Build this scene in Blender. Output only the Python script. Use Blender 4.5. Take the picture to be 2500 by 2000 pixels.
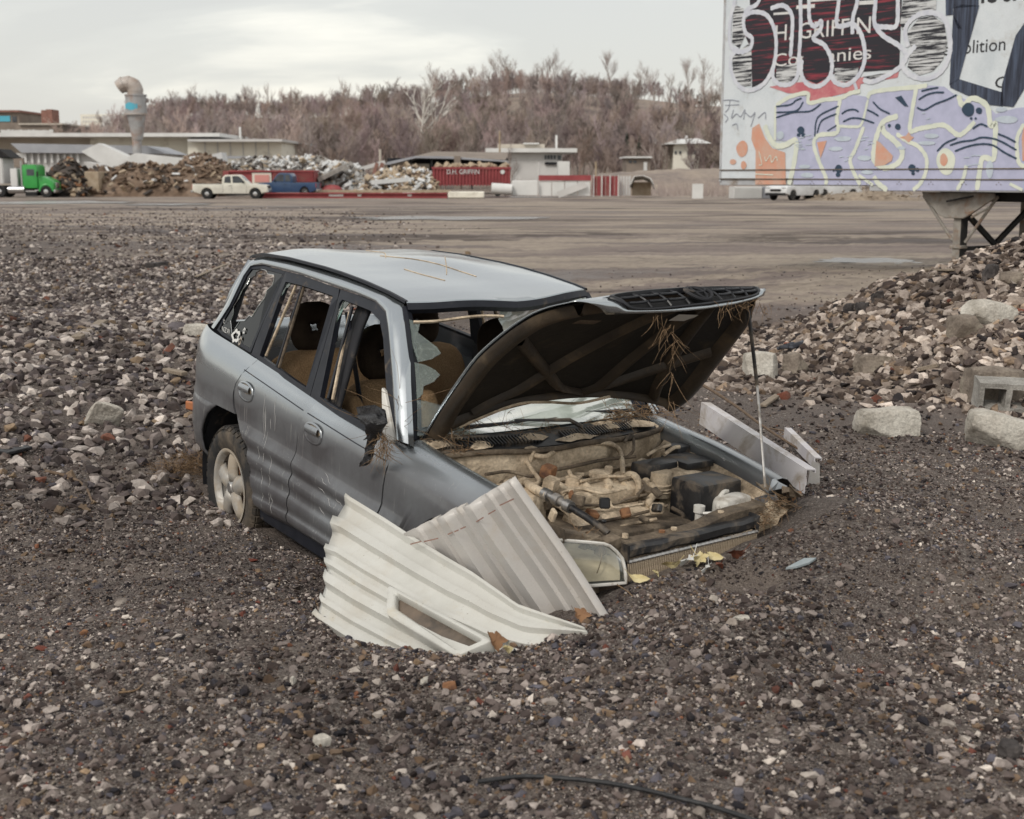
import bpy, bmesh, math, random
import numpy as np
from mathutils import Vector, Matrix, noise as mnoise

S = bpy.context.scene
for o in list(bpy.data.objects): bpy.data.objects.remove(o)
COL = S.collection
R_ = math.radians
PI = math.pi

# ------------------------------------------------------------------ camera, sky, sun, exposure
CAM_H = 1.7
PITCH = R_(10.057)
FPX = 3214.0                       # focal length in photograph pixels (2500 wide)
cam = bpy.data.cameras.new('camera')
cam_o = bpy.data.objects.new('camera', cam); COL.objects.link(cam_o)
cam.sensor_fit = 'HORIZONTAL'; cam.sensor_width = 70.0; cam.lens = 70.0 * FPX / 2500.0
cam.clip_start = 0.1; cam.clip_end = 6000
cam_o.location = (0, 0, CAM_H); cam_o.rotation_euler = (PI/2 - PITCH, 0, 0)
cam.dof.use_dof = True; cam.dof.focus_distance = 7.0; cam.dof.aperture_fstop = 8.0
S.camera = cam_o

SUN_EL, SUN_AZ = R_(42), R_(215)   # azimuth clockwise from +Y: behind the camera, to the left
world = bpy.data.worlds.new('World'); S.world = world; world.use_nodes = True
wn, wl = world.node_tree.nodes, world.node_tree.links
wn.clear()
w_out = wn.new('ShaderNodeOutputWorld'); w_bg = wn.new('ShaderNodeBackground')
w_sky = wn.new('ShaderNodeTexSky'); w_sky.sky_type = 'NISHITA'; w_sky.sun_disc = False
w_sky.sun_elevation = SUN_EL; w_sky.sun_rotation = SUN_AZ; w_sky.air_density = 1.2; w_sky.dust_density = 2.0
w_tc = wn.new('ShaderNodeTexCoord')
w_sep = wn.new('ShaderNodeSeparateXYZ'); wl.new(w_tc.outputs['Generated'], w_sep.inputs[0])
def wmath(op, a, b=None):
    n = wn.new('ShaderNodeMath'); n.operation = op
    for i, v in enumerate((a, b)):
        if v is None: continue
        if isinstance(v, (int, float)): n.inputs[i].default_value = v
        else: wl.new(v, n.inputs[i])
    return n.outputs[0]
den = wmath('ADD', wmath('MAXIMUM', w_sep.outputs['Z'], 0.0), 0.30)
w_comb = wn.new('ShaderNodeCombineXYZ')
wl.new(wmath('DIVIDE', w_sep.outputs['X'], den), w_comb.inputs[0])
wl.new(wmath('DIVIDE', w_sep.outputs['Y'], den), w_comb.inputs[1])
w_map = wn.new('ShaderNodeMapping'); w_map.inputs['Rotation'].default_value = (0, 0, 0.5); w_map.inputs['Scale'].default_value = (0.55, 0.9, 1)
w_map.inputs['Location'].default_value = (0.9, 0.35, 0)
wl.new(w_comb.outputs[0], w_map.inputs['Vector'])
w_no = wn.new('ShaderNodeTexNoise'); w_no.inputs['Scale'].default_value = 2.3; w_no.inputs['Detail'].default_value = 7
w_no.inputs['Roughness'].default_value = 0.52; w_no.inputs['Distortion'].default_value = 0.35
wl.new(w_map.outputs[0], w_no.inputs['Vector'])
w_ramp = wn.new('ShaderNodeValToRGB')
e = w_ramp.color_ramp.elements
e[0].position = 0.41; e[0].color = (0.79, 0.778, 0.745, 1)
e[1].position = 0.60; e[1].color = (1.14, 1.10, 1.0, 1)
x_ = e.new(0.50); x_.color = (0.85, 0.838, 0.795, 1)
wl.new(w_no.outputs['Fac'], w_ramp.inputs['Fac'])
w_sc = wn.new('ShaderNodeMix'); w_sc.data_type = 'RGBA'; w_sc.blend_type = 'MULTIPLY'; w_sc.inputs['Factor'].default_value = 1.0
wl.new(w_ramp.outputs['Color'], w_sc.inputs['A']); w_sc.inputs['B'].default_value = (10.0, 10.0, 10.0, 1)
w_mx = wn.new('ShaderNodeMix'); w_mx.data_type = 'RGBA'; w_mx.inputs['Factor'].default_value = 0.76
wl.new(w_sky.outputs['Color'], w_mx.inputs['A']); wl.new(w_sc.outputs['Result'], w_mx.inputs['B'])
wl.new(w_mx.outputs['Result'], w_bg.inputs['Color']); w_bg.inputs['Strength'].default_value = 0.1
wl.new(w_bg.outputs[0], w_out.inputs['Surface'])

sun = bpy.data.lights.new('sun', 'SUN'); sun.energy = 1.5; sun.angle = R_(14); sun.color = (1.0, 0.95, 0.87)
sun_o = bpy.data.objects.new('sun', sun); COL.objects.link(sun_o)
sd = Vector((math.sin(SUN_AZ)*math.cos(SUN_EL), math.cos(SUN_AZ)*math.cos(SUN_EL), math.sin(SUN_EL)))
sun_o.rotation_euler = sd.to_track_quat('Z', 'Y').to_euler(); sun_o.location = (-20, -30, 40)

S.view_settings.view_transform = 'Standard'; S.view_settings.look = 'None'
S.view_settings.exposure = 0.08; S.view_settings.gamma = 1.0; S.view_settings.use_curve_mapping = False
S.render.engine = 'CYCLES'
S.cycles.max_bounces = 5; S.cycles.transparent_max_bounces = 10; S.cycles.diffuse_bounces = 2; S.cycles.glossy_bounces = 3
S.cycles.caustics_reflective = False; S.cycles.caustics_refractive = False

# ------------------------------------------------------------------ point helpers
def ray(u, v):
    a = (u-1250)/FPX; b = -(v-1000)/FPX
    c, s = math.cos(PITCH), math.sin(PITCH)
    return Vector((a, c+b*s, -s+b*c))
def at(u, v, Y):                    # the point of the sight line at distance Y
    r = ray(u, v); return Vector((0, 0, CAM_H)) + r*(Y/r.y)
def at_z(u, v, Z):
    r = ray(u, v); return Vector((0, 0, CAM_H)) + r*((Z-CAM_H)/r.z)
def rotm(a, b, c): return Matrix.Rotation(a, 3, 'Z') @ Matrix.Rotation(b, 3, 'Y') @ Matrix.Rotation(c, 3, 'X')
CAR_T = Vector((-0.925, 7.801, -0.3957)); CAR_R = rotm(R_(-55.89), R_(3.1), R_(-1.0))
CAR_M = Matrix.Translation(CAR_T) @ CAR_R.to_4x4()
def c2w(x, y, z): return CAR_M @ Vector((x, y, z))
CAR_CAM = CAR_M.inverted() @ Vector((0, 0, CAM_H))
def car_at(u, v, axis, val):        # sight line cut with a plane of the car
    d = CAR_R.transposed() @ ray(u, v)
    return CAR_CAM + d*((val-CAR_CAM[axis])/d[axis])

def plane_at(u, v, P0, N):
    r = ray(u, v); o = Vector((0, 0, CAM_H)); return o + r*((P0-o).dot(N)/r.dot(N))
def Z4(a, b): return 740+a/2.695, 1140+b/2.695
# plane of the ribbed sheet that leans on the car
SA = CAR_M @ car_at(*Z4(290, 200), 1, -.96); SD = at_z(*Z4(1860, 1075), .06); SB = at_z(*Z4(65, 1065), -.11)
SN = (SD-SA).cross(SB-SA).normalized()
if SN.y > 0: SN = -SN

# ------------------------------------------------------------------ mesh helpers
class MB:
    def __init__(s): s.V = []; s.F = []
    def add(s, vs, fs):
        n = len(s.V); s.V += [tuple(v) for v in vs]; s.F += [tuple(i+n for i in f) for f in fs]; return s
    def box(s, c, d, rot=None):
        hx, hy, hz = d[0]/2, d[1]/2, d[2]/2
        vs = [Vector((x, y, z)) for x in (-hx, hx) for y in (-hy, hy) for z in (-hz, hz)]
        if rot is not None:
            m = rot if isinstance(rot, Matrix) else rotm(rot[2], rot[1], rot[0])
            vs = [m @ v for v in vs]
        c = Vector(c)
        return s.add([v+c for v in vs], [(0,1,3,2),(4,6,7,5),(0,4,5,1),(2,3,7,6),(0,2,6,4),(1,5,7,3)])
    def beam(s, a, b, w, h, up=(0,0,1)):
        a, b = Vector(a), Vector(b); d = (b-a).normalized(); r = d.cross(Vector(up)).normalized(); u = r.cross(d)
        vs = []
        for p in (a, b):
            for i, j in ((-1,-1),(1,-1),(1,1),(-1,1)): vs.append(p + r*(w/2*i) + u*(h/2*j))
        return s.add(vs, [(3,2,1,0),(4,5,6,7),(0,1,5,4),(1,2,6,5),(2,3,7,6),(3,0,4,7)])
    def tube(s, path, r, n=6, cap=True):
        P = [Vector(p) for p in path]; m = len(P)
        rr = r if isinstance(r, (list, tuple)) else [r]*m
        vs = []; up = None
        for i, p in enumerate(P):
            d = (P[min(i+1, m-1)] - P[max(i-1, 0)])
            d = d.normalized() if d.length > 1e-9 else Vector((0, 0, 1))
            if up is None:
                up = Vector((0, 0, 1)) if abs(d.z) < .9 else Vector((1, 0, 0))
            x = d.cross(up); x = x.normalized() if x.length > 1e-6 else Vector((1, 0, 0)); y = x.cross(d); up = y
            for k in range(n):
                a = 2*PI*k/n; vs.append(p + x*(math.cos(a)*rr[i]) + y*(math.sin(a)*rr[i]))
        fs = [(i*n+k, i*n+(k+1) % n, (i+1)*n+(k+1) % n, (i+1)*n+k) for i in range(m-1) for k in range(n)]
        if cap: fs += [tuple(range(n-1, -1, -1)), tuple((m-1)*n+k for k in range(n))]
        return s.add(vs, fs)
    def lathe(s, prof, n=24, M=None, cap=True):   # profile of (r, z) about local Z
        vs = [];
        for r, z in prof:
            for k in range(n):
                a = 2*PI*k/n; v = Vector((r*math.cos(a), r*math.sin(a), z)); vs.append(M @ v if M is not None else v)
        m = len(prof)
        fs = [(i*n+k, i*n+(k+1) % n, (i+1)*n+(k+1) % n, (i+1)*n+k) for i in range(m-1) for k in range(n)]
        if cap: fs += [tuple(range(n-1, -1, -1)), tuple((m-1)*n+k for k in range(n))]
        return s.add(vs, fs)
    def grid(s, rows, flip=False):
        n = len(rows[0]); vs = [p for r in rows for p in r]
        fs = []
        for i in range(len(rows)-1):
            for j in range(n-1):
                q = (i*n+j, i*n+j+1, (i+1)*n+j+1, (i+1)*n+j); fs.append(q[::-1] if flip else q)
        return s.add(vs, fs)
    def prism(s, poly, fn, t):           # 2-D outline -> fn(a, b, 0) and fn(a, b, t)
        n = len(poly)
        vs = [fn(a, b, 0) for a, b in poly] + [fn(a, b, t) for a, b in poly]
        return s.add(vs, [tuple(range(n-1, -1, -1)), tuple(range(n, 2*n))] + [(i, (i+1) % n, n+(i+1) % n, n+i) for i in range(n)])
    def build(s, name, mat=None, parent=None, smooth=None, bevel=0, bseg=1, solid=0, loc=None, offset=-1):
        me = bpy.data.meshes.new(name); me.from_pydata([tuple(v) for v in s.V], [], s.F)
        if bevel:
            bm = bmesh.new(); bm.from_mesh(me); bmesh.ops.remove_doubles(bm, verts=bm.verts, dist=1e-5)
            ed = [e for e in bm.edges if len(e.link_faces) == 2 and e.calc_face_angle(0) > .5]
            bmesh.ops.bevel(bm, geom=ed, offset=bevel, segments=bseg, affect='EDGES', profile=.6, clamp_overlap=True)
            bm.normal_update(); bm.to_mesh(me); bm.free()
        if smooth is not None:
            me.polygons.foreach_set('use_smooth', [True]*len(me.polygons))
            if smooth < 3: me.set_sharp_from_angle(angle=smooth)
        o = bpy.data.objects.new(name, me); COL.objects.link(o)
        if mat is not None: me.materials.append(M[mat] if isinstance(mat, str) else mat)
        if parent is not None: o.parent = parent
        if loc is not None: o.location = loc
        if solid:
            md = o.modifiers.new('solid', 'SOLIDIFY'); md.thickness = solid; md.offset = offset
        me.update()
        return o
def tag(o, label=None, cat=None, group=None, kind=None):
    for k, v in (('label', label), ('category', cat), ('group', group), ('kind', kind)):
        if v: o[k] = v
    return o
def empty(name, loc=(0, 0, 0), rot=(0, 0, 0), label=None, cat=None, group=None):
    o = bpy.data.objects.new(name, None); COL.objects.link(o); o.location = loc; o.rotation_euler = rot
    o.empty_display_size = 0.2
    return tag(o, label, cat, group)
def copy_tree(o, parent=None):
    kids = list(o.children); c = o.copy(); COL.objects.link(c)
    if parent is not None: c.parent = parent
    for k in kids: copy_tree(k, c)
    return c
def LS(a, b, n): return [float(v) for v in np.linspace(a, b, n)]
def lerp(a, b, t): return a+(b-a)*t
def interp(x, xs, ys):
    return float(np.interp(x, xs, ys))
def smoothpath(pts, n=6):             # Catmull-Rom
    P = [Vector(p) for p in pts]; P = [P[0]*2-P[1]] + P + [P[-1]*2-P[-2]]
    out = []
    for i in range(1, len(P)-2):
        for k in range(n):
            t = k/n; a, b, c, d = P[i-1], P[i], P[i+1], P[i+2]
            out.append(.5*((2*b)+(c-a)*t+(2*a-5*b+4*c-d)*t*t+(3*b-a-3*c+d)*t*t*t))
    out.append(P[-2]); return out

# ------------------------------------------------------------------ numpy noise
def _hash(ix, iy, s):
    n = (ix.astype(np.int64)*374761393 + iy.astype(np.int64)*668265263 + s*1442695041) & 0x7fffffff
    n = ((n ^ (n >> 13))*1274126177) & 0x7fffffff
    return ((n ^ (n >> 16)) & 0xffff)/65535.0
def vnoise(x, y, s=0):
    x = np.asarray(x, float); y = np.asarray(y, float)
    ix, iy = np.floor(x), np.floor(y); fx, fy = x-ix, y-iy
    fx = fx*fx*(3-2*fx); fy = fy*fy*(3-2*fy)
    a = _hash(ix, iy, s); b = _hash(ix+1, iy, s); c = _hash(ix, iy+1, s); d = _hash(ix+1, iy+1, s)
    return (a*(1-fx)+b*fx)*(1-fy)+(c*(1-fx)+d*fx)*fy - .5
def fbm(x, y, o=4, s=0):
    r = 0; a = 1.0
    for k in range(o): r = r + a*vnoise(x*2**k+k*17.3, y*2**k-k*9.1, s+k); a *= .5
    return r

# ------------------------------------------------------------------ materials
M = {}
def newmat(name):
    m = bpy.data.materials.new(name); m.use_nodes = True; M[name] = m
    nt = m.node_tree; b = nt.nodes['Principled BSDF']; return m, nt, b
class NT:
    def __init__(s, nt): s.n = nt.nodes; s.l = nt.links
    def new(s, t, **k):
        n = s.n.new(t)
        for a, v in k.items():
            setattr(n, a, v)
        return n
    def coord(s, kind='Object', scale=(1, 1, 1), loc=(0, 0, 0), rot=(0, 0, 0)):
        if kind == 'World': src = s.new('ShaderNodeNewGeometry').outputs['Position']
        else: src = s.new('ShaderNodeTexCoord').outputs[kind]
        mp = s.new('ShaderNodeMapping'); mp.inputs['Scale'].default_value = scale; mp.inputs['Location'].default_value = loc
        mp.inputs['Rotation'].default_value = rot
        s.l.new(src, mp.inputs['Vector']); return mp.outputs[0]
    def noise(s, vec, scale, detail=5, rough=.55, dist=0):
        n = s.new('ShaderNodeTexNoise'); n.inputs['Scale'].default_value = scale; n.inputs['Detail'].default_value = detail
        n.inputs['Roughness'].default_value = rough; n.inputs['Distortion'].default_value = dist
        s.l.new(vec, n.inputs['Vector']); return n.outputs['Fac']
    def vor(s, vec, scale, feature='F1', out='Distance', rnd=1):
        n = s.new('ShaderNodeTexVoronoi'); n.feature = feature; n.inputs['Scale'].default_value = scale; n.inputs['Randomness'].default_value = rnd
        s.l.new(vec, n.inputs['Vector']); return n.outputs[out]
    def ramp(s, fac, stops, interp='LINEAR'):
        n = s.new('ShaderNodeValToRGB'); n.color_ramp.interpolation = interp; el = n.color_ramp.elements
        while len(el) < len(stops): el.new(.5)
        for q, (p, c) in zip(el, stops):
            q.position = p; q.color = (c, c, c, 1) if isinstance(c, (int, float)) else (*c, 1)
        s.l.new(fac, n.inputs['Fac']); return n.outputs['Color']
    def math(s, op, a, b=0.0, clamp=False):
        n = s.new('ShaderNodeMath'); n.operation = op; n.use_clamp = clamp
        for i, v in enumerate((a, b)):
            if isinstance(v, (int, float)): n.inputs[i].default_value = v
            else: s.l.new(v, n.inputs[i])
        return n.outputs[0]
    def mix(s, fac, a, b, mode='MIX'):
        n = s.new('ShaderNodeMix'); n.data_type = 'RGBA'; n.blend_type = mode
        for nm, v in (('Factor', fac), ('A', a), ('B', b)):
            if isinstance(v, (int, float)) and nm == 'Factor': n.inputs[0].default_value = v
            elif isinstance(v, (tuple, list)): n.inputs[nm].default_value = (*v[:3], 1)
            else: s.l.new(v, n.inputs[0] if nm == 'Factor' else n.inputs[nm])
        return n.outputs['Result']
    def bump(s, h, strength=.5, dist=.01, normal=None):
        n = s.new('ShaderNodeBump'); n.inputs['Strength'].default_value = strength; n.inputs['Distance'].default_value = dist
        s.l.new(h, n.inputs['Height'])
        if normal is not None: s.l.new(normal, n.inputs['Normal'])
        return n.outputs[0]
def pm(name, cols, scale=8, rough=.6, metal=0, bump=0, bscale=60, bdist=.01, dust=None, spec=.4, coords='Object', cscale=(1, 1, 1), lo=.35, hi=.65, rough2=None, fine=0, finescale=120):
    m, nt, b = newmat(name); t = NT(nt)
    v = t.coord(coords, cscale)
    f = t.noise(v, scale, 6, .6)
    n = len(cols)
    if n == 1: c = cols[0]; col = None
    else: col = t.ramp(f, [(lo+(hi-lo)*i/(n-1), cc) for i, cc in enumerate(cols)])
    if fine:
        ff = t.noise(v, finescale, 3, .6); g = t.ramp(ff, [(.3, 1-fine), (.7, 1+fine*.6)])
        col = t.mix(1.0, col if col is not None else cols[0], g, 'MULTIPLY')
    rv = rough
    if dust:
        dc, amt, ds = dust
        df = t.ramp(t.noise(v, ds, 8, .65, .4), [(.62-amt*.5, 0.0), (.80-amt*.5, 1.0)])
        col = t.mix(t.math('MULTIPLY', df, .85), col if col is not None else cols[0], dc)
        rr = t.new('ShaderNodeMapRange'); nt.links.new(df, rr.inputs[0]); rr.inputs[3].default_value = rough; rr.inputs[4].default_value = .95
        nt.links.new(rr.outputs[0], b.inputs['Roughness'])
        mm = t.new('ShaderNodeMapRange'); nt.links.new(df, mm.inputs[0]); mm.inputs[3].default_value = metal; mm.inputs[4].default_value = 0
        nt.links.new(mm.outputs[0], b.inputs['Metallic'])
    else:
        b.inputs['Roughness'].default_value = rough; b.inputs['Metallic'].default_value = metal
    if col is None: b.inputs['Base Color'].default_value = (*cols[0], 1)
    else: nt.links.new(col, b.inputs['Base Color'])
    b.inputs['Specular IOR Level'].default_value = spec
    if bump:
        nt.links.new(t.bump(t.noise(v, bscale, 6, .6), bump, bdist), b.inputs['Normal'])
    return m
# ================================================================== GROUND
CTRL = []
for x, y, z in [(-.35,-1.0,.16),(.1,-.98,.16),(.5,-1.0,.18),(1.0,-1.0,.25),(1.6,-1.0,.26),(2.2,-1.05,.27),(2.7,-1.1,.30),(3.25,-.75,.63),(3.14,-.4,.70),(3.14,-.05,.75),(3.14,.25,.78),(3.6,-.1,.76),
                (3.02,.45,.77),(2.97,.75,.85),(2.7,1.05,.76),(2.9,-.85,.50),(2.5,-.9,.40),(2.4,1.1,.64),(1.6,1.15,.52),(.6,1.15,.44),(-.2,1.1,.40),(-1.05,.3,.36),(-1.1,-.5,.30),(-.9,-1.0,.22),(1.0,0,.10),(2.5,0,.20),(.2,.5,.2)]:
    w = c2w(x, y, z); CTRL.append((w.x, w.y, w.z))
for u, v in [(770,1540),(850,1590),(940,1592),(1030,1606),(1115,1612),(1200,1604),(1290,1592),(1360,1570),(1425,1545)]:
    w = plane_at(u, v, SA, SN)+SN*.03; CTRL.append((w.x, w.y, w.z))
for x, y, z in [(0,3.2,0),(-1.4,3.4,0),(1.4,3.4,.02),(0,4.1,.0),(-1.6,4.9,-.06),(.9,5.0,.06),(1.2,4.6,.05),(-2.4,5.6,-.10),(2.3,5.8,.05),(-3.0,7.2,-.06),(3,7.6,.06),(-3.4,9.5,.24),(-2.3,9.8,.12),(-1,11.8,.14),
                (1.2,11,.03),(2.8,10,.05),(-4.5,12,.34),(0,15,.03),(4,14,.05),(-6,9,.36),(6,9,.1),(-6,16,.04),(7,17,0),(-5,5,0),(5,5,.05),(0,19,0),(-8,20,0),(8,21,0),(0,1,0),(-6,1,0),(6,1,0)]:
    CTRL.append((x, y, z))
CP = np.array(CTRL)
def _tps(d2): return np.where(d2 > 1e-12, d2*np.log(d2+1e-12), 0)
_n = len(CP); _A = np.zeros((_n+3, _n+3)); _d = ((CP[:,None,:2]-CP[None,:,:2])**2).sum(-1)
_A[:_n,:_n] = _tps(_d) + np.eye(_n)*.02; _A[:_n,_n] = 1; _A[:_n,_n+1:] = CP[:,:2]; _A[_n,:_n] = 1; _A[_n+1:,:_n] = CP[:,:2].T
_W = np.linalg.solve(_A, np.concatenate([CP[:,2], [0,0,0]]))
def sstep(a, b, x): t = np.clip((x-a)/(b-a), 0, 1); return t*t*(3-2*t)
def height(x, y):
    x = np.atleast_1d(np.asarray(x, float)); y = np.atleast_1d(np.asarray(y, float)); sh = np.broadcast(x, y).shape
    X = np.broadcast_to(x, sh).ravel(); Y = np.broadcast_to(y, sh).ravel()
    h = np.zeros_like(X)
    near = (np.abs(X) < 9) & (Y > -1) & (Y < 22)
    if near.any():
        xx, yy = X[near], Y[near]
        r = _W[_n] + _W[_n+1]*xx + _W[_n+2]*yy
        for i in range(_n): r = r + _W[i]*_tps((xx-CP[i,0])**2+(yy-CP[i,1])**2)
        fade = (1-sstep(6, 9, np.abs(xx)))*(1-sstep(17, 22, yy))*sstep(-1, 1.5, yy)
        h[near] = r*fade
    # the trailer stands on slightly higher ground
    h += .38*np.exp(-(((X-8)/6.5)**2+((Y-18)/6.0)**2)*1.2)
    # rubble mound to the right
    dx, dy = X-8.0, Y-12.6
    ca, sa = math.cos(.30), math.sin(.30); a, b = dx*ca+dy*sa, -dx*sa+dy*ca
    q = np.sqrt((a/6.1)**2+(b/3.7)**2); q = q + .07*fbm(X*.8, Y*.8, 3, 5)
    h += 2.1*np.clip(1-q, 0, 1)**.95*sstep(0, .12, 1-q)
    lum = (1-sstep(20, 60, Y))
    # stone banks left of the car
    h += lum*(.05*fbm(X*.7+3, Y*.7, 3, 1) + .022*fbm(X*2.6, Y*2.6, 3, 7)*2)
    h += .035*lum*fbm(X*9, Y*9, 2, 12)*.6
    h += (1-lum)*.06*fbm(X*.12, Y*.3, 3, 3)
    return h.reshape(sh)
def gz(x, y): return float(height(x, y)[0])
def ground_hit(u, v, t0=2.5, t1=60):        # where a sight line meets the ground
    r = ray(u, v); ts = np.linspace(t0, t1, 2400); p = np.array([[0,0,CAM_H]]) + ts[:,None]*np.array(r)[None]
    g = height(p[:,0], p[:,1]); k = np.argmax(p[:,2] < g); return Vector((p[k,0], p[k,1], float(g[k])))

def axis_pts(lo, hi, step, far, grow):
    c = list(np.arange(lo, hi+1e-6, step)); d = step; x = hi
    while x < far: d *= grow; x += d; c.append(x)
    return c
ys = axis_pts(1.0, 21, .065, 1200, 1.13)
xr = axis_pts(-6.5, 9.5, .07, 1200, 1.16); xl = []; d = .07; x = -6.5
while x > -1200: d *= 1.16; x -= d; xl.append(x)
xs = xl[::-1] + xr
ys = [-300, -60, -15, -4, -1] + [0] + ys
GX, GY = np.meshgrid(np.array(xs), np.array(ys)); GZ = height(GX, GY)
ny, nx = GX.shape
gm = bpy.data.meshes.new('ground')
ii = np.arange(ny*nx).reshape(ny, nx)
q = np.stack([ii[:-1,:-1], ii[:-1,1:], ii[1:,1:], ii[1:,:-1]], -1).reshape(-1, 4)
gm.vertices.add(nx*ny); gm.vertices.foreach_set('co', np.stack([GX, GY, GZ], -1).ravel())
gm.loops.add(q.size); gm.loops.foreach_set('vertex_index', q.ravel())
gm.polygons.add(len(q)); gm.polygons.foreach_set('loop_start', np.arange(len(q))*4)
gm.polygons.foreach_set('use_smooth', np.ones(len(q), bool)); gm.update(); gm.validate()
ground = bpy.data.objects.new('ground', gm); COL.objects.link(ground); tag(ground, kind='structure')

def ground_material():
    m, nt, b = newmat('ground_gravel'); t = NT(nt)
    p = t.coord('World'); sep = t.new('ShaderNodeSeparateXYZ'); nt.links.new(p, sep.inputs[0])
    Y = sep.outputs['Y']
    pal = [(0, (.030,.023,.021)), (.22, (.065,.050,.045)), (.42, (.125,.102,.092)), (.58, (.085,.066,.058)), (.74, (.24,.212,.192)), (.86, (.15,.115,.09)), (.93, (.40,.375,.335)), (.97, (.16,.075,.055)), (1, (.45,.43,.39))]
    c1 = t.ramp(t.vor(p, 85, out='Color'), pal); c2 = t.ramp(t.vor(p, 230, out='Color'), pal)
    patch = t.noise(p, 1.1, 5, .6)
    grav = t.mix(t.ramp(t.noise(p, 3.5, 4), [(.4, 0.0), (.6, 1.0)]), c1, c2)
    sandc = t.ramp(t.noise(p, 160, 4, .7), [(.3, (.11,.087,.073)), (.55, (.20,.163,.138)), (.75, (.32,.27,.23))])
    grav = t.mix(t.ramp(patch, [(.50, 0.0), (.66, .75)]), grav, sandc)
    # the open lot: packed dirt, mud and tracks
    ps = t.coord('World', (.028, .16, 1)); band = t.noise(ps, 1.6, 6, .62, .6)
    ps2 = t.coord('World', (.16, .75, 1), (3, 1, 0)); band2 = t.noise(ps2, 1.2, 6, .65, .3)
    lot = t.ramp(band, [(.30, (.06,.045,.042)), (.40, (.15,.118,.108)), (.46, (.26,.212,.19)), (.50, (.44,.37,.30)), (.55, (.46,.39,.315)), (.585, (.27,.22,.20)), (.68, (.22,.178,.165)), (.76, (.12,.095,.085))])
    lot = t.mix(.30, lot, t.ramp(band2, [(.35, (.085,.066,.060)), (.5, (.23,.185,.155)), (.66, (.38,.315,.265))]))
    lot = t.mix(t.math('MULTIPLY', t.ramp(t.noise(p, 5, 5, .75), [(.45, 0.0), (.68, 1.0)]), .5), lot, (.11,.09,.082))
    mud = t.ramp(t.noise(t.coord('World', (.045,.11,1), (7,2,0)), 1.7, 6, .7, .5), [(.52, 0.0), (.60, .8)])
    lot = t.mix(mud, lot, (.060,.044,.040))
    yy = t.math('ADD', Y, t.math('MULTIPLY', t.math('SUBTRACT', t.noise(t.coord('World', (.1, .3, 1)), 1.0, 4), .5), 9.0))
    # left of the car the loose stones reach farther out than on the right
    xo = t.math('MULTIPLY', t.math('SUBTRACT', 0.0, sep.outputs['X']), 1.7, False)
    fac = t.ramp(t.math('DIVIDE', t.math('SUBTRACT', yy, xo), 50.0), [(.20, 0.0), (.42, 1.0)])
    col = t.mix(fac, grav, lot)
    nt.links.new(col, b.inputs['Base Color'])
    wet = t.ramp(band, [(.36, .42), (.46, .92)])
    rg = t.mix(fac, (.93,.93,.93), wet)
    nt.links.new(rg, b.inputs['Roughness'])
    b.inputs['Specular IOR Level'].default_value = .35
    h1 = t.vor(p, 85); h2 = t.vor(p, 210); hn = t.noise(p, 30, 5, .7)
    bh = t.math('ADD', t.math('ADD', t.math('MULTIPLY', h1, -.9), t.math('MULTIPLY', h2, -.5)), t.math('MULTIPLY', hn, 1.0))
    nt.links.new(t.bump(bh, .9, .012), b.inputs['Normal'])
    return m
gm.materials.append(ground_material())

# ------------------------------------------------------------------ stones
def stone_mesh(name, seed, n=16, flat=.62, jag=.0, sub=False):
    rnd = random.Random(seed); bm = bmesh.new()
    for k in range(n):
        v = Vector((rnd.gauss(0,1), rnd.gauss(0,1), rnd.gauss(0,1))).normalized()*(1-rnd.random()*.22)
        bm.verts.new((v.x, v.y*rnd.uniform(.8,1), v.z*flat))
    r = bmesh.ops.convex_hull(bm, input=bm.verts)
    bmesh.ops.delete(bm, geom=[v for v in bm.verts if not v.link_faces], context='VERTS')
    bmesh.ops.recalc_face_normals(bm, faces=bm.faces)
    me = bpy.data.meshes.new(name); bm.to_mesh(me); bm.free(); return me
def boulder_mesh(name, seed, dims, jag=.06, cuts=5, sub=3, smoothing=1):
    rnd = random.Random(seed); bm = bmesh.new(); bmesh.ops.create_icosphere(bm, subdivisions=4, radius=1.0)
    for v in bm.verts:                                     # squarish block
        c = v.co; mx = max(abs(c.x), abs(c.y), abs(c.z)); v.co = c.lerp(c/mx*.86, .62)
    for k in range(cuts):
        n = Vector((rnd.gauss(0,1), rnd.gauss(0,1), rnd.gauss(0,.8))).normalized(); d = rnd.uniform(.62,.85)
        for v in bm.verts:
            e = v.co.dot(n)-d
            if e > 0: v.co -= n*e*.93
    for v in bm.verts:
        p = v.co*1.7+Vector((seed*3.1, 0, seed)); v.co *= 1+jag*mnoise.noise(p)*1.6+jag*.7*mnoise.noise(p*3.2)+jag*.45*mnoise.noise(p*8)+jag*.25*mnoise.noise(p*17)
        v.co = Vector((v.co.x*dims[0]/2, v.co.y*dims[1]/2, v.co.z*dims[2]/2))
    me = bpy.data.meshes.new(name); bm.to_mesh(me); bm.free()
    me.polygons.foreach_set('use_smooth', [True]*len(me.polygons)); me.set_sharp_from_angle(angle=R_(32))
    return me

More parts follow.
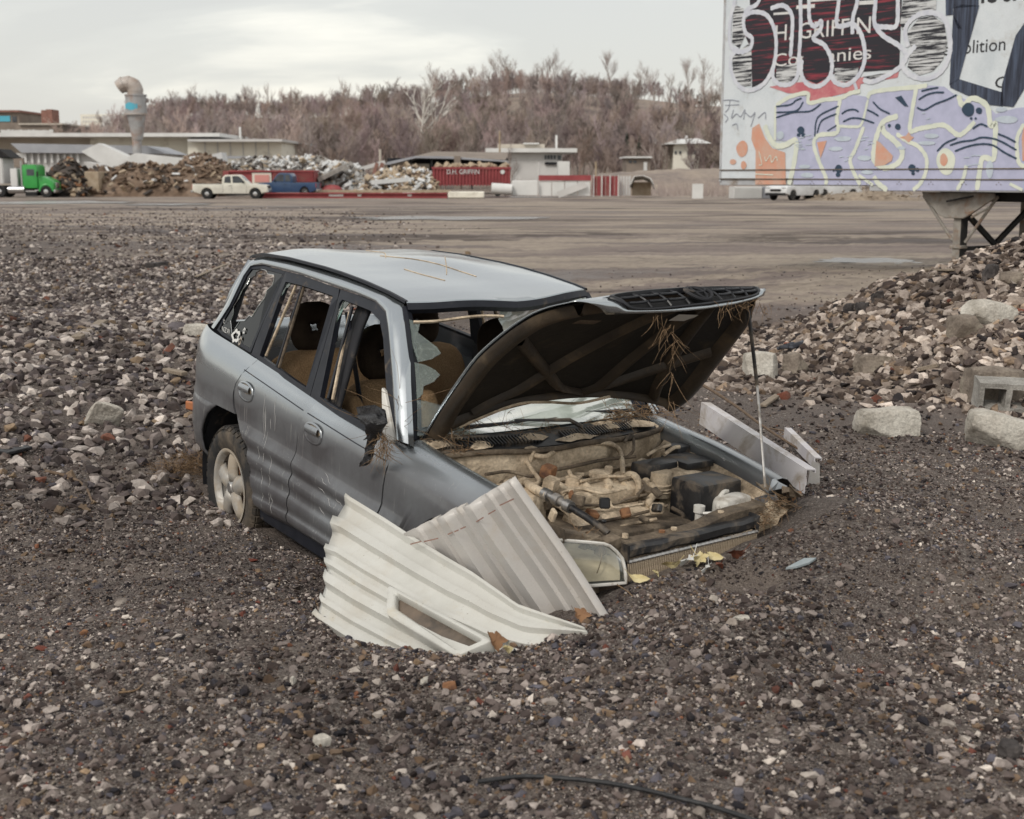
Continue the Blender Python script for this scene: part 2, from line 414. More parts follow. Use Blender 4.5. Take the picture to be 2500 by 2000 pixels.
def stone_material(name, use_attr):
    m, nt, b = newmat(name); t = NT(nt)
    at_n = t.new('ShaderNodeAttribute'); at_n.attribute_name = 'col'; at_n.attribute_type = 'INSTANCER' if use_attr else 'OBJECT'
    src = at_n.outputs['Color']
    v = t.coord('World')
    g = t.ramp(t.noise(v, 55 if use_attr else 26, 5, .65), [(.25, .62), (.5, .97), (.75, 1.28)])
    c = t.mix(1.0, src, g, 'MULTIPLY')
    d = t.ramp(t.noise(v, 9, 4, .6), [(.48, 0.0), (.68, .55)])
    c = t.mix(d, c, (.085,.066,.055))
    damp = t.ramp(t.noise(v, .75, 4, .6), [(.38, (.60,.54,.53)), (.56, (1.16,1.07,1.05))])       # damp and drier patches of the lot
    c = t.mix(1.0, c, damp, 'MULTIPLY')
    nt.links.new(c, b.inputs['Base Color']); b.inputs['Roughness'].default_value = .93; b.inputs['Specular IOR Level'].default_value = .25
    nt.links.new(t.bump(t.noise(v, 120, 5, .7), .55, .006), b.inputs['Normal'])
    return m
stone_material('gravel_stone', True); stone_material('rubble_stone', False)
pm('pale_rock', [(.34,.31,.265),(.52,.485,.43),(.60,.57,.51)], 4, .92, bump=1.0, bscale=22, bdist=.02, fine=.25, finescale=60, spec=.25)
pm('brown_rock', [(.14,.115,.095),(.24,.20,.165),(.30,.26,.21)], 4, .92, bump=.8, bscale=22, bdist=.02, fine=.25, finescale=60, spec=.25)
pm('dark_rock', [(.035,.03,.03),(.07,.062,.06),(.12,.105,.10)], 5, .9, bump=.8, bscale=25, bdist=.02, fine=.25, finescale=60, spec=.3)
pm('concrete', [(.26,.245,.225),(.34,.325,.30),(.42,.40,.37)], 6, .94, bump=.9, bscale=45, bdist=.012, fine=.3, finescale=90, spec=.2)

PALW = [((.032,.026,.025),13),((.068,.057,.054),15),((.125,.108,.102),16),((.21,.19,.178),15),((.31,.288,.268),12),((.42,.395,.365),8),((.55,.53,.48),4.5),((.17,.125,.085),6),((.25,.19,.125),3),((.15,.06,.045),1.2),((.21,.10,.06),.6),((.095,.098,.118),7),((.024,.024,.030),9)]
PALP = [((.48,.445,.395),18),((.60,.56,.50),11),((.31,.275,.235),16),((.19,.165,.145),15),((.12,.098,.08),12),((.055,.045,.042),14),((.33,.265,.195),6),((.030,.028,.030),9),((.20,.08,.055),.4)]
PALL = [((.43,.415,.39),15),((.55,.53,.49),9),((.29,.27,.25),15),((.17,.155,.147),18),((.085,.075,.074),18),((.05,.043,.044),12),((.12,.115,.125),10),((.26,.205,.14),5),((.18,.085,.06),.4)]
def pick(rs, pal, n):
    c = np.array([p[0] for p in pal]); w = np.array([p[1] for p in pal], float); i = rs.choice(len(pal), n, p=w/w.sum())
    return c[i]*rs.uniform(.75, 1.25, (n, 1))
protos = bpy.data.collections.new('gravel_shapes')
for k in range(14):
    me = stone_mesh('gravel_shape', 100+k, 11+k % 6, .58+.05*(k % 8)); me.materials.append(M['gravel_stone'])
    o = bpy.data.objects.new('gravel_shape', me); protos.objects.link(o)
def gn_scatter(name, P, Rt, Sc, Cc, coll, seed=0):
    me = bpy.data.meshes.new(name); n = len(P); me.vertices.add(n); me.vertices.foreach_set('co', P.ravel())
    for nm, ty, d in (('rot','FLOAT_VECTOR',Rt),('scl','FLOAT_VECTOR',Sc)):
        a = me.attributes.new(nm, ty, 'POINT'); a.data.foreach_set('vector', d.ravel())
    a = me.attributes.new('col', 'FLOAT_COLOR', 'POINT'); a.data.foreach_set('color', np.concatenate([Cc, np.ones((n,1))], 1).ravel())
    o = bpy.data.objects.new(name, me); COL.objects.link(o)
    ng = bpy.data.node_groups.new(name, 'GeometryNodeTree')
    ng.interface.new_socket('Geometry', in_out='INPUT', socket_type='NodeSocketGeometry'); ng.interface.new_socket('Geometry', in_out='OUTPUT', socket_type='NodeSocketGeometry')
    N, Lk = ng.nodes, ng.links; gi = N.new('NodeGroupInput'); go = N.new('NodeGroupOutput')
    ip = N.new('GeometryNodeInstanceOnPoints'); ci = N.new('GeometryNodeCollectionInfo'); ci.inputs['Collection'].default_value = coll
    ci.inputs['Separate Children'].default_value = True; ci.inputs['Reset Children'].default_value = True
    def attr(nm, ty='FLOAT_VECTOR'):
        a = N.new('GeometryNodeInputNamedAttribute'); a.data_type = ty; a.inputs['Name'].default_value = nm; return a.outputs['Attribute']
    Lk.new(gi.outputs[0], ip.inputs['Points']); Lk.new(ci.outputs[0], ip.inputs['Instance']); ip.inputs['Pick Instance'].default_value = True
    rv = N.new('FunctionNodeRandomValue'); rv.data_type = 'INT'
    isock = [s for s in rv.inputs if s.type == 'INT']; isock[0].default_value = 0; isock[1].default_value = max(0, len(coll.objects)-1)
    [s for s in rv.inputs if s.name == 'Seed'][0].default_value = seed
    Lk.new([s for s in rv.outputs if s.type == 'INT'][0], ip.inputs['Instance Index'])
    e2r = N.new('FunctionNodeEulerToRotation'); Lk.new(attr('rot'), e2r.inputs[0]); Lk.new(e2r.outputs[0], ip.inputs['Rotation'])
    Lk.new(attr('scl'), ip.inputs['Scale']); Lk.new(ip.outputs[0], go.inputs[0])
    md = o.modifiers.new('scatter', 'NODES'); md.node_group = ng
    return o
def scatter_xy(rs, n, y0, y1, pw=1.0, lo=-1.0, hi=1.0):
    # within the camera's wedge and a good step to either side of it
    u = rs.random(n); y = (y0**pw + u*(y1**pw-y0**pw))**(1/pw)
    x = rs.uniform(lo, hi, n)*(y*.40+.7); return x, y
in_car_inv = CAR_M.inverted()
def car_local(x, y, z):
    P = np.stack([x, y, z], 1); m = np.array(in_car_inv); return P @ m[:3,:3].T + m[:3,3]
def mound_q(x, y):
    dx, dy = x-8.0, y-12.6; ca, sa = math.cos(.30), math.sin(.30); return np.sqrt(((dx*ca+dy*sa)/6.1)**2+((-dx*sa+dy*ca)/3.7)**2)
def left_bank(x, y):      # where the coarse stones lie left of and behind the car
    c = car_local(x, y, np.zeros_like(x)); k = x + .45 + (y-9.5)*.10
    return sstep(.3, -1.2, k + .8*fbm(x*.6, y*.6, 3, 21))*sstep(6.4, 8.0, y - .35*np.abs(x+2.5))*sstep(60, 25, y)
def gravel(name, n, y0, y1, smin, smax, pal, seed, mask=None, pw=1.0, sink=.25, power=2.2, lo=-1.0, hi=1.0):
    rs = np.random.RandomState(seed); x, y = scatter_xy(rs, n, y0, y1, pw, lo, hi)
    if mask is not None:
        k = rs.random(n) < mask(x, y); x, y = x[k], y[k]
    z = height(x, y); c = car_local(x, y, z)
    inside = (c[:,0] > -.8) & (c[:,0] < 3.12) & (np.abs(c[:,1]) < .82)
    x, y, z = x[~inside], y[~inside], z[~inside]; n = len(x)
    s = smin + (smax-smin)*rs.random(n)**power
    P = np.stack([x, y, z + s*(.42-sink)], 1)
    Rt = np.stack([rs.normal(0, .35, n), rs.normal(0, .35, n), rs.uniform(0, 6.28, n)], 1)
    Sc = np.stack([s*rs.uniform(.75,1.35,n), s*rs.uniform(.7,1.1,n), s*rs.uniform(.65,1.1,n)], 1)
    o = gn_scatter(name, P, Rt, Sc, pick(rs, pal, n), protos, seed)
    tag(o, kind='stuff'); return o
bare = lambda x, y: .50 + .50*sstep(-.16, .12, fbm(x*.9+5, y*.9, 4, 33))
g = gravel('gravel', 130000, 2.7, 8.2, .0042, .0135, PALW, 1, bare, .9, power=2.0)
tag(g, 'fine mixed grey and brown gravel covering the foreground', 'gravel')
g = gravel('gravel', 140000, 2.7, 7.6, .0030, .0068, PALW, 7, None, .85)
tag(g, 'fine grit filling the gaps of the foreground gravel', 'gravel')
g = gravel('gravel', 26000, 2.7, 8.0, .011, .030, PALW, 2, lambda x, y: bare(x, y)*(.22+.78*sstep(5.2, 3.9, y+.5*fbm(x, y, 2, 3))), 1.0, power=2.2)
tag(g, 'coarser pebbles strewn over the foreground gravel', 'gravel')
g = gravel('gravel', 26000, 7.5, 24, .010, .028, PALW, 3, lambda x, y: sstep(19+3*0, 8, y-.25*np.abs(np.minimum(x,0)))*.9+.08, 1.2)
tag(g, 'small pebbles thinning out across the lot behind the car', 'gravel')
g = gravel('gravel', 44000, 6.5, 28, .024, .070, PALL, 4, left_bank, 1.1, power=2.0, lo=-1.5, hi=.15)
tag(g, 'loose broken stone bank left of the car', 'gravel')
g = gravel('gravel', 21000, 24, 75, .035, .085, PALL, 6, lambda x, y: sstep(2, -4, x+.12*y-2+3*fbm(x*.2, y*.2, 3, 9))*sstep(80, 30, y), 1.3, lo=-1.5, hi=.4)
tag(g, 'scattered stones at the far left of the lot', 'gravel')
g = gravel('gravel', 30000, 8.0, 16.5, .020, .080, PALP, 5, lambda x, y: sstep(1.18, .90, mound_q(x, y)+.18*fbm(x, y, 2, 8)), 1.0, power=2.0, lo=.3, hi=1.1)
tag(g, 'small broken stone covering the rubble mound', 'gravel')

# individual stones large enough to pick out
SM = [stone_mesh('stone', 300+k, 13+k % 5, .5+.05*(k % 6)) for k in range(12)]
for me in SM: me.materials.append(M['rubble_stone'])
def put_stones(n, xr, yr, smin, smax, pal, mask, seed, label, group):
    rs = np.random.RandomState(seed); k = 0; tries = 0
    while k < n and tries < n*60:
        tries += 1
        x, y = rs.uniform(*xr), rs.uniform(*yr)
        if abs(x) > y*.40+.1 or rs.random() > mask(np.array([x]), np.array([y]))[0]: continue
        c = in_car_inv @ Vector((x, y, 0))
        if -1.0 < c.x < 3.4 and abs(c.y) < 1.0: continue
        s = smin+(smax-smin)*rs.random()**2; o = bpy.data.objects.new('stone', SM[rs.randint(12)]); COL.objects.link(o)
        o.location = (x, y, gz(x, y)+s*.22); o.rotation_euler = (rs.normal(0,.35), rs.normal(0,.35), rs.uniform(0,6.28))
        o.scale = (s*rs.uniform(.8,1.35), s*rs.uniform(.75,1.1), s*rs.uniform(.6,1.05))
        cc = pick(rs, pal, 1)[0]; o['col'] = [float(v) for v in cc]
        tag(o, label, 'stone', group); k += 1
put_stones(130, (1.2, 7.5), (8.3, 15), .050, .115, PALP, lambda x, y: sstep(1.04, .86, mound_q(x, y)), 41, 'fist sized broken stone on the rubble mound at right', 'larger stones of the rubble mound')
put_stones(120, (-7, 0), (7.0, 17), .055, .105, PALL, left_bank, 42, 'fist sized broken stone in the stone bank left of the car', 'larger stones of the left stone bank')
put_stones(36, (-2.0, 2.4), (3.3, 6.2), .020, .034, [((.40,.38,.34),5),((.22,.20,.18),3),((.20,.055,.035),1.2),((.27,.20,.12),1),((.05,.045,.05),2)], lambda x, y: np.ones(1), 43, 'pebble larger than the rest of the foreground gravel', 'larger foreground pebbles')
# ================================================================== THE WRECKED CAR
DUST = (.235,.185,.135)
def paint_material():
    m, nt, b = newmat('car_paint'); t = NT(nt); v = t.coord('Object')
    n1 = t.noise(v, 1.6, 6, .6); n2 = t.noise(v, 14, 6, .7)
    film = t.ramp(n1, [(.28, .62), (.62, 1.0)])                       # thin dried silt, toned darker to paint shade on the sides
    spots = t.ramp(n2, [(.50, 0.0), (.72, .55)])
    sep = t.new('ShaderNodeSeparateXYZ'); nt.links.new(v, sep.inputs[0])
    line = t.ramp(t.math('ADD', sep.outputs['Z'], t.math('MULTIPLY', t.math('SUBTRACT', n1, .5), .25)), [(.86, 1.0), (1.05, .16)])   # flood line: silt and painted-in shade below the windows
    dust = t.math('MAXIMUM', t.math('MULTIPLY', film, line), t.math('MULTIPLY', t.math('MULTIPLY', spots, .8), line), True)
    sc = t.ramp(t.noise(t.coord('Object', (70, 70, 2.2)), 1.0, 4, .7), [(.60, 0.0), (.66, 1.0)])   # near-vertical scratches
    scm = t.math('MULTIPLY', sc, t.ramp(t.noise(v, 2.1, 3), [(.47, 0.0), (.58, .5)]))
    col = t.mix(dust, (.50,.54,.57), (.088,.084,.090)); col = t.mix(scm, col, (.45,.44,.42))  # silt colour kept dark so the sides carry painted shade too
    nt.links.new(col, b.inputs['Base Color'])
    nt.links.new(t.ramp(dust, [(0.0, .17), (.5, .34), (1.0, .58)]), b.inputs['Roughness'])
    nt.links.new(t.ramp(dust, [(0.0, .95), (1.0, .45)]), b.inputs['Metallic'])
    b.inputs['Coat Weight'].default_value = .45; b.inputs['Coat Roughness'].default_value = .12
    nt.links.new(t.bump(t.noise(v, 3.0, 3), .12, .02), b.inputs['Normal'])
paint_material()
pm('black_trim', [(.010,.012,.018),(.018,.020,.028)], 12, .45, dust=(DUST, .03, 9), spec=.3)
pm('black_plastic', [(.014,.014,.016),(.028,.028,.030)], 14, .42, dust=(DUST, .22, 7), spec=.5, bump=.1, bscale=80)
pm('tyre_rubber', [(.016,.016,.017),(.030,.028,.027)], 10, .8, dust=((.15,.12,.09), .26, 5), bump=.3, bscale=70)
pm('alloy', [(.42,.40,.37),(.52,.50,.47)], 8, .55, .55, dust=((.33,.27,.20), .42, 7))
pm('grille_black', [(.010,.011,.014),(.022,.023,.028)], 14, .4)
pm('silt_metal', [(.32,.25,.175),(.60,.485,.355),(.72,.60,.45)], 6, .9, dust=((.13,.10,.07), .20, 9), bump=.6, bscale=30, bdist=.015, fine=.25, finescale=70)
pm('silt_dark', [(.06,.048,.038),(.14,.108,.078),(.25,.20,.145)], 7, .9, bump=.6, bscale=30, bdist=.015, fine=.25, finescale=70)
pm('bare_metal', [(.35,.34,.33),(.5,.49,.48)], 20, .4, .85, dust=(DUST, .22, 12))
pm('hood_under', [(.010,.009,.008),(.020,.017,.014)], 5, .7, dust=((.10,.075,.05), .04, 3.5), bump=.3, bscale=40)
pm('hood_rib', [(.035,.027,.020),(.06,.045,.032)], 5, .5, dust=((.15,.11,.07), .16, 5), bump=.3, bscale=40)
pm('lamp_silver', [(.62,.58,.50),(.74,.70,.62)], 9, .35, .5)
pm('scratch_pale', [(.46,.45,.44)], 9, .7)
pm('dark_void', [(.006,.006,.007),(.010,.010,.011)], 5, .9)
pm('seat_tan', [(.24,.155,.085),(.32,.215,.125)], 4, .98, bump=.5, bscale=120, fine=.3, finescale=140, spec=.1)
pm('seat_dark', [(.030,.022,.017),(.05,.036,.026)], 6, .98, bump=.4, bscale=90, spec=.1)
pm('cabin_dark', [(.016,.017,.021),(.034,.034,.038)], 6, .8, spec=.3, dust=(DUST, .12, 6))
pm('white_plastic', [(.62,.60,.55),(.72,.70,.66)], 8, .4, dust=(DUST, .20, 9))
pm('dry_root', [(.15,.095,.055),(.27,.185,.115),(.11,.07,.045)], 40, .95, spec=.1)
pm('sticker_white', [(.66,.66,.64)], 8, .6)
pm('amber_lens', [(.42,.16,.07)], 8, .4, dust=(DUST, .2, 9))
pm('black_bag', [(.010,.010,.012),(.02,.02,.023)], 20, .38, bump=.7, bscale=26, bdist=.03, spec=.5)
pm('rust', [(.16,.075,.04),(.28,.14,.07),(.10,.05,.035)], 12, .9, bump=.4, bscale=60)
def glass_mat(name, tint, clear, crack=0.0, frost=.12, scale=30):
    m, nt, b = newmat(name); t = NT(nt); nt.nodes.remove(b); out = nt.nodes['Material Output']
    tr = t.new('ShaderNodeBsdfTransparent'); tr.inputs[0].default_value = (*tint, 1)
    gl = t.new('ShaderNodeBsdfGlossy'); gl.inputs['Roughness'].default_value = .06; gl.inputs['Color'].default_value = (.9,.9,.9,1)
    df = t.new('ShaderNodeBsdfDiffuse'); df.inputs['Color'].default_value = (.50,.55,.50,1)
    v = t.coord('Object')
    fr = t.new('ShaderNodeFresnel'); fr.inputs['IOR'].default_value = 1.5
    m1 = t.new('ShaderNodeMixShader'); nt.links.new(t.math('MULTIPLY', t.math('ADD', fr.outputs[0], 1-clear), 1.0, True), m1.inputs[0]); nt.links.new(tr.outputs[0], m1.inputs[1]); nt.links.new(gl.outputs[0], m1.inputs[2])
    if crack:
        warp = t.mix(.06, v, t.new('ShaderNodeTexNoise').outputs['Color'])
        d1 = t.vor(warp, scale*.45, 'DISTANCE_TO_EDGE'); d2 = t.vor(warp, scale*2.2, 'DISTANCE_TO_EDGE')
        c = t.math('MAXIMUM', t.ramp(d1, [(.0, 1.0), (.045, 0.0)]), t.math('MULTIPLY', t.ramp(d2, [(0.0, .8), (.06, 0.0)]), t.ramp(t.noise(v, 3.2, 4), [(.48, 0.0), (.62, 1.0)])))
        f = t.math('MAXIMUM', t.math('MULTIPLY', c, crack), t.ramp(t.noise(v, 2.6, 4), [(.35, frost), (.7, frost*3.2)]), True)
    else: f = frost
    m2 = t.new('ShaderNodeMixShader')
    if isinstance(f, float): m2.inputs[0].default_value = f
    else: nt.links.new(f, m2.inputs[0])
    nt.links.new(m1.outputs[0], m2.inputs[1]); nt.links.new(df.outputs[0], m2.inputs[2]); nt.links.new(m2.outputs[0], out.inputs[0])
glass_mat('crazed_glass', (.70,.84,.76), .78, .8, .26)
glass_mat('clear_glass', (.82,.90,.88), .92, 0, .03)
glass_mat('shard_glass', (.66,.80,.74), .93, .28, .03, 45)
glass_mat('privacy_glass', (.06,.065,.08), .985, 0, .004)
glass_mat('lamp_glass', (.88,.85,.76), .90, 0, .10)

suv = empty('suv'); suv.matrix_world = CAR_M
tag(suv, 'grey wrecked SUV with raised bonnet sunk nose first in gravel', 'car')

# ------------------------------------------------------------------ body surfaces
BX = [-.62, 0, .87, 1.46, 1.85, 2.3, 2.95]; BZ = [1.170, 1.118, 1.034, .992, .972, .935, .865]
def belt(x): return interp(x, BX, BZ)
def zbot(x): return interp(x, [.3, .86, 1.75, 3], [.295, .325, .325, .32])
PT = [0,.06,.105,.135,.155,.18,.23,.27,.30,.33,.37,.41,.43,.47,.50,.54,.58,.70,.80,.88,.95,1.0]
PY = [.835,.880,.885,.874,.874,.880,.878,.864,.864,.871,.868,.852,.852,.862,.860,.846,.836,.833,.828,.816,.790,.762]
def plan(x): return -(max(0, -.40-x))**2*.62 - (max(0, x-2.2))**2*.14
def Yb(x, t): return interp(t, PT, PY)+plan(x)
TT = sorted(set(PT+[(a+b)/2 for a, b in zip(PT, PT[1:]) if b-a > .03]))
def zc(pts): z = [p[0] for p in pts]; x = [p[1] for p in pts]; return lambda v: interp(v, z, x)   # z ascending
def side_panel(sd, lf, rf, ts, nx=14, extra=None):
    rows = []
    for t in ts:
        zm = lerp(zbot(1), belt((lf(.9)+rf(.9))/2), t)
        L, Rr = lf(zm), rf(zm); row = []
        for k in range(-1, nx+2):
            q = min(max(k/nx, 0), 1); x = lerp(L, Rr, q); z = lerp(zbot(x), belt(x), t); y = Yb(x, t)
            if k in (-1, nx+1): y -= .03
            elif k in (0, nx): y -= .003
            row.append(Vector((x, sd*y, z)))
        rows.append(row)
    r0 = [Vector((p.x, p.y-sd*.03, p.z)) for p in rows[0]]; r1 = [Vector((p.x, p.y-sd*.035, p.z-.006)) for p in rows[-1]]
    mb = MB(); mb.grid([r0]+rows+[r1], flip=(sd > 0)); return mb
gap = .006
fd_front = zc([(.30,1.752),(.637,1.758),(.80,1.766),(.898,1.779),(.96,1.815),(1.0,1.84)])
cut_mid = zc([(.30,.835),(.632,.833),(.768,.850),(.86,.866),(.923,.884),(.99,.935),(1.04,.975)])
rd_rear = zc([(.295,.470),(.345,.415),(.41,.385),(.47,.357),(.56,.31),(.64,.25),(.70,.17),(.74,.095),(.78,.045),(.83,.020),(.885,.017),(.95,.045),(1.03,.11),(1.12,.195)])
doors = {}
for sd in (-1, 1):
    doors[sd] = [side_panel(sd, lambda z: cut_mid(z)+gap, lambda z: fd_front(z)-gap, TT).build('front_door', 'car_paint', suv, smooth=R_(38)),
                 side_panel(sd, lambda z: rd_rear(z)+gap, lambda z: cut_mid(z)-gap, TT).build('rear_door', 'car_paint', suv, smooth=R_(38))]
    # rear quarter above the arch
    rows = []
    for k in range(13):
        t = k/12; row = []
        for j in range(20):
            q = j/19
            z0 = .772; xl = lerp(-.83, -.66, t); z = lerp(z0, 1.13, t); xr = rd_rear(z)-gap
            x = lerp(xl, xr, q); z = lerp(z0, belt(x), t); tt = (z-.30)/(belt(x)-.30)
            row.append(Vector((x, sd*Yb(x, tt), z)))
        rows.append(row)
    mb = MB(); mb.grid(rows, flip=(sd > 0))
    # rear corner wraps round to the tailgate
    for row_pair in [(rows, None)]:
        wrap = [[r[0], r[0]+Vector((-.035, -sd*.055, 0)), r[0]+Vector((-.05, -sd*.14, 0)), r[0]+Vector((-.055, -sd*.24, 0))] for r in rows]
        mb.grid(wrap, flip=(sd < 0))
    lip = [[r[-1] for r in rows], [r[-1]-Vector((0, sd*.03, 0)) for r in rows]]; mb.grid(lip)
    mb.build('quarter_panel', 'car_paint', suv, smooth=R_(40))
    # front wing with its rounded shoulder
    rows = []
    tf = [t for t in TT if t >= .10]
    for t in tf:
        zm = lerp(zbot(1.8), belt(1.8), t); x0 = fd_front(zm)+gap*2; row = []
        for j in range(-1, 25):
            q = max(j, 0)/24; x = lerp(x0, 2.69 if sd < 0 else 2.80, q)
            arch = .36+math.sqrt(max(0, .44**2-(x-2.40)**2)); tm = max(.10, (arch-zbot(x))/(belt(x)-zbot(x)) if abs(x-2.40) < .44 else .10)   # front wheel arch
            tq = lerp(tm, 1, (t-.10)/.90); z = lerp(zbot(x), belt(x), tq); y = Yb(x, tq)-(.03 if j < 0 else 0); row.append(Vector((x, sd*y, z)))
        rows.append(row)
    for dy, dz in ((.022,.020),(.055,.030),(.085,.028),(.098,.016),(.104,-.02),(.11,-.06)):
        rows.append([Vector((p.x, sd*(abs(p.y)-dy), p.z+dz)) for p in rows[len(tf)-1]])
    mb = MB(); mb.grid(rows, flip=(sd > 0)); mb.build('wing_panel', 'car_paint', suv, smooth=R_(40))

# sills and floor
for sd in (-1, 1):
    mb = MB(); mb.box((1.1, sd*.76, .29), (1.5, .12, .12)); mb.build('sill', 'black_trim', suv, bevel=.02)
mb = MB(); mb.box((.85, 0, .33), (3.3, 1.36, .05)); mb.build('floor_pan', 'cabin_dark', suv)

# thin double line under the window sill
for sd in (-1, 1):
    for d, (a, b_, p) in zip((0, 1), ((.93, 1.76, 0), (.11, .88, 1))):
        mb = MB(); rows = [[], []]
        for k in range(21):
            x = lerp(a, b_, k/20); z = belt(x)-.072
            for i, dz in enumerate((0, .005)):
                zz = z-dz; t = (zz-zbot(x))/(belt(x)-zbot(x)); rows[i].append(Vector((x, sd*(Yb(x, t)+.0015), zz)))
        mb.grid(rows, flip=(sd < 0)); mb.build('trim_line', 'black_trim', doors[sd][p])

# door handles
def handle(door, x, z, sd):
    t = (z-zbot(x))/(belt(x)-zbot(x)); y = Yb(x, t); n = 22
    def ring(rx, rz, oy): return [Vector((x+rx*math.cos(2*PI*k/n)*(1 if abs(math.cos(2*PI*k/n)) > .2 else 1), sd*(y+oy), z+rz*math.copysign(abs(math.sin(2*PI*k/n))**.75, math.sin(2*PI*k/n)))) for k in range(n+1)]
    mb = MB(); mb.grid([ring(.102,.058,.001), ring(.098,.054,.007), ring(.090,.047,.007), ring(.086,.043,-.002)], flip=(sd > 0)); mb.build('handle_surround', 'car_paint', door, smooth=1)
    mb = MB(); mb.grid([ring(.088,.045,-.002), ring(.06,.03,-.0), ring(.001,.001,.001)], flip=(sd > 0)); mb.build('handle_recess', 'silt_metal', door, smooth=1)
    mb = MB(); mb.grid([[Vector((x+a, sd*(y+oy), z+dz)) for a in (-.07,-.035,0,.035,.07)] for dz, oy in ((.040,.006),(.030,.016),(.008,.020),(-.002,.012),(-.004,.003))], flip=(sd > 0)); mb.build('handle_grip', 'car_paint', door, smooth=1)
for sd in (-1, 1):
    handle(doors[sd][1], .19, .925, sd); handle(doors[sd][0], 1.035, .872, sd)

# long scratches across the near doors
rs = random.Random(55)
for k in range(26):
    di, xa, za = (1, rs.uniform(.42,.62), rs.uniform(.62,.98)) if k < 12 else (0, rs.uniform(1.0,1.7), rs.uniform(.52,.72)) if k < 20 else (1, rs.uniform(.35,.8), rs.uniform(.42,.62))
    dx, dz = (rs.uniform(-.01,.02), -rs.uniform(.05,.20)) if k < 12 else (rs.uniform(.03,.10), -rs.uniform(.01,.05)) if k < 20 else (rs.uniform(-.02,.02), -rs.uniform(.03,.10)); mb = MB(); P = []
    for i in range(5):
        x, z = xa+dx*i/4, za+dz*i/4+.004*math.sin(i*2+k); tq = (z-zbot(x))/(belt(x)-zbot(x)); P.append(Vector((x, -(Yb(x, tq)+.0006), z)))
    mb.tube(P, [.0003,.0011,.0013,.0010,.0003], 4, False); mb.build('scratch', 'scratch_pale', doors[-1][di])

# ------------------------------------------------------------------ greenhouse
def yG(z): return .765-max(z-1.05, -.1)*.30-max(z-1.45, 0)*.25
IN = [(-.50,1.168),(-.445,1.23),(-.375,1.32),(-.34,1.40),(-.325,1.50),(-.30,1.56),(-.16,1.582),(.15,1.584),(.335,1.584),(.82,1.570),(1.02,1.564),(1.23,1.552),(1.365,1.520),(1.465,1.450),(1.59,1.29),(1.80,1.015)]
OUT = [(-.66,1.166),(-.605,1.23),(-.545,1.31),(-.485,1.42),(-.43,1.54),(-.35,1.602),(-.19,1.630),(.15,1.642),(.33,1.642),(.80,1.634),(1.05,1.620),(1.30,1.597),(1.435,1.565),(1.52,1.495),(1.70,1.262),(1.885,1.005)]
OY = [.10,.095,.09,.085,.08,.06,.045,.04,.04,.04,.04,.04,.035,.03,.022,.018]
for sd in (-1, 1):
    rows = []
    for (xi, zi), (xo, zo), oy in zip(IN, OUT, OY):
        if sd > 0: k_ = .09*min(1, max(0, (xi-.9)/.5)); xi -= k_; xo -= k_
        yi = yG(zi)+.012; yo = yG(zo)-oy+.012; row = [Vector((xi, sd*(yi-.03), zi-.0))]
        for k in range(6):
            t = k/5; bl = .012*math.sin(PI*t)+.010*t*(1-t)*2
            row.append(Vector((lerp(xi, xo, t), sd*(lerp(yi, yo, t*t*.55+t*.45)+bl), lerp(zi, zo, t)+.004*math.sin(PI*t))))
        row.append(Vector((xo, sd*(yo-.03), zo-.02)))
        rows.append(row)
    P = []
    for i in range(len(rows)-1):                      # refine along the arch
        for k in range(3):
            P.append([rows[i][j].lerp(rows[i+1][j], k/3) for j in range(len(rows[0]))])
    P.append(rows[-1]); mb = MB(); mb.grid(P, flip=(sd < 0)); mb.build('pillar_arch', 'car_paint', suv, smooth=R_(50))

from mathutils.geometry import tessellate_polygon
def holed(outer, inner, sd, oy, name, mat, parent, th=.028):
    a = [Vector((x, 0, z)) for x, z in outer]; b = [Vector((x, 0, z)) for x, z in inner]
    tr = tessellate_polygon([a, b]); V = [Vector((p.x, sd*(yG(p.z)+oy), p.z)) for p in a+b]
    mb = MB(); mb.V = V; mb.F = [tuple(f) for f in tr]
    o = mb.build(name, mat, parent)
    bm = bmesh.new(); bm.from_mesh(o.data); bmesh.ops.recalc_face_normals(bm, faces=bm.faces)
    up = sum((f.normal.y*sd for f in bm.faces))
    if up < 0: bmesh.ops.reverse_faces(bm, faces=bm.faces)
    bm.to_mesh(o.data); bm.free()
    md = o.modifiers.new('solid', 'SOLIDIFY'); md.thickness = th; md.offset = -1; return o
RDO = [(.075,1.105),(.10,1.24),(.15,1.578),(.335,1.580),(.815,1.564),(.846,1.52),(.878,1.03),(.71,1.045),(.43,1.070)]
RDI = [(.185,1.122),(.190,1.17),(.205,1.528),(.394,1.532),(.786,1.524),(.806,1.47),(.812,1.062),(.70,1.070),(.43,1.098)]
FDO = [(.884,1.03),(.850,1.52),(.832,1.562),(1.02,1.560),(1.23,1.548),(1.362,1.516),(1.46,1.446),(1.585,1.285),(1.80,1.0),(1.49,.985),(1.2,1.0)]
FDI = [(.985,1.046),(.885,1.50),(.895,1.520),(1.022,1.516),(1.205,1.508),(1.340,1.476),(1.428,1.406),(1.532,1.265),(1.60,1.175),(1.690,1.03),(1.49,1.015),(1.25,1.026)]
QO = [(-.47,1.165),(-.44,1.225),(-.372,1.325),(-.335,1.405),(-.322,1.505),(-.30,1.558),(-.16,1.578),(.145,1.578),(.09,1.24),(.058,1.116),(-.167,1.132),(-.374,1.146)]
QI = [(-.44,1.175),(-.415,1.23),(-.352,1.325),(-.317,1.405),(-.305,1.50),(-.283,1.542),(-.15,1.56),(.120,1.56),(.065,1.24),(.035,1.136),(-.167,1.150),(-.374,1.163)]
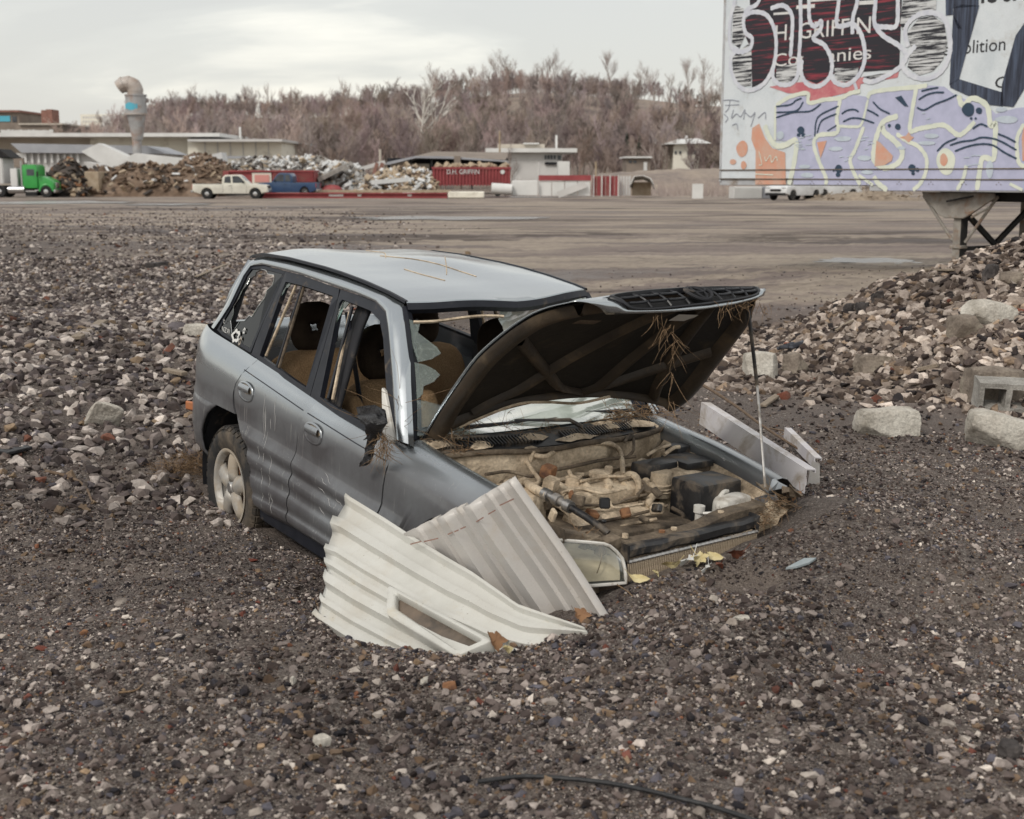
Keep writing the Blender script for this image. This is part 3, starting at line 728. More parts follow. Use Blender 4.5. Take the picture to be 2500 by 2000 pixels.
for sd in (-1, 1):
    holed(RDO, RDI, sd, .004, 'window_frame', 'black_trim', doors[sd][1]); holed(FDO, FDI, sd, .004, 'window_frame', 'black_trim', doors[sd][0])
    holed(QO, QI, sd, .002, 'quarter_window_frame', 'black_trim', suv, .02)
    def onG(x, z, d): return Vector((x, sd*(yG(z)-d), z))
    for a, b_, m_, d in (((.388,1.53),(.40,1.085),'black_trim',.010),((.405,1.53),(.42,1.08),'silt_dark',.014),((.30,1.52),(.215,1.12),'silt_metal',.02)):
        mb = MB(); mb.beam(onG(*a, d), onG(*b_, d), .013, .016, (0, 1, 0)); mb.build('window_channel', m_, doors[sd][1], bevel=.004)
    for a, b_, m_, d in (((.985,1.47),(1.075,1.045),'silt_metal',.022),((1.0,1.50),(1.045,1.045),'black_trim',.012)):
        mb = MB(); mb.beam(onG(*a, d), onG(*b_, d), .014, .016, (0, 1, 0)); mb.build('window_channel', m_, doors[sd][0], bevel=.004)
    mb = MB(); mb.grid([[Vector((lerp(.93, 1.10, k), sd*(yG(z)-.10+.03*k), z)) for k in (0, .5, 1)] for z in (1.55, 1.4, 1.2, .95, .6, .4)]); mb.build('pillar_trim', 'cabin_dark', suv, solid=.02, smooth=1)
    # inside faces of the doors
    mb = MB(); mb.grid([[Vector((x, sd*(.70-(z < .7)*.02), z if z < .95 else belt(x)-.02)) for x in (.1,.5,.84,.86,1.3,1.74)] for z in (.36,.6,.75,1.0)]); mb.build('door_lining', 'cabin_dark', suv, solid=.01)
# quarter glass: dark, mostly knocked out
JAG = [(-.17,1.555),(-.215,1.53),(-.205,1.515),(-.25,1.49),(-.245,1.46),(-.285,1.42),(-.30,1.37),(-.34,1.32),(-.315,1.28),(-.325,1.24),(-.26,1.175),(-.235,1.21),(-.20,1.255),(-.14,1.265),(-.10,1.30),(-.06,1.30),(-.02,1.36),(.035,1.42),(.03,1.46),(.065,1.49),(.05,1.52),(.02,1.545),(-.06,1.54),(-.10,1.555)]
holed(QI, JAG, -1, -.004, 'quarter_glass', 'privacy_glass', suv, .004)
rim = MB(); rim.tube([Vector((x, -(yG(z)-.001), z)) for x, z in JAG+JAG[:1]], .0016, 5); rim.build('broken_glass_edge', 'shard_glass', suv)
for poly in ([(.205,1.53),(.26,1.53),(.245,1.50),(.225,1.495),(.212,1.45)], [(.895,1.515),(.96,1.512),(.945,1.48),(.925,1.485),(.905,1.40),(.89,1.45)], [(.89,1.40),(.905,1.40),(.935,1.25),(.975,1.06),(.955,1.06),(.93,1.2)]):
    mb = MB(); mb.prism(poly, lambda a, b_, t: Vector((a, -(yG(b_)-.008-t), b_)), .005); mb.build('glass_shard', 'shard_glass', doors[-1][0 if poly[0][0] > .8 else 1])
# front window's triangular corner cover
mb = MB(); mb.prism([(1.565,1.20),(1.60,1.19),(1.80,1.005),(1.785,.985),(1.70,1.005),(1.60,1.04),(1.63,1.10)], lambda a, b_, t: Vector((a, -(yG(b_)+.022-t), b_)), .02); mb.build('mirror_cover', 'white_plastic', doors[-1][0], bevel=.004)

# text helper
def text_mesh(body, size, extrude=0.0):
    cu = bpy.data.curves.new('lettering', 'FONT'); cu.body = body; cu.size = size; cu.extrude = extrude; cu.resolution_u = 3
    o = bpy.data.objects.new('lettering', cu); COL.objects.link(o)
    bpy.context.view_layer.update()
    me = bpy.data.meshes.new_from_object(o.evaluated_get(bpy.context.evaluated_depsgraph_get()))
    V = [v.co.copy() for v in me.vertices]; F = [tuple(p.vertices) for p in me.polygons]
    bpy.data.objects.remove(o); bpy.data.meshes.remove(me); return V, F
V, F = text_mesh('NZW', .045)
mb = MB(); mb.V = [Vector((-.395+v.x*1.1, -(yG(1.17)+.004), 1.168+v.y)) for v in V]; mb.F = F
mb.build('window_sticker', 'sticker_white', suv)
V, F = text_mesh('FE', .030)
mb = MB(); mb.V = [Vector((-.385-v.y*.9, -(yG(1.215)+.004), 1.212+v.x)) for v in V]; mb.F = F; mb.build('window_sticker', 'sticker_white', suv)
rs = random.Random(4)
for (sx, sz, rx, rz, col) in ((-.19,1.172,.052,.035,'sticker_white'),(-.115,1.155,.016,.024,'alloy'),(-.10,1.215,.014,.016,'sticker_white')):
    pts = [(sx+rx*math.cos(a)*(1+.22*math.sin(5*a+sx*9)), sz+rz*math.sin(a)*(1+.2*math.cos(7*a))) for a in [2*PI*k/28 for k in range(28)]]
    inn = [((p[0]-sx)*.62+sx, (p[1]-sz)*.5+sz) for p in pts]
    holed(pts, inn, -1, .004, 'window_sticker', col, suv, .001)

# ------------------------------------------------------------------ roof
RX = [-.50,-.42,-.34,-.19,.15,.6,.8,1.05,1.30,1.45,1.56]; RZ = [1.50,1.57,1.612,1.640,1.652,1.650,1.644,1.630,1.608,1.588,1.566]
def roof_front(y): return 1.555-.22*y*y-.12*max(0, abs(y)-.45)-.17*max(0, y)
def roof_z(x, y):
    c = .030*(1-(y/.565)**2)
    d = .018*math.sin(3.1*(x-.2)+1.8*y)*math.sin(5.2*y+1.0)-.026*math.exp(-(((x-.95)/.35)**2+((y+.08)/.26)**2))-.012*math.exp(-(((x-.25)/.3)**2+((y-.15)/.3)**2))
    return interp(x, RX, RZ)+c+d*(1-(y/.565)**2)
rows = []
for i in range(45):
    s_ = i/44; row = []
    for j in range(31):
        y = -.565+1.13*j/30; x = lerp(-.50+.14*(abs(y)/.565)**3, roof_front(y), s_); row.append(Vector((x, y, roof_z(x, y))))
    rows.append(row)
edge = [Vector((p.x+.006, p.y, p.z-.018)) for p in rows[-1]]
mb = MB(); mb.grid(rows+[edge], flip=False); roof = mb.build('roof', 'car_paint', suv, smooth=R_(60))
if roof.data.polygons[400].normal.z < 0: roof.data.flip_normals()
for sd in (-1, 1):
    rw = [[], [], [], []]
    for k in range(41):
        x = lerp(-.36, 1.475 if sd < 0 else 1.38, k/40); z = interp(x, RX, RZ)
        for i, (dy, dz) in enumerate(((-.009,-.006),(-.007,.006),(.007,.005),(.009,-.008))): rw[i].append(Vector((x, sd*(.568+dy), z+dz)))
    mb = MB(); mb.grid(rw, flip=(sd > 0)); mb.build('roof_moulding', 'black_trim', roof, smooth=1)
for pts in ([(.35,-.1),(.75,.02),(1.1,.06)], [(.55,.2),(.9,.0),(1.0,-.06)], [(-.1,.05),(.15,.03),(.45,-.12)], [(.8,-.2),(1.15,-.16)]):
    mb = MB(); mb.tube([(x, y, roof_z(x, y)+.001) for x, y in smoothpath([Vector((a, b_, 0)).to_3d() for a, b_ in pts], 5) for x, y in [(x, y)]] if False else [(p.x, p.y, roof_z(p.x, p.y)+.001) for p in smoothpath([(a, b_, 0) for a, b_ in pts], 6)], .0028, 4); mb.build('roof_scratch', 'silt_metal', roof)
mb = MB(); mb.grid([[Vector((lerp(-.42, 1.42, i/10), lerp(-.54, .54, j/6), roof_z(lerp(-.42, 1.42, i/10), 0)-.05)) for j in range(7)] for i in range(11)]); mb.build('headliner', 'cabin_dark', suv)

# tailgate with its window surround
mb = MB()
mb.grid([[Vector((-.885+.02*(y/.6)**2+max(0, z-.9)*.10, y, z)) for y in LS(-.6, .6, 9)] for z in (.45,.6,.8,.95,1.15)])
for sd in (-1, 1): mb.grid([[Vector((x, sd*y1, z)) for x, y1, z in ((-.70,.64,1.15),(-.60,.60,1.38),(-.49,.53,1.575))], [Vector((x, sd*y1, z)) for x, y1, z in ((-.71,.54,1.15),(-.61,.51,1.38),(-.51,.46,1.55))]])
mb.build('tailgate', 'car_paint', suv, smooth=R_(40), solid=.03)
# rear bumper
def bumper_path(z):
    xe = interp(z, [.40,.5,.605,.70,.775], [-.40,-.435,-.415,-.335,-.225])
    off = interp(z, [.40,.46,.58,.70,.76,.782], [-.045,-.005,.010,.008,0,-.02])
    pts = [(xe,-.842),(-.48,-.838),(-.62,-.815),(-.74,-.770),(-.825,-.690),(-.875,-.560),(-.90,-.30),(-.905,0)]
    pts = [(x, y) for x, y in pts]; full = pts+[(x, -y) for x, y in pts[-2::-1]]
    out = []
    for k, (x, y) in enumerate(full):
        n = Vector((min(0, (x+.45)*1.6), y*.9)).normalized() if abs(y) < .84 else Vector((0, math.copysign(1, y)))
        out.append(Vector((x+n.x*off, y+n.y*off, z)))
    return smoothpath(out, 3)
zs = (.40,.43,.46,.52,.58,.64,.70,.74,.765,.778,.784)
rows = [bumper_path(z) for z in zs]; rows.append([Vector((p.x*.97, p.y*.955, .782)) for p in rows[-1]])
mb = MB(); mb.grid(rows, flip=True); bump = mb.build('rear_bumper', 'car_paint', suv, smooth=R_(45), solid=.012)
p0 = car_at(469, 1000, 1, -.79)
mb = MB(); mb.box((-.735,-.783,.655), (.12,.02,.055), (0,0,.42)); mb.build('side_marker', 'amber_lens', bump, bevel=.008)

# wheel arch linings and rear wheels
for sd in (-1, 1):
    mb = MB(); rows = []
    for a in LS(-.25, PI+.25, 22):
        rows.append([Vector((-.02+.47*math.cos(a), sd*y, .34+.455*math.sin(a))) for y in (.82,.60,.40)])
    mb.grid(rows); mb.add([rows[k][2] for k in range(len(rows))], [tuple(range(len(rows)))]); mb.build('wheel_arch_lining', 'cabin_dark', suv, smooth=1)
def wheel(x, z, sd, nm='rear_wheel'):
    Mx = Matrix.Translation((x, sd*.735, z)) @ Matrix.Rotation(-sd*PI/2, 4, 'X')      # local +Z points outward
    w = empty(nm); w.parent = suv; w.matrix_local = Mx
    mb = MB(); mb.lathe([(.222,-.095),(.30,-.105),(.338,-.098),(.348,-.085),(.350,-.05),(.350,.05),(.348,.085),(.338,.100),(.318,.112),(.295,.116),(.262,.112),(.238,.104),(.222,.095)], 56, cap=False)
    tyre = mb.build('tyre', 'tyre_rubber', w, smooth=R_(35))
    tr = MB()                                                  # tread blocks
    for k in range(44):
        a = 2*PI*k/44
        for zz, wd, sh in ((-.066,.040,.03),(-.022,.036,0),(.022,.036,.03),(.066,.040,0),(.098,.022,.0)):
            r = .352 if abs(zz) < .09 else .340; c = Matrix.Rotation(a+sh, 4, 'Z')
            tr.box(c @ Vector((r, 0, zz)), (.012,.036,wd), (c @ Matrix.Rotation(0 if abs(zz) < .09 else -.75, 4, 'Y')).to_3x3())
    tr.build('tread', 'tyre_rubber', w)
    mb = MB(); mb.lathe([(.225,-.09),(.215,-.08),(.200,-.02),(.198,.05),(.206,.085),(.226,.100),(.228,.108),(.218,.110),(.205,.102),(.192,.075)], 48, cap=False)
    mb.build('rim', 'alloy', w, smooth=R_(45))
    sp = MB()
    for k in range(5):
        a = 2*PI*k/5+.35; c = Matrix.Rotation(a, 4, 'Z'); rows = []
        for r, hw, zz in ((.04,.052,.085),(.08,.044,.092),(.12,.040,.093),(.16,.043,.086),(.20,.052,.072)):
            rows.append([c @ Vector((r, q*hw, zz-abs(q)**2*.03)) for q in (-1,-.6,0,.6,1)])
        sp.grid(rows)
    sp.build('spoke', 'alloy', w, smooth=1, solid=.02)
    mb = MB(); mb.lathe([(.002,.108),(.028,.108),(.034,.10),(.062,.092),(.068,.07),(.068,.02)], 24); mb.build('hub_cap', 'bare_metal', w, smooth=R_(40))
    mb = MB(); mb.lathe([(.0,-.02),(.20,-.02),(.20,.0),(.0,.0)], 30); mb.build('brake_drum', 'rust', w)
    return w
wheel(-.02, .325, -1); wheel(-.02, .325, 1)
# ------------------------------------------------------------------ windscreen opening, cowl, wipers
def ws(y, s):     # point of the original windscreen plane, s = 0 at the roof, 1 at the cowl
    x0 = roof_front(y)+.004; z0 = roof_z(x0, y)-.02
    x1 = 1.86-.10*(y/.68)**2; z1 = .995
    yy = y*lerp(.98, 1.17, s); return Vector((lerp(x0, x1, s)+.03*math.sin(PI*s), yy, lerp(z0, z1, s)))
band = MB()
band.grid([[ws(y, 0)+Vector((0,0,.012)) for y in LS(-.575,.575,25)], [ws(y, .022)+Vector((.004,0,0)) for y in LS(-.575,.575,25)], [ws(y, .055)+Vector((-.03,0,0)) for y in LS(-.575,.575,25)]])
for sd in (-1, 1):
    band.grid([[ws(sd*.60, s) + Vector((.012,0,0)) for s in LS(0, 1, 14)], [ws(sd*.578, s)+Vector((.004,0,0)) for s in LS(0, 1, 14)], [ws(sd*.545, s)+Vector((-.025,0,0)) for s in LS(0, 1, 14)]])
band.build('windscreen_surround', 'black_trim', suv, solid=.008)
# strip torn off the header
mb = MB(); mb.tube([ws(y, .10+.012*math.sin(9*y))+Vector((.012,0,-.004)) for y in LS(-.56,-.10,14)], .008, 5); mb.build('header_strip', 'silt_metal', suv)
# laminated windscreen, crazed and sagging
def sag(y, s):
    p = ws(y, s); k = math.sin(PI*min(1, s*1.05))
    d = .20*k*(1-.5*abs(y-.2)/.6)+.035*math.sin(9*y+4*s)*k+.02*math.sin(17*s+6*y)
    return p+Vector((-d*.9, 0, -d*.45))
rows = []
for i in range(27):
    s = .02+.96*i/26
    y0 = interp(s, [0,.08,.2,.33,.45,.60,.72,.85,1], [-.16,-.10,-.02,.05,.0,-.12,-.36,-.50,-.56])+.03*math.sin(23*s)+.02*math.sin(51*s)
    rows.append([sag(lerp(y0, .575, j/20), s) for j in range(21)])
mb = MB(); mb.grid(rows); mb.build('windscreen', 'crazed_glass', suv, smooth=R_(30))
# shards standing in the frame by the near pillar
def shard(poly, mat='shard_glass', name='windscreen_shard'):
    mb = MB(); mb.prism(poly, lambda a, b, t: ws(a, b)+Vector((.006-t, 0, 0)), .005); mb.build(name, mat, suv)
shard([(-.575,.10),(-.53,.13),(-.545,.20),(-.47,.31),(-.455,.36),(-.50,.40),(-.56,.42),(-.575,.30)])
shard([(-.575,.42),(-.53,.44),(-.49,.48),(-.47,.52),(-.50,.57),(-.545,.60),(-.55,.66),(-.575,.70)])
shard([(-.575,.70),(-.54,.71),(-.44,.77),(-.36,.84),(-.36,.90),(-.44,.96),(-.575,.97)], 'clear_glass')
# far pillar inside the cabin and sun visor
mb = MB(); mb.grid([[Vector((x, y, z)) for x, y, z in ((1.38,.10,1.53),(1.36,.22,1.53))], [Vector((x, y, z)) for x, y, z in ((1.47,.11,1.36),(1.45,.21,1.36))]]); mb.build('sun_visor', 'cabin_dark', suv, solid=.02)
# dashboard and steering wheel
mb = MB(); mb.grid([[Vector((x+.06*(y/.65)**2*-1, y, z)) for y in LS(-.66,.66,11)] for x, z in ((1.80,.97),(1.66,.985),(1.52,.97),(1.45,.90),(1.47,.75),(1.55,.60))]); mb.build('dashboard', 'cabin_dark', suv, solid=.02, smooth=R_(50))
Ms = Matrix.Translation((1.33,.36,.90)) @ Matrix.Rotation(R_(-62), 4, 'Y')
mb = MB(); mb.tube([Ms @ Vector((.18*math.cos(a), .18*math.sin(a), 0)) for a in LS(0, 2*PI, 25)], .014, 8)
for a in (0, 2.1, 4.2): mb.tube([Ms @ Vector((0,0,-.02)), Ms @ Vector((.18*math.cos(a), .18*math.sin(a), 0))], .016, 6)
mb.build('steering_wheel', 'black_plastic', suv, smooth=1)
# cowl panel with louvres
mb = MB(); ny_ = 29
def cowl(y, s): return Vector((lerp(1.845, 2.01, s)-.10*(y/.68)**2, y, lerp(.995, .958, s)+.012*math.sin(PI*s)))
mb.grid([[cowl(y, s) for y in LS(-.69,.69,ny_)] for s in (0,.25,.5,.75,1)]+[[cowl(y, 1)+Vector((0,0,-.05)) for y in LS(-.69,.69,ny_)]], flip=True)
cw = mb.build('cowl_panel', 'black_plastic', suv, smooth=R_(40))
fin = MB()
for k in range(74):
    y = -.64+1.28*k/73
    if -.12 < y < .02: continue
    a = cowl(y, .52); b = cowl(y+.006, .88); fin.beam(a+Vector((0,0,.012)), b+Vector((0,0,.008)), .006, .014)
fin.build('cowl_louvre', 'black_plastic', cw)
dst = MB()
for (y, s, rx, ry) in ((-.60,.6,.09,.06),(-.42,.75,.07,.05),(-.15,.55,.10,.05),(.1,.8,.12,.04),(.35,.4,.10,.06),(.52,.6,.12,.07),(-.5,.3,.05,.04)):
    c = cowl(y, s); rws = []
    for i in range(5):
        r = i/4; rws.append([c+Vector((ry*r*math.sin(a)*(1+.25*math.sin(3*a+y*9)), rx*r*math.cos(a)*(1+.2*math.cos(4*a+y*7)), .020*(1-r*r)-.004+.004*math.sin(a*5))) for a in LS(0, 2*PI, 15)])
    dst.grid(rws)
dst.build('silt_drift', 'silt_metal', cw, smooth=1)
for y0, y1 in ((-.42,.12),(.02,.55)):
    a = cowl(y0, .1)+Vector((-.03,0,.035)); b = cowl(y1, .05)+Vector((-.04,0,.028)); mid = a.lerp(b, .5)
    mb = MB(); mb.beam(a, b, .012, .022); mb.build('wiper_blade', 'black_plastic', suv, bevel=.003)
    mb = MB(); mb.tube([cowl(y1+.05, .55)+Vector((0,0,.02)), cowl(y1, .3)+Vector((0,0,.045)), mid+Vector((.01,0,.018))], [.013,.010,.006], 6); mb.build('wiper_arm', 'black_plastic', suv, smooth=1)

# ------------------------------------------------------------------ seats
def cushion(parent, name, mat, c, d, rot=(0,0,0), puff=.12, n=9):
    mb = MB(); m = rotm(rot[2], rot[1], rot[0]); c = Vector(c)
    def pt(a, b, e):     # superellipsoid
        v = Vector((a, b, e)); mx = max(abs(a), abs(b), abs(e)); v = v/mx; l = (abs(v.x)**4+abs(v.y)**4+abs(v.z)**4)**.25; v = v/l
        return c + m @ Vector((v.x*d[0]/2, v.y*d[1]/2, v.z*d[2]/2))
    L = LS(-1, 1, n)
    for ax in range(3):
        for sg in (-1, 1):
            rows = []
            for a in L:
                row = []
                for b in L:
                    q = [0,0,0]; q[ax] = sg; q[(ax+1) % 3] = a; q[(ax+2) % 3] = b; row.append(pt(*q))
                rows.append(row)
            mb.grid(rows, flip=(sg < 0))
    return mb.build(name, mat, parent, smooth=1)
def headrest(parent, x, y, z, mat):
    mb = MB(); n = 26                                         # padded ring with a gap in the middle
    rows = []
    for k in range(n+1):
        a = 2*PI*k/n; cx, cz = math.copysign(abs(math.cos(a))**.6, math.cos(a)), math.copysign(abs(math.sin(a))**.6, math.sin(a))
        c = Vector((x-.02*cz, y+.085*cx, z+.080*cz)); o = Vector((0, cx, cz)).normalized()
        rows.append([c+o*(.070*math.cos(b))+Vector((1,0,0))*(.050*math.sin(b)) for b in LS(0, 2*PI, 11)])
    mb.grid(rows); mb.build('headrest', mat, parent, smooth=1)
    for dy in (-.06,.06):
        mb = MB(); mb.tube([(x, y+dy, z-.10), (x+.01, y+dy, z-.24)], .006, 6); mb.build('headrest_post', 'bare_metal', parent)
def front_seat(y):
    s = empty('front_seat'); s.parent = suv
    cushion(s, 'seat_back', 'seat_tan', (.985, y, .80), (.16,.50,.62), (0,-.22,0))
    for sd in (-1, 1): cushion(s, 'side_bolster', 'seat_tan', (1.03, y+sd*.215, .78), (.16,.10,.52), (0,-.22,0))
    cushion(s, 'seat_base', 'seat_tan', (1.25, y, .56), (.56,.50,.18), (0,-.1,0)); headrest(s, .90, y, 1.235, 'seat_dark')
front_seat(-.37); front_seat(.37)
rb = empty('rear_bench'); rb.parent = suv
for y, w in ((-.32,.66),(.34,.62)):
    cushion(rb, 'seat_back', 'seat_tan', (.10, y, .82), (.17,w,.60), (0,-.24,0)); cushion(rb, 'seat_base', 'seat_tan', (.40, y, .58), (.52,w,.18), (0,-.08,0))
headrest(rb, .02, -.34, 1.235, 'seat_dark'); headrest(rb, .02, .34, 1.235, 'seat_dark')
mb = MB(); mb.box((-.45,0,.60), (.7,1.2,.42)); mb.build('luggage_floor', 'cabin_dark', suv, bevel=.03)
mb = MB(); mb.beam((.93,-.60,1.46), (1.12,-.52,.52), .045, .004, (0,1,0)); mb.build('seat_belt', 'black_trim', suv)

# ------------------------------------------------------------------ raised bonnet (built open and bent, as it stands)
NB = [(1.805,.996),(1.92,1.145),(2.044,1.285),(2.216,1.455),(2.433,1.61),(2.615,1.707),(2.773,1.759)]         # near edge (x, z)
FB = [(2.019,1.092),(2.11,1.165),(2.20,1.255),(2.32,1.395),(2.46,1.545),(2.58,1.665),(2.72,1.758)]            # far edge
NP, FP = smoothpath([(x, 0, z) for x, z in NB], 4), smoothpath([(x, 0, z) for x, z in FB], 4)
NS = len(NP)
def bon(q, w):          # q 0..1 hinge to grille top, w -1..1 across
    k = q*(NS-1); i = min(int(k), NS-2); f = k-i
    a, b = NP[i].lerp(NP[i+1], f), FP[i].lerp(FP[i+1], f)
    hw = interp(q, [0,.5,.8,1], [.66,.645,.615,.565 if w < 0 else .50]); p = a.lerp(b, (w+1)/2); p.y = hw*w
    d = (NP[i+1]-NP[i]).lerp(FP[i+1]-FP[i], (w+1)/2).normalized(); n = Vector((-d.z, 0, d.x))
    c = (1-w*w)
    rear = .155*c*max(0, 1-q*3.2)                      # hinge edge bows up in the middle
    p += n*(.045*c*(1-.4*q))+d*rear*.9+n*rear*.25
    return p, n, d
def lipf(w, r):         # turned-down front with the grille, r 0..1
    p, n, d = bon(1, w); pn = Vector((2.80, .43*w, lerp(1.705, 1.752, (w+1)/2)))
    bulge = (1-w*w)*.055
    end = pn+Vector((.05*(1-w*w)+.012, 0, 0))
    m = p.lerp(end, .5)+d*.05+n*.022
    t = r; q = (1-t)**2*p+2*t*(1-t)*m+t*t*end
    q.y = lerp(p.y, .43*w, t); q.x += bulge*t
    return q
nw = 29; rows = []
for i in range(25): rows.append([bon(i/24, -1+2*j/(nw-1))[0] for j in range(nw)])
for i in range(1, 9): rows.append([lipf(-1+2*j/(nw-1), i/8) for j in range(nw)])
mb = MB(); mb.grid(rows, flip=True)
mb.F = [f for i, f in enumerate(mb.F) if not (25 <= i//(nw-1) <= 30 and -.76 < -1+2*(i % (nw-1)+.5)/(nw-1) < .86)]     # opening for the grille
bonnet = mb.build('bonnet', 'car_paint', suv, smooth=R_(50), solid=.004, offset=-1)
# inner frame under the skin
def under(q, w, off):
    p, n, d = bon(q, w); return p-n*off
fr = MB(); rows = []
for i in range(25):
    q = .01+.97*i/24; rows.append([under(q, -.985+1.97*j/(nw-1), .010+.018*min(1, 8*min(q, 1-q, 1-abs(-.985+1.97*j/(nw-1))))) for j in range(nw)])
fr.grid(rows); fr.build('bonnet_inner_panel', 'hood_under', bonnet, smooth=R_(50))
def rib(pts, w0, h0):
    pp = smoothpath([(a, b, 0) for a, b in pts], 8); rws = []
    for k, p in enumerate(pp):
        t0 = pp[min(k+1, len(pp)-1)]-pp[max(k-1, 0)]; nn = Vector((-t0.y, t0.x, 0)).normalized()
        row = []
        for e, hgt in ((-1,.016),(-.75,.030),(-.45,h0+.012),(0,h0+.020),(.45,h0+.012),(.75,.030),(1,.016)):
            qq = p.x+nn.x*e*w0*.8; wv = p.y+nn.y*e*w0*1.5; row.append(under(min(max(qq, .005), .995), max(-.99, min(.99, wv)), hgt))
        rws.append(row)
    m = MB(); m.grid(rws); m.build('bonnet_rib', 'hood_rib', bonnet, smooth=R_(60))
rib([(.03,-.90),(.25,-.93),(.5,-.93),(.75,-.92),(.95,-.86)], .058, .044)
rib([(.03,.90),(.25,.93),(.5,.93),(.75,.92),(.95,.88)], .058, .044)
rib([(.07,-.9),(.075,-.4),(.075,0),(.075,.4),(.07,.9)], .060, .042)
rib([(.93,-.85),(.94,-.4),(.94,0),(.94,.4),(.93,.85)], .050, .040)
rib([(.12,-.72),(.36,-.42),(.62,-.10),(.92,.22)], .036, .042)
rib([(.62,-.86),(.48,-.52),(.34,-.22),(.12,.12)], .036, .042)
rib([(.12,.10),(.36,.20),(.62,.32),(.92,.42)], .036, .042)
rib([(.12,.72),(.4,.62),(.66,.55),(.92,.50)], .036, .042)
rib([(.30,.18),(.40,.45),(.55,.86)], .035, .040)
for wv, q, sz in ((.30,.80,(.10,.075)),(-.55,.78,(.10,.06))):
    p, n, d = bon(q, wv); c = p-n*.060
    s_ = Vector((0,1,0)); m = MB(); m.add([c+s_*sz[0]*a*.55+d*sz[1]*b*.5-n*.004*(a+b) for a, b in ((-1,-1),(1,-1),(1,1),(-1,1))], [(0,1,2,3)]); m.build('bonnet_label', 'sticker_white' if wv > 0 else 'silt_dark', bonnet)
# release cable hanging along the hinge edge
m = MB(); m.tube(smoothpath([under(.06,-.80,.06), under(.14,-.45,.065), under(.12,-.2,.075), under(.10,.05,.095), under(.16,.30,.07)], 6), .007, 5); m.build('bonnet_cable', 'silt_metal', bonnet, smooth=1)
# grille
def grl(w, r, o=.0):
    a = lipf(w, r); b = lipf(w, min(1, r+.02)); c = lipf(min(1, w+.02), r) if w < .97 else lipf(w-.02, r)
    t1 = (b-a) if r < .98 else a-lipf(w, r-.02); t2 = (c-a)*(1 if w < .97 else -1); n = t2.cross(t1).normalized()
    if n.z < 0: n = -n
    return a+n*o
W0, W1, R0, R1 = -.76, .86, .12, .90
m = MB(); loop = []
for k in range(61):
    a = 2*PI*k/60; cx = math.copysign(abs(math.cos(a))**.35, math.cos(a)); cz = math.copysign(abs(math.sin(a))**.35, math.sin(a))
    loop.append((lerp(W0, W1, (cx+1)/2), lerp(R0, R1, (cz+1)/2)))
cW, cR = (W0+W1)/2, (R0+R1)/2
m.grid([[grl(cW+(w-cW)*f1, cR+(r-cR)*f2, o) for w, r in loop] for f1, f2, o in ((1.035,1.10,.002),(1.02,1.05,.010),(.985,.95,.010),(.975,.90,-.012))]); m.build('grille_surround', 'grille_black', bonnet, smooth=R_(60))
m = MB(); m.grid([[grl(lerp(W0, W1, j/20), lerp(R0+.03, R1-.03, i/4), -.030) for j in range(21)] for i in range(5)]); m.build('grille_backing', 'dark_void', bonnet)
for rr in (.37,.63):
    for sg in (-1, 1):
        for k in range(3):
            w0 = .05+sg*(.20+.195*k); w1 = .05+sg*(.20+.195*k+.175)
            m = MB(); m.tube([grl(lerp(w0, w1, t), rr+.02*math.sin(PI*t), .002) for t in LS(0, 1, 8)], .0060, 6); m.build('grille_bar', 'grille_black', bonnet, smooth=1)
for k in range(-4, 5):
    wv = .05+.195*k
    if abs(k) < 1: continue
    m = MB(); m.tube([grl(wv+.012*(t-.5)*k, lerp(R0+.06, R1-.06, t), .000) for t in LS(0, 1, 5)], .0050, 5); m.build('grille_upright', 'grille_black', bonnet, smooth=1)
def ell(cw, cr, rw, rrd, th, o=.008):
    mm = MB(); mm.tube([grl(cw+rw*math.cos(a), cr+rrd*math.sin(a), o) for a in LS(0, 2*PI, 29)], th, 6); return mm
em = ell(.05,.50,.125,.30,.0075); e2 = ell(.05,.50,.046,.27,.0050,.010); e3 = ell(.05,.40,.092,.14,.0050,.012)
em.add(e2.V, e2.F); em.add(e3.V, e3.F); em.build('emblem', 'cabin_dark', bonnet, smooth=1)
m = MB(); m.add([grl(.05+.11*math.cos(a), .50+.26*math.sin(a), .003) for a in LS(0, 2*PI, 28)[:-1]], [tuple(range(27))]); m.build('emblem_plate', 'dark_void', bonnet)
# prop rod on the far side
a = under(.93,.86,.03); b = car_at(1868, 1190, 1, .45)
m = MB(); m.tube(smoothpath([a, a+Vector((.03,0,-.09)), car_at(1848, 940, 1, .50), b], 6), .0062, 6); m.build('prop_rod', 'bare_metal', suv, smooth=1)
m = MB(); pr = smoothpath([a, a+Vector((.03,0,-.09)), car_at(1848, 940, 1, .50)], 6); m.tube([p+Vector((.0005,0,0)) for p in pr], .0085, 6); m.build('prop_rod_sleeve', 'black_plastic', suv, smooth=1)

# ------------------------------------------------------------------ engine bay
def E3(zx, zy, z): return car_at(1000+zx/2.156, 980+zy/2.156, 2, z)
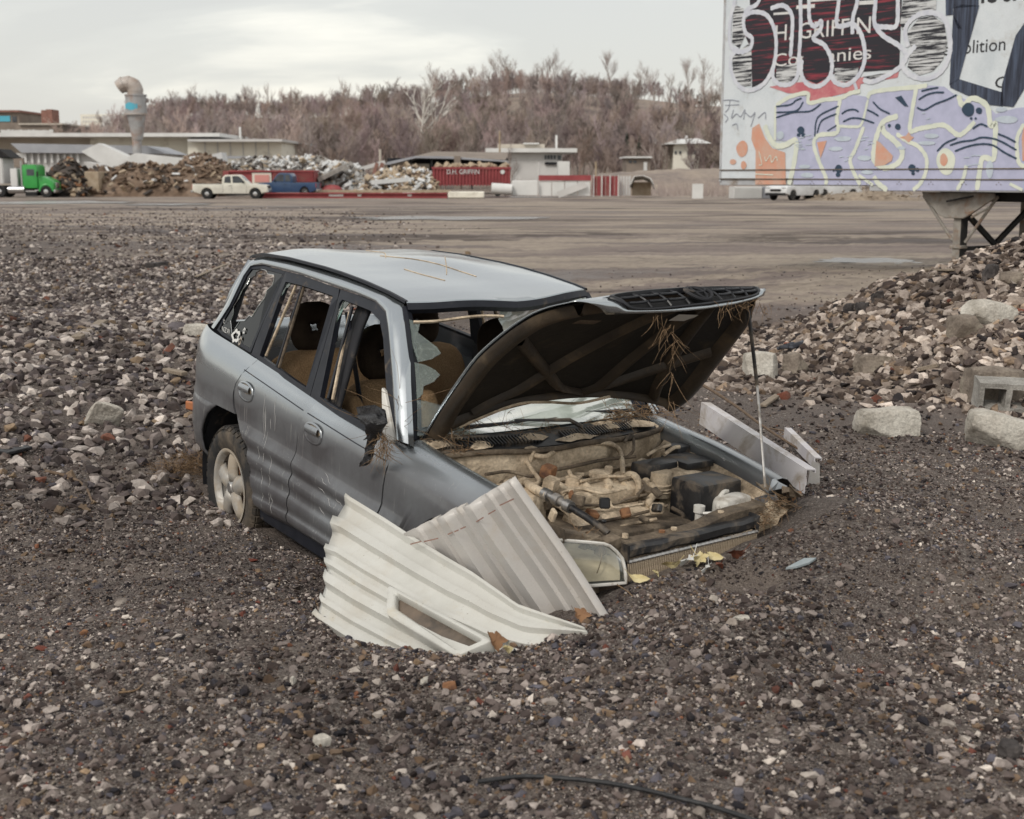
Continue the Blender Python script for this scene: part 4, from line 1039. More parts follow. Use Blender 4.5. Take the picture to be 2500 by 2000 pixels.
# firewall: curved pressed panel
m = MB(); m.grid([[Vector((2.0+dx-.10*(y/.68)**2, y, z)) for y in LS(-.67,.67,15)] for dx, z in ((0,.955),(.035,.945),(.05,.90),(.03,.82),(.045,.72),(.11,.60),(.20,.45))], flip=True); m.build('firewall', 'silt_metal', suv, smooth=R_(45))
m = MB(); m.tube([Vector((2.045-.10*(y/.68)**2, y, .952+.006*math.sin(11*y))) for y in LS(-.66,.66,23)], .014, 7); m.build('cowl_seal', 'silt_dark', suv, smooth=1)
m = MB(); m.tube([Vector((2.055-.09*(y/.68)**2, y, .80+.01*math.sin(7*y)+.05*(y > .2)*(y-.2))) for y in LS(-.55,.5,19)], .012, 6); m.build('brake_pipe', 'silt_metal', suv, smooth=1)
for sd in (-1, 1):
    m = MB(); rows = []
    for x in LS(1.98, 2.93, 15):
        rows.append([Vector((x, sd*y, z)) for y, z in ((.655+plan(x), belt(x)-.05), (.635+plan(x), belt(x)-.075), (.60+plan(x), belt(x)-.09), (.565+plan(x), belt(x)-.16), (.54+plan(x), .55), (.50,.38))])
    m.grid(rows, flip=(sd > 0)); m.build('inner_wing', 'silt_metal', suv, smooth=R_(40))
    m = MB(); m.lathe([(.155,-.28),(.150,-.06),(.135,-.02),(.09,.0),(.045,.004),(.04,.03),(.0,.034)], 26, Matrix.Translation((2.28, sd*.47, .865))); m.build('strut_tower', 'silt_metal', suv, smooth=R_(50))
m = MB(); m.box((2.5,0,.42), (1.0,1.1,.04)); m.build('bay_floor', 'silt_dark', suv)
def blk(name, mat, c, d, rot=(0,0,0), bevel=.012, parent=None, seg=2):
    m = MB(); m.box(c, d, (rot[0], rot[1], rot[2])); return m.build(name, mat, parent or suv, bevel=bevel, bseg=seg, smooth=R_(35))
eng = empty('engine'); eng.parent = suv
blk('engine_block', 'silt_dark', (2.47,-.10,.58), (.42,.72,.30), bevel=.03, parent=eng)
c = E3(1010, 470, .80); vc = blk('cam_cover', 'silt_metal', (c.x, c.y, .785), (.17,.52,.085), bevel=.03, seg=3, parent=eng)
c2 = E3(1070, 590, .74); blk('exhaust_shield', 'silt_metal', (c2.x, c2.y, .705), (.13,.50,.10), (0,.25,0), bevel=.03, seg=3, parent=eng)
for k in range(5):
    y = c.y-.22+.11*k; m = MB(); m.lathe([(.018,0),(.018,.016),(.010,.022),(.0,.022)], 8, Matrix.Translation((c.x+.05*(-1)**k, y, .825))); m.build('cover_bolt', 'silt_metal', vc)
p = E3(1000, 385, .85); m = MB(); m.lathe([(.045,-.05),(.045,.0),(.052,.004),(.052,.022),(.03,.03),(0,.03)], 14, Matrix.Translation((p.x, p.y, .84))); m.build('oil_cap', 'silt_metal', eng, smooth=R_(40))
p = E3(860, 420, .84); m = MB(); m.lathe([(.05,-.08),(.05,-.02),(.035,0),(.035,.03),(0,.03)], 14, Matrix.Translation((p.x, p.y, .83))); m.build('filler_neck', 'silt_metal', eng, smooth=R_(40))
# intake runners
for k in range(4):
    y = c.y-.20+.13*k; m = MB(); m.tube(smoothpath([(2.13,y,.70),(2.16,y,.80),(2.24,y,.825),(2.34,y,.78)], 5), .026, 8); m.build('intake_runner', 'silt_metal', eng, smooth=1)
m = MB(); m.tube([(2.13,c.y-.28,.70),(2.13,c.y+.28,.70)], .045, 10); m.build('intake_plenum', 'silt_metal', eng, smooth=R_(50))
# intake pipe and throttle
p = E3(1320, 400, .84); m = MB(); m.lathe([(.055,-.09),(.055,-.07),(.06,-.065),(.055,-.06),(.06,-.05),(.055,-.045),(.06,-.03),(.055,-.025),(.055,.03)], 16, Matrix.Translation((p.x, p.y, .84))); m.build('intake_bellows', 'silt_metal', eng, smooth=R_(40))
p = E3(1170, 440, .82); m = MB(); m.tube([Vector((p.x+.055*math.cos(a), p.y, .815+.055*math.sin(a))) for a in LS(0, 2*PI, 19)], .016, 7); m.lathe([(.04,0),(.04,.05),(.0,.05)], 14, Matrix.Translation((p.x, p.y, .80)) @ Matrix.Rotation(PI/2, 4, 'X')); m.build('throttle_pulley', 'silt_metal', eng, smooth=R_(50))
# boxes on the far side of the bay
def tilted_box(name, mat, cx, cy, zt, d, rotz=0, lid=None, bevel=.014):
    p = E3(cx, cy, zt); o = blk(name, mat, (p.x, p.y, zt-d[2]/2), d, (0, 0, rotz), bevel)
    if lid: blk('lid', lid, (p.x, p.y, zt-.012), (d[0]+.014, d[1]+.014, .032), (0, 0, rotz), .006, parent=o)
    return p
pb = tilted_box('battery_cover', 'black_plastic', 1565, 402, .875, (.20,.265,.21), .05, bevel=.018)
tilted_box('fuse_box', 'black_plastic', 1785, 372, .83, (.10,.125,.13), .1, 'black_plastic')
tilted_box('air_intake_box', 'black_plastic', 1298, 312, .90, (.115,.235,.075), .1, bevel=.02)
tilted_box('air_filter_box', 'silt_dark', 1462, 300, .895, (.17,.165,.13), .05, 'black_plastic')
tilted_box('brake_fluid_tank', 'black_plastic', 1432, 222, .925, (.095,.15,.07), .1, bevel=.02)
p = E3(1330, 185, .90); m = MB(); m.lathe([(.0,-.05),(.08,-.05),(.105,-.03),(.11,.0),(.105,.03),(.07,.05),(.03,.055),(.03,.12),(.0,.12)], 22, Matrix.Translation((p.x, p.y, .88)) @ Matrix.Rotation(PI/2, 4, 'Y')); m.build('brake_servo', 'silt_metal', suv, smooth=R_(45))
p = E3(1605, 285, .87); m = MB(); rws = []
for i in range(8):
    r = i/7; rws.append([Vector((p.x+.17*r*math.cos(a)*(1+.1*math.sin(3*a)), p.y+.15*r*math.sin(a), .845+.065*math.cos(r*PI/2)+.006*math.sin(5*a)*r)) for a in LS(0, 2*PI, 21)])
m.grid(rws); m.build('silt_heap', 'silt_metal', suv, smooth=1)
# coolant bottle
p = E3(1700, 515, .80); cushion(suv, 'coolant_bottle', 'white_plastic', (p.x, p.y, .765), (.11,.20,.115), (0,0,.1))
m = MB(); m.tube(smoothpath([E3(1622, 575, .77), E3(1625, 520, .80), E3(1650, 480, .83), E3(1672, 472, .83)], 5), .011, 7); m.build('coolant_hose', 'white_plastic', suv, smooth=1)
p = E3(1525, 560, .80); m = MB(); m.lathe([(.018,-.06),(.018,.0),(.026,.0),(.026,.03),(.0,.03)], 12, Matrix.Translation((p.x, p.y, .78))); m.build('washer_cap', 'white_plastic', suv, smooth=R_(40))
m = MB(); m.tube(smoothpath([E3(1545, 590, .79), E3(1620, 585, .80), E3(1690, 565, .81), E3(1730, 545, .82)], 5), .007, 6); m.build('washer_hose', 'white_plastic', suv, smooth=1)
# hoses and wiring, each its own run
HO = [('air_con_hose','bare_metal',[(720,490,.88),(790,525,.87),(850,560,.86)],.022),('air_con_hose','silt_metal',[(600,420,.86),(640,450,.88),(725,495,.88)],.026),('air_con_hose','black_plastic',[(850,560,.86),(930,610,.84),(1000,660,.82),(1045,695,.80)],.019),
 ('wiring_loom','silt_metal',[(640,280,.93),(720,290,.93),(800,240,.94),(960,220,.95),(1060,225,.94),(1110,270,.90),(1125,390,.84)],.015),('wiring_loom','silt_dark',[(700,372,.86),(850,345,.87),(1010,310,.88),(1190,290,.89)],.011),
 ('wiring_loom','silt_dark',[(400,385,.90),(520,370,.89),(640,395,.87),(700,372,.86)],.010),('coolant_hose','silt_metal',[(1270,440,.83),(1290,480,.81),(1260,530,.78),(1290,560,.74)],.022),('wiring_loom','silt_metal',[(900,420,.85),(1010,400,.85),(1100,395,.85),(1210,410,.85)],.009),
 ('vacuum_hose','silt_dark',[(810,540,.80),(900,545,.80),(1060,545,.79),(1160,510,.80),(1250,490,.82)],.008),('vacuum_hose','silt_metal',[(800,480,.84),(900,460,.84),(1020,485,.83),(1140,460,.83)],.008),('vacuum_hose','silt_metal',[(720,530,.80),(790,560,.78),(840,610,.75),(860,680,.70)],.010),
 ('vacuum_hose','silt_dark',[(960,640,.74),(1100,615,.74),(1250,580,.76),(1360,548,.80)],.009),('wiring_loom','silt_metal',[(620,320,.90),(650,370,.88),(680,420,.86),(640,470,.84)],.013),('wiring_loom','silt_metal',[(1255,280,.93),(1300,255,.93),(1370,230,.93)],.010),('wiring_loom','silt_metal',[(1340,280,.91),(1390,245,.93),(1420,240,.93)],.012),
 ('wiring_loom','silt_dark',[(1130,215,.95),(1170,170,.96),(1180,250,.92),(1150,290,.89)],.009),('wiring_loom','black_plastic',[(830,640,.70),(870,600,.74),(860,560,.78)],.022),('wiring_loom','silt_metal',[(1000,700,.70),(1150,650,.73),(1300,620,.75)],.010),
 ('earth_cable','silt_dark',[(1100,420,.84),(1180,400,.86),(1240,440,.84),(1200,490,.82)],.009),('earth_cable','silt_metal',[(840,370,.87),(860,400,.86),(900,400,.85)],.012),('vacuum_hose','silt_metal',[(1000,555,.79),(1050,520,.81),(1080,560,.79),(1230,540,.79)],.007),('wiring_loom','silt_dark',[(1380,560,.76),(1440,600,.74),(1400,640,.70)],.012)]
for nm, mt, pts, r in HO:
    m = MB(); m.tube(smoothpath([E3(*q) for q in pts], 6), r*.82, 8); m.build(nm, mt, suv, smooth=1)
for zx, zy, z in ((720,490,.88),(775,518,.872),(835,552,.862)):
    p = E3(zx, zy, z); d = (E3(850,560,.86)-E3(720,490,.88)).normalized(); m = MB(); m.tube([p-d*.018, p+d*.018], .027, 8); m.build('hose_collar', 'bare_metal', suv, smooth=R_(50))
rs = random.Random(12)
for k in range(58):            # brackets, plugs, clips lost under silt
    zx, zy = rs.uniform(380, 1340), rs.uniform(330, 640)
    if zx < 640 and zy > 470: continue
    p = E3(zx, zy, rs.uniform(.74,.84)); o = blk(rs.choice(['bracket','connector','clip']), rs.choice(['silt_metal','silt_metal','silt_dark','silt_dark','black_plastic','bare_metal','rust']), p, (rs.uniform(.015,.06), rs.uniform(.015,.07), rs.uniform(.015,.06)), (rs.uniform(-.5,.5), rs.uniform(-.5,.5), rs.uniform(0,3)), .006, seg=1, parent=eng)
for (zx, zy, z, n_) in ((640,275,.93,'relay'),(745,435,.87,'reservoir'),(730,370,.88,'connector'),(1230,340,.86,'sensor')):
    p = E3(zx, zy, z); blk(n_, 'silt_metal' if n_ != 'connector' else 'rust', p, (.06,.075,.06), (0,.2,.5), .014)
# front panel: tie bar, radiator, condenser
def X3(u, v, x): return car_at(u, v, 0, x)
def bar(name, mat, pts, w, h, bev=.006, par=None):
    m = MB()
    P = [Vector(q) for q in pts]
    rows = []
    for k, p in enumerate(P):
        rows.append([p+Vector((a*w/2, 0, b*h/2)) for a, b in ((-1,-1),(-1,1),(1,1),(1,-1),(-1,-1))])
    m.grid(rows); m.add(rows[0][:4], [(0,1,2,3)]); m.add(rows[-1][:4], [(3,2,1,0)])
    return m.build(name, mat, par or suv, smooth=R_(30), bevel=bev if bev else 0)
pts = [X3(1362,1303,2.90), X3(1440,1318,2.92), X3(1512,1332,2.93), X3(1600,1318,2.93), X3(1690,1295,2.93), X3(1760,1262,2.92), X3(1850,1238,2.90)]
bar('radiator_tie_bar', 'silt_dark', smoothpath(pts, 4), .075, .045)
for k in (0, 3, 4, 8):
    p = pts[0].lerp(pts[-1], .3+.06*k); p = Vector((2.92, p.y, smoothpath(pts, 4)[min(24, 7+int(k*1.6))].z+.028)); m = MB(); m.lathe([(.014,-.01),(.014,.006),(0,.006)], 7, Matrix.Translation(p)); m.build('tie_bar_bolt', 'rust' if k % 2 else 'silt_metal', suv)
rad = empty('radiator'); rad.parent = suv
A, B = X3(1522,1349,2.99), X3(1838,1275,2.97)
bar('radiator_tank', 'black_plastic', [A.lerp(B, t)+Vector((0,0,.004*math.sin(20*t))) for t in LS(0, 1, 9)], .055, .050, .012, rad)
m = MB(); m.tube([A.lerp(B, t)+Vector((.03,0,-.032)) for t in LS(0, 1, 60)], [.007+.0025*(k % 2) for k in range(60)], 6); m.build('radiator_seam', 'bare_metal', rad)
C_, D_ = A+Vector((.005,0,-.04)), B+Vector((.005,0,-.04))
m = MB(); m.grid([[C_.lerp(D_, t)+Vector((0,0,-dz)) for t in LS(0, 1, 5)] for dz in (0,.10,.30)]); m.build('radiator_core', 'dark_void', rad, solid=.02)
for k in range(74):
    t = (k+.5)/74; p = C_.lerp(D_, t); m2 = MB()
    if k == 0: fm = None
    m2.box((0,0,0), (.012,.0055,.17))
    if fm is None: fo = m2.build('radiator_fin', 'silt_metal', rad); fm = fo.data; fo.location = p+Vector((.022,0,-.085))
    else: o = bpy.data.objects.new('radiator_fin', fm); COL.objects.link(o); o.parent = rad; o.location = p+Vector((.022,0,-.085))
for k in range(4):
    bar('condenser_bar', 'black_plastic', [C_+Vector((.055,-.01,-.075-.034*k)), D_+Vector((.055,0,-.068-.030*k))], .014, .020, 0, rad)
# headlamps: shell, reflector and lens
def headlamp(sd):
    hl = empty('headlamp'); hl.parent = suv
    def H(a, b, o):            # a 0 outer .. 1 inner, b 0 bottom .. 1 top
        y = lerp(.705, .438, a); top = lerp(.845, .812, a**1.5)-.10*max(0, a-.72)**1.6*4; bot = lerp(.660, .668, a)
        x = lerp(2.93, 3.045, a**.7)-.03*b*b+o
        return Vector((x, sd*y, lerp(bot, top, b)))
    g = [[H(i/10, j/6, 0) for j in range(7)] for i in range(11)]
    m = MB(); m.grid(g, flip=(sd > 0)); m.build('lens', 'lamp_glass', hl, smooth=1)
    g2 = [[H(i/10*.9+.05, j/6*.86+.07, -.075*math.sin(PI*min(1, max(0, i/10)))*math.sin(PI*j/6)-.012) for j in range(7)] for i in range(11)]
    m = MB(); m.grid(g2, flip=(sd > 0)); m.build('reflector', 'lamp_silver', hl, smooth=1)
    loop = [H(0, j/6, .004) for j in range(7)]+[H(i/10, 1, .004) for i in range(1, 11)]+[H(1, 1-j/6, .004) for j in range(1, 7)]+[H(1-i/10, 0, .004) for i in range(1, 11)]
    m = MB(); m.tube(loop, .007, 6); m.build('lens_rim', 'white_plastic', hl, smooth=1)
    bk = [H(0,0,-.09),H(1,0,-.09),H(1,1,-.09),H(0,1,-.09)]; fw = [H(0,0,-.004),H(1,0,-.004),H(1,1,-.004),H(0,1,-.004)]
    m = MB(); m.add(bk+fw, [(0,1,2,3),(0,4,5,1),(1,5,6,2),(2,6,7,3),(3,7,4,0)]); m.build('lamp_shell', 'black_plastic', hl)
    m = MB(); m.tube([H(.62+.1*math.sin(t), .25+.5*t/1.2, -.02) for t in LS(0, 1.2, 8)], .003, 4); m.build('bulb_shield', 'silt_dark', hl)
headlamp(-1)
blk('lamp_bracket', 'silt_dark', X3(1430,1318,2.92), (.08,.10,.04), (.1,.1,.2), .01); blk('lamp_bracket', 'silt_dark', X3(1480,1330,2.95), (.06,.12,.05), (.2,.1,.1), .01)
blk('bumper_beam', 'black_trim', (2.98,-.05,.47), (.12,1.3,.16), (0,0,0), .03)
# broken corner of the far wing
rs = random.Random(31)
for k, (u, v) in enumerate([(1870,1190),(1900,1185),(1925,1200),(1890,1215),(1945,1205),(1860,1225),(1915,1230)]):
    p = car_at(u, v, 1, .55); a = Vector((rs.uniform(-1,1), rs.uniform(-1,1), rs.uniform(-.4,.8))).normalized(); b = a.cross(Vector((0,.3,1))).normalized()
    m = MB(); m.grid([[p+a*(i*.045)+b*(j*.03)+Vector((0,0,.02*math.sin(i*2+j+k))) for j in range(-1, 2)] for i in range(-1, 2)]); m.build('torn_panel', 'car_paint' if k % 2 else 'silt_dark', suv, solid=.003)
# black plastic-wrapped mirror dangling on the door
mr = empty('wing_mirror'); mr.parent = suv; tag(mr, 'black wing mirror wrapped in plastic and hanging down')
P = [car_at(u, v, 1, y) for u, v, y in ((884,1012,-.90),(905,1018,-.93),(918,1040,-.93),(912,1064,-.91),(905,1090,-.90),(900,1110,-.90),(893,1130,-.90),(886,1138,-.90))]
RR = [.05,.075,.078,.048,.034,.033,.040,.030]; m = MB(); pp = smoothpath(P, 4); n = len(pp); rows = []
for k, p in enumerate(pp):
    r = interp(k, LS(0, n-1, len(RR)), RR)
    rows.append([p+Vector((math.cos(a), .45*math.sin(a), .35*math.cos(a)))*r*(1+.16*math.sin(3*a+k*.9)+.10*math.sin(7*a+k)) for a in LS(0, 2*PI, 15)])
m.grid(rows); m.add(rows[0][:-1], [tuple(range(14))]); m.add(rows[-1][:-1], [tuple(range(14))]); m.build('mirror_wrap', 'black_bag', mr, smooth=R_(40))
m = MB(); q = [car_at(u, v, 1, -.93) for u, v in ((874,1000),(900,996),(924,1008),(928,1030),(905,1042),(880,1025))]
m.add([x+Vector((0,.03,0)) for x in q]+q, [(0,1,2,3,4,5),(11,10,9,8,7,6)]+[(i,(i+1)%6,6+(i+1)%6,6+i) for i in range(6)]); m.build('mirror_head', 'black_bag', mr, bevel=.012, bseg=2, smooth=R_(40))
for k in range(5):
    a = car_at(905+4*k, 1030+6*k, 1, -.89); m = MB(); m.tube(smoothpath([a, a+Vector((.02*k-.02,-.02,.01)), a+Vector((.05-.03*k,-.03,-.05))], 4), .003, 4); m.build('mirror_wire', 'black_plastic', mr)
# ================================================================== SHEET METAL AND LOOSE THINGS ROUND THE CAR
pm('cream_sheet', [(.49,.485,.45),(.57,.565,.53),(.53,.52,.48)], 2.2, .42, dust=((.50,.44,.33), .05, 5), fine=.05, finescale=200, spec=.4)
pm('pale_sheet', [(.53,.495,.46),(.60,.57,.54),(.565,.545,.525)], 2.0, .36, dust=((.52,.46,.39), .04, 4), fine=.05, finescale=200, spec=.45)
for nm_ in ('cream_sheet', 'pale_sheet'):           # mud specks and scuffs on the painted metal
    nt = M[nm_].node_tree; t = NT(nt); b_ = nt.nodes['Principled BSDF']; src = b_.inputs['Base Color'].links[0].from_socket; v_ = t.coord('Object')
    sp = t.ramp(t.noise(v_, 90, 4, .7), [(.64, 0.0), (.70, .8)]); big = t.ramp(t.noise(v_, 3.0, 5, .65, .5), [(.50, 0.0), (.70, 1.0)])
    c_ = t.mix(t.math('MULTIPLY', sp, t.ramp(t.noise(v_, 5, 3), [(.42, .1), (.62, 1.0)])), src, (.16,.12,.085))
    c_ = t.mix(t.math('MULTIPLY', big, .30), c_, (.40,.335,.25)); nt.links.new(c_, b_.inputs['Base Color'])
pm('white_board', [(.52,.50,.53),(.64,.62,.62)], 3, .5, dust=((.30,.25,.20), .25, 6))
pm('dark_pane', [(.045,.040,.036),(.16,.125,.095)], 6, .25, dust=((.20,.155,.12), .3, 5))
pm('stain', [(.30,.15,.12),(.42,.26,.21)], 30, .8)
pm('leaf_brown', [(.20,.105,.055),(.30,.165,.085)], 20, .8); pm('leaf_yellow', [(.52,.42,.20),(.62,.54,.32)], 20, .7); pm('leaf_red', [(.16,.055,.035),(.23,.085,.05)], 20, .8)
pm('hose_black', [(.012,.012,.014),(.03,.03,.032)], 30, .45, bump=.3, bscale=90); pm('wood_grey', [(.20,.155,.115),(.30,.25,.195),(.14,.105,.08)], 14, .95, cscale=(1,8,8), bump=.4, bscale=40)
pm('bark_twig', [(.11,.075,.05),(.19,.135,.095)], 30, .95); pm('blue_shard', [(.24,.28,.30),(.33,.37,.385)], 10, .45)
pm('scorched', [(.014,.015,.02),(.05,.055,.07),(.15,.17,.20)], 6, .5, bump=.5, bscale=30)

def poly_eval(pts, s):
    L = [0.0]
    for a, b in zip(pts, pts[1:]): L.append(L[-1]+math.hypot(b[0]-a[0], b[1]-a[1]))
    x = s*L[-1]; return interp(x, L, [p[0] for p in pts]), interp(x, L, [p[1] for p in pts])
# --- near sheet, ribbed, with a framed opening
A, N1 = SA, SN
TOP = [(290,200),(400,268),(560,368),(760,500),(960,622),(1130,722),(1300,842),(1420,930),(1600,992),(1860,1078)]
BOT = [(30,1100),(280,1260),(560,1400),(900,1560),(1250,1640),(1600,1560),(1950,1230)]
LEFT = lambda t: 14*math.sin(11*t)+10*math.sin(23*t+1)+(-38*math.sin(PI*min(1, t*2.2)) if t < .45 else 22*math.sin(PI*(t-.45)/.55))
PROF = [(0,.006),(.012,.014),(.03,.012),(.05,.002),(.055,0),(.165,0),(.175,.014),(.235,.016),(.25,.002),(.28,0),(.36,0),(.37,.010),(.40,.010),(.41,0),(.46,0),(.47,.010),(.50,.010),(.51,0),(.56,0),(.57,.016),(.63,.016),(.645,0),(.72,0),(.73,.010),(.76,.010),(.77,0),(.84,0),(.85,.012),(.88,.012),(.89,0),(1,0)]
rows = []
ts = sorted(set([p[0] for p in PROF]))
for t in ts:
    row = []
    for k in range(41):
        s = k/40; a = poly_eval(TOP, s); b = poly_eval(BOT, s); u, v = lerp(a[0], b[0], t), lerp(a[1], b[1], t)
        if k == 0: u += LEFT(t)
        h = interp(t, [p[0] for p in PROF], [p[1] for p in PROF])*(1-.35*s)*2.4
        bend = .05*math.sin(PI*s)*(1-t)-.05*max(0, s-.72)*(1-t)*4*.5+.006*math.sin(14*s+9*t)*(s > .5)
        row.append(plane_at(*Z4(u, v), A, N1)+N1*(h+bend*.12))
    rows.append(row)
mb = MB(); mb.grid(rows)
sheet1 = mb.build('metal_sheet', 'cream_sheet', None, smooth=R_(14), solid=.0025)
sh1 = empty('corrugated_sheet', (0,0,0), label='cream ribbed metal sheet with a framed opening leaning on the car', cat='metal sheet'); sheet1.parent = sh1
def rrect(c, n=5, r=.18):
    out = []
    for i in range(4):
        p, a, b = Vector(c[i]), Vector(c[i-1]), Vector(c[(i+1) % 4])
        q0, q1 = p+(a-p)*min(.45, r*60/(a-p).length), p+(b-p)*min(.45, r*60/(b-p).length)
        for k in range(n+1):
            t = k/n; out.append((1-t)**2*q0+2*t*(1-t)*p+t*t*q1)
    return out
fo = rrect([(600,850),(1290,1225),(1050,1330),(585,1045)], r=.55); fi = rrect([(648,908),(1215,1222),(1060,1290),(648,1005)], r=.4)
def onS(p, o): return plane_at(*Z4(p.x, p.y), A, N1)+N1*o
mb = MB(); mb.grid([[onS(p, o) for p in L+L[:1]] for L, o in ((fo,.015),(fo,.066),([a.lerp(b, .15) for a, b in zip(fo, fi)],.070),([a.lerp(b, .80) for a, b in zip(fo, fi)],.070),(fi,.062),(fi,.026))]); mb.build('opening_frame', 'cream_sheet', sh1, smooth=R_(50))
mb = MB(); mb.add([onS(p, .032) for p in fi], [tuple(range(len(fi)))]); mb.build('opening_pane', 'dark_pane', sh1)
# --- second sheet behind it
A2 = CAR_M @ car_at(*Z4(1395, 60), 1, -.945); B2 = CAR_M @ car_at(*Z4(700, 420), 1, -.965); C2 = at_z(*Z4(2005, 945), .095)
N2 = (B2-A2).cross(C2-A2).normalized()
if N2.y > 0: N2 = -N2
T2 = [(660,440),(700,420),(950,290),(1150,205),(1395,60)]; BO2 = [(1250,1330),(1560,1330),(2150,1160)]
PR2 = [(0,0),(.10,0),(.11,.008),(.14,.008),(.15,0),(.23,0),(.24,.008),(.27,.008),(.28,0),(.33,0),(.35,.024),(.41,.024),(.43,0),(.47,0),(.48,.008),(.50,.008),(.51,0),(.56,0),(.585,.026),(.64,.026),(.665,0),(.73,0),(.74,.008),(.76,.008),(.77,0),(.84,0),(.85,.008),(.865,.008),(.875,0),(.955,0),(.965,.014),(.985,.016),(1,.0)]
rows = []
for s_, h in PR2:
    row = []
    for k in range(21):
        t = k/20; a = poly_eval(T2, s_); b = poly_eval(BO2, s_); u, v = lerp(a[0], b[0], t), lerp(a[1], b[1], t)
        row.append(plane_at(*Z4(u, v), A2, N2)+N2*(h*1.7+.010*math.sin(5*t+3*s_)*t))
    rows.append(row)
mb = MB(); mb.grid(rows); s2 = mb.build('metal_sheet', 'pale_sheet', None, smooth=R_(14), solid=.0025)
sh2 = empty('corrugated_sheet', label='pale pinkish white ribbed sheet leaning over the front wing by the headlamp', cat='metal sheet'); s2.parent = sh2
for (a, b) in (((755,468),(830,448)),((845,450),(940,428)),((1002,402),(1035,388)),((1045,384),(1075,372)),((1085,366),(1122,350)),((1190,318),(1240,288)),((1270,268),(1318,240)),((1345,210),(1440,165))):
    u0, u1 = Vector((*a, 0)), Vector((*b, 0)); n = Vector((-(u1-u0).y, (u1-u0).x, 0)).normalized()*4.0
    mb = MB(); mb.add([plane_at(*Z4(p.x, p.y), A2, N2)+N2*.048 for p in (u0-n, u1-n, u1+n, u0+n)], [(0,1,2,3)]); mb.build('rust_stain', 'stain', sh2)
# --- boards on the far side
def angle_board(name, P, Q, h, w, mat, label, up=Vector((0,0,1)), th=.006, inward=None):
    P, Q = Vector(P), Vector(Q); d = (Q-P).normalized(); n = inward or d.cross(up).normalized()
    mb = MB(); prof = [(0,0),(0,h),(-w,h),(-w,h-.018),(-w+.004,h-.018),(-w+.004,h-.006),(-.006,h-.006),(-.006,h*.62),(-.012,h*.58),(-.012,h*.35),(-.006,h*.30),(-.006,0)]
    a = [P+n*x+up*z for x, z in prof]; b = [Q+n*x+up*z for x, z in prof]
    k = len(prof); mb.add(a+b, [(i, (i+1) % k, k+(i+1) % k, k+i) for i in range(k)]+[tuple(range(k)), tuple(range(2*k-1, k-1, -1))])
    return tag(mb.build(name, mat), label, 'metal trim')
P1, P2 = CAR_M @ car_at(1707, 1035, 1, .97), CAR_M @ car_at(1962, 1205, 1, .83)
upb = (Vector((0,0,1))+Vector((.25,.35,0))*.35).normalized()
angle_board('siding_board', P1, P2, .115, .06, 'white_board', 'long white metal trim board lying beyond the far wing of the car', upb)
P3, P4 = ground_hit(1912, 1090)+Vector((0,0,.05)), ground_hit(1985, 1160)+Vector((0,0,.03))
angle_board('siding_board', P3, P4, .06, .04, 'white_board', 'short white trim strip standing past the end of the long board', upb)
p = ground_hit(1985, 1185); mb = MB(); mb.add([p+Vector((-.03,0,0)), p+Vector((.04,.02,.0)), p+Vector((.035,.02,.11)), p+Vector((-.01,.0,.13))], [(0,1,2,3)]); tag(mb.build('metal_scrap', 'pale_sheet', None, solid=.003), 'small upright white scrap at the tip of the boards', 'scrap')

# --- boulders, block and larger debris on the mound
def boulder(u, v, wpx, hpx, seed, mat, label, depth=.8, yaw=0, tilt=(0,0), name='boulder', jag=.06, cuts=5, cat='boulder'):
    p = ground_hit(u, v); D_ = (p-Vector((0,0,CAM_H))).length; w = wpx*D_/FPX; h = hpx*D_/FPX*1.06
    me = boulder_mesh(name, seed, (w*1.08, w*depth, h*1.22), jag, cuts); me.materials.append(M[mat]); o = bpy.data.objects.new(name, me); COL.objects.link(o)
    o.location = p+Vector((0, w*depth*.40, h*.33)); o.rotation_euler = (tilt[0], tilt[1], yaw); return tag(o, label, cat)
boulder(2176,1070,155,70,3,'pale_rock','pale flat topped boulder lying alone in front of the rubble mound',.7,.15,jag=.04)
boulder(2455,1096,150,88,8,'pale_rock','rounded pale boulder under the hollow concrete block',.8,-.2,jag=.04)
boulder(2425,802,128,62,14,'pale_rock','large pale slab like boulder near the top of the rubble mound',.7,.25,(0,.08),jag=.035,cuts=7)
boulder(2366,832,88,60,19,'brown_rock','brown rounded boulder wedged under the pale slab on the mound',.9,.5)
boulder(1862,925,90,64,23,'pale_rock','pale tan boulder beside the prop rod at the foot of the mound',.8,.1,jag=.04)
boulder(1946,918,60,56,29,'brown_rock','smaller brown boulder next to the tan one at the mound foot',.9,.8)
boulder(2144,914,94,48,31,'brown_rock','grey brown half buried boulder in the middle of the mound',.8,.2)
boulder(2478,700,60,32,37,'brown_rock','grey brown stone at the upper right edge of the mound',.8,.4)
boulder(2422,690,42,40,41,'dark_rock','dark angular stone above the pale slab on the mound',.8,.9,jag=.09)
boulder(2075,768,30,26,43,'dark_rock','black cinder lump on the left shoulder of the mound',.8,.9,jag=.13)
boulder(2110,770,36,30,47,'dark_rock','black jagged lump beside another on the mound shoulder',.8,.3,jag=.13)
boulder(2148,740,34,30,48,'dark_rock','charred lump on the mound skyline below the trailer leg',.8,.3,jag=.13)
boulder(1040,1672,34,14,53,'pale_rock','oblong cream pebble lying in the foreground gravel',.5,1.0,name='stone',cat='stone',jag=.03,cuts=2)
boulder(785,1822,44,26,57,'pale_rock','kidney shaped cream stone in the foreground gravel',.6,.4,name='stone',cat='stone',jag=.05,cuts=2)
boulder(1098,1690,38,20,59,'rust','dark red brick fragment below the metal sheet',.6,.4,name='brick_fragment',cat='brick',jag=.04,cuts=7)
boulder(2468,1860,60,40,61,'dark_rock','dark clod at the right edge of the foreground',.8,.4,name='clod',cat='clod',jag=.12)
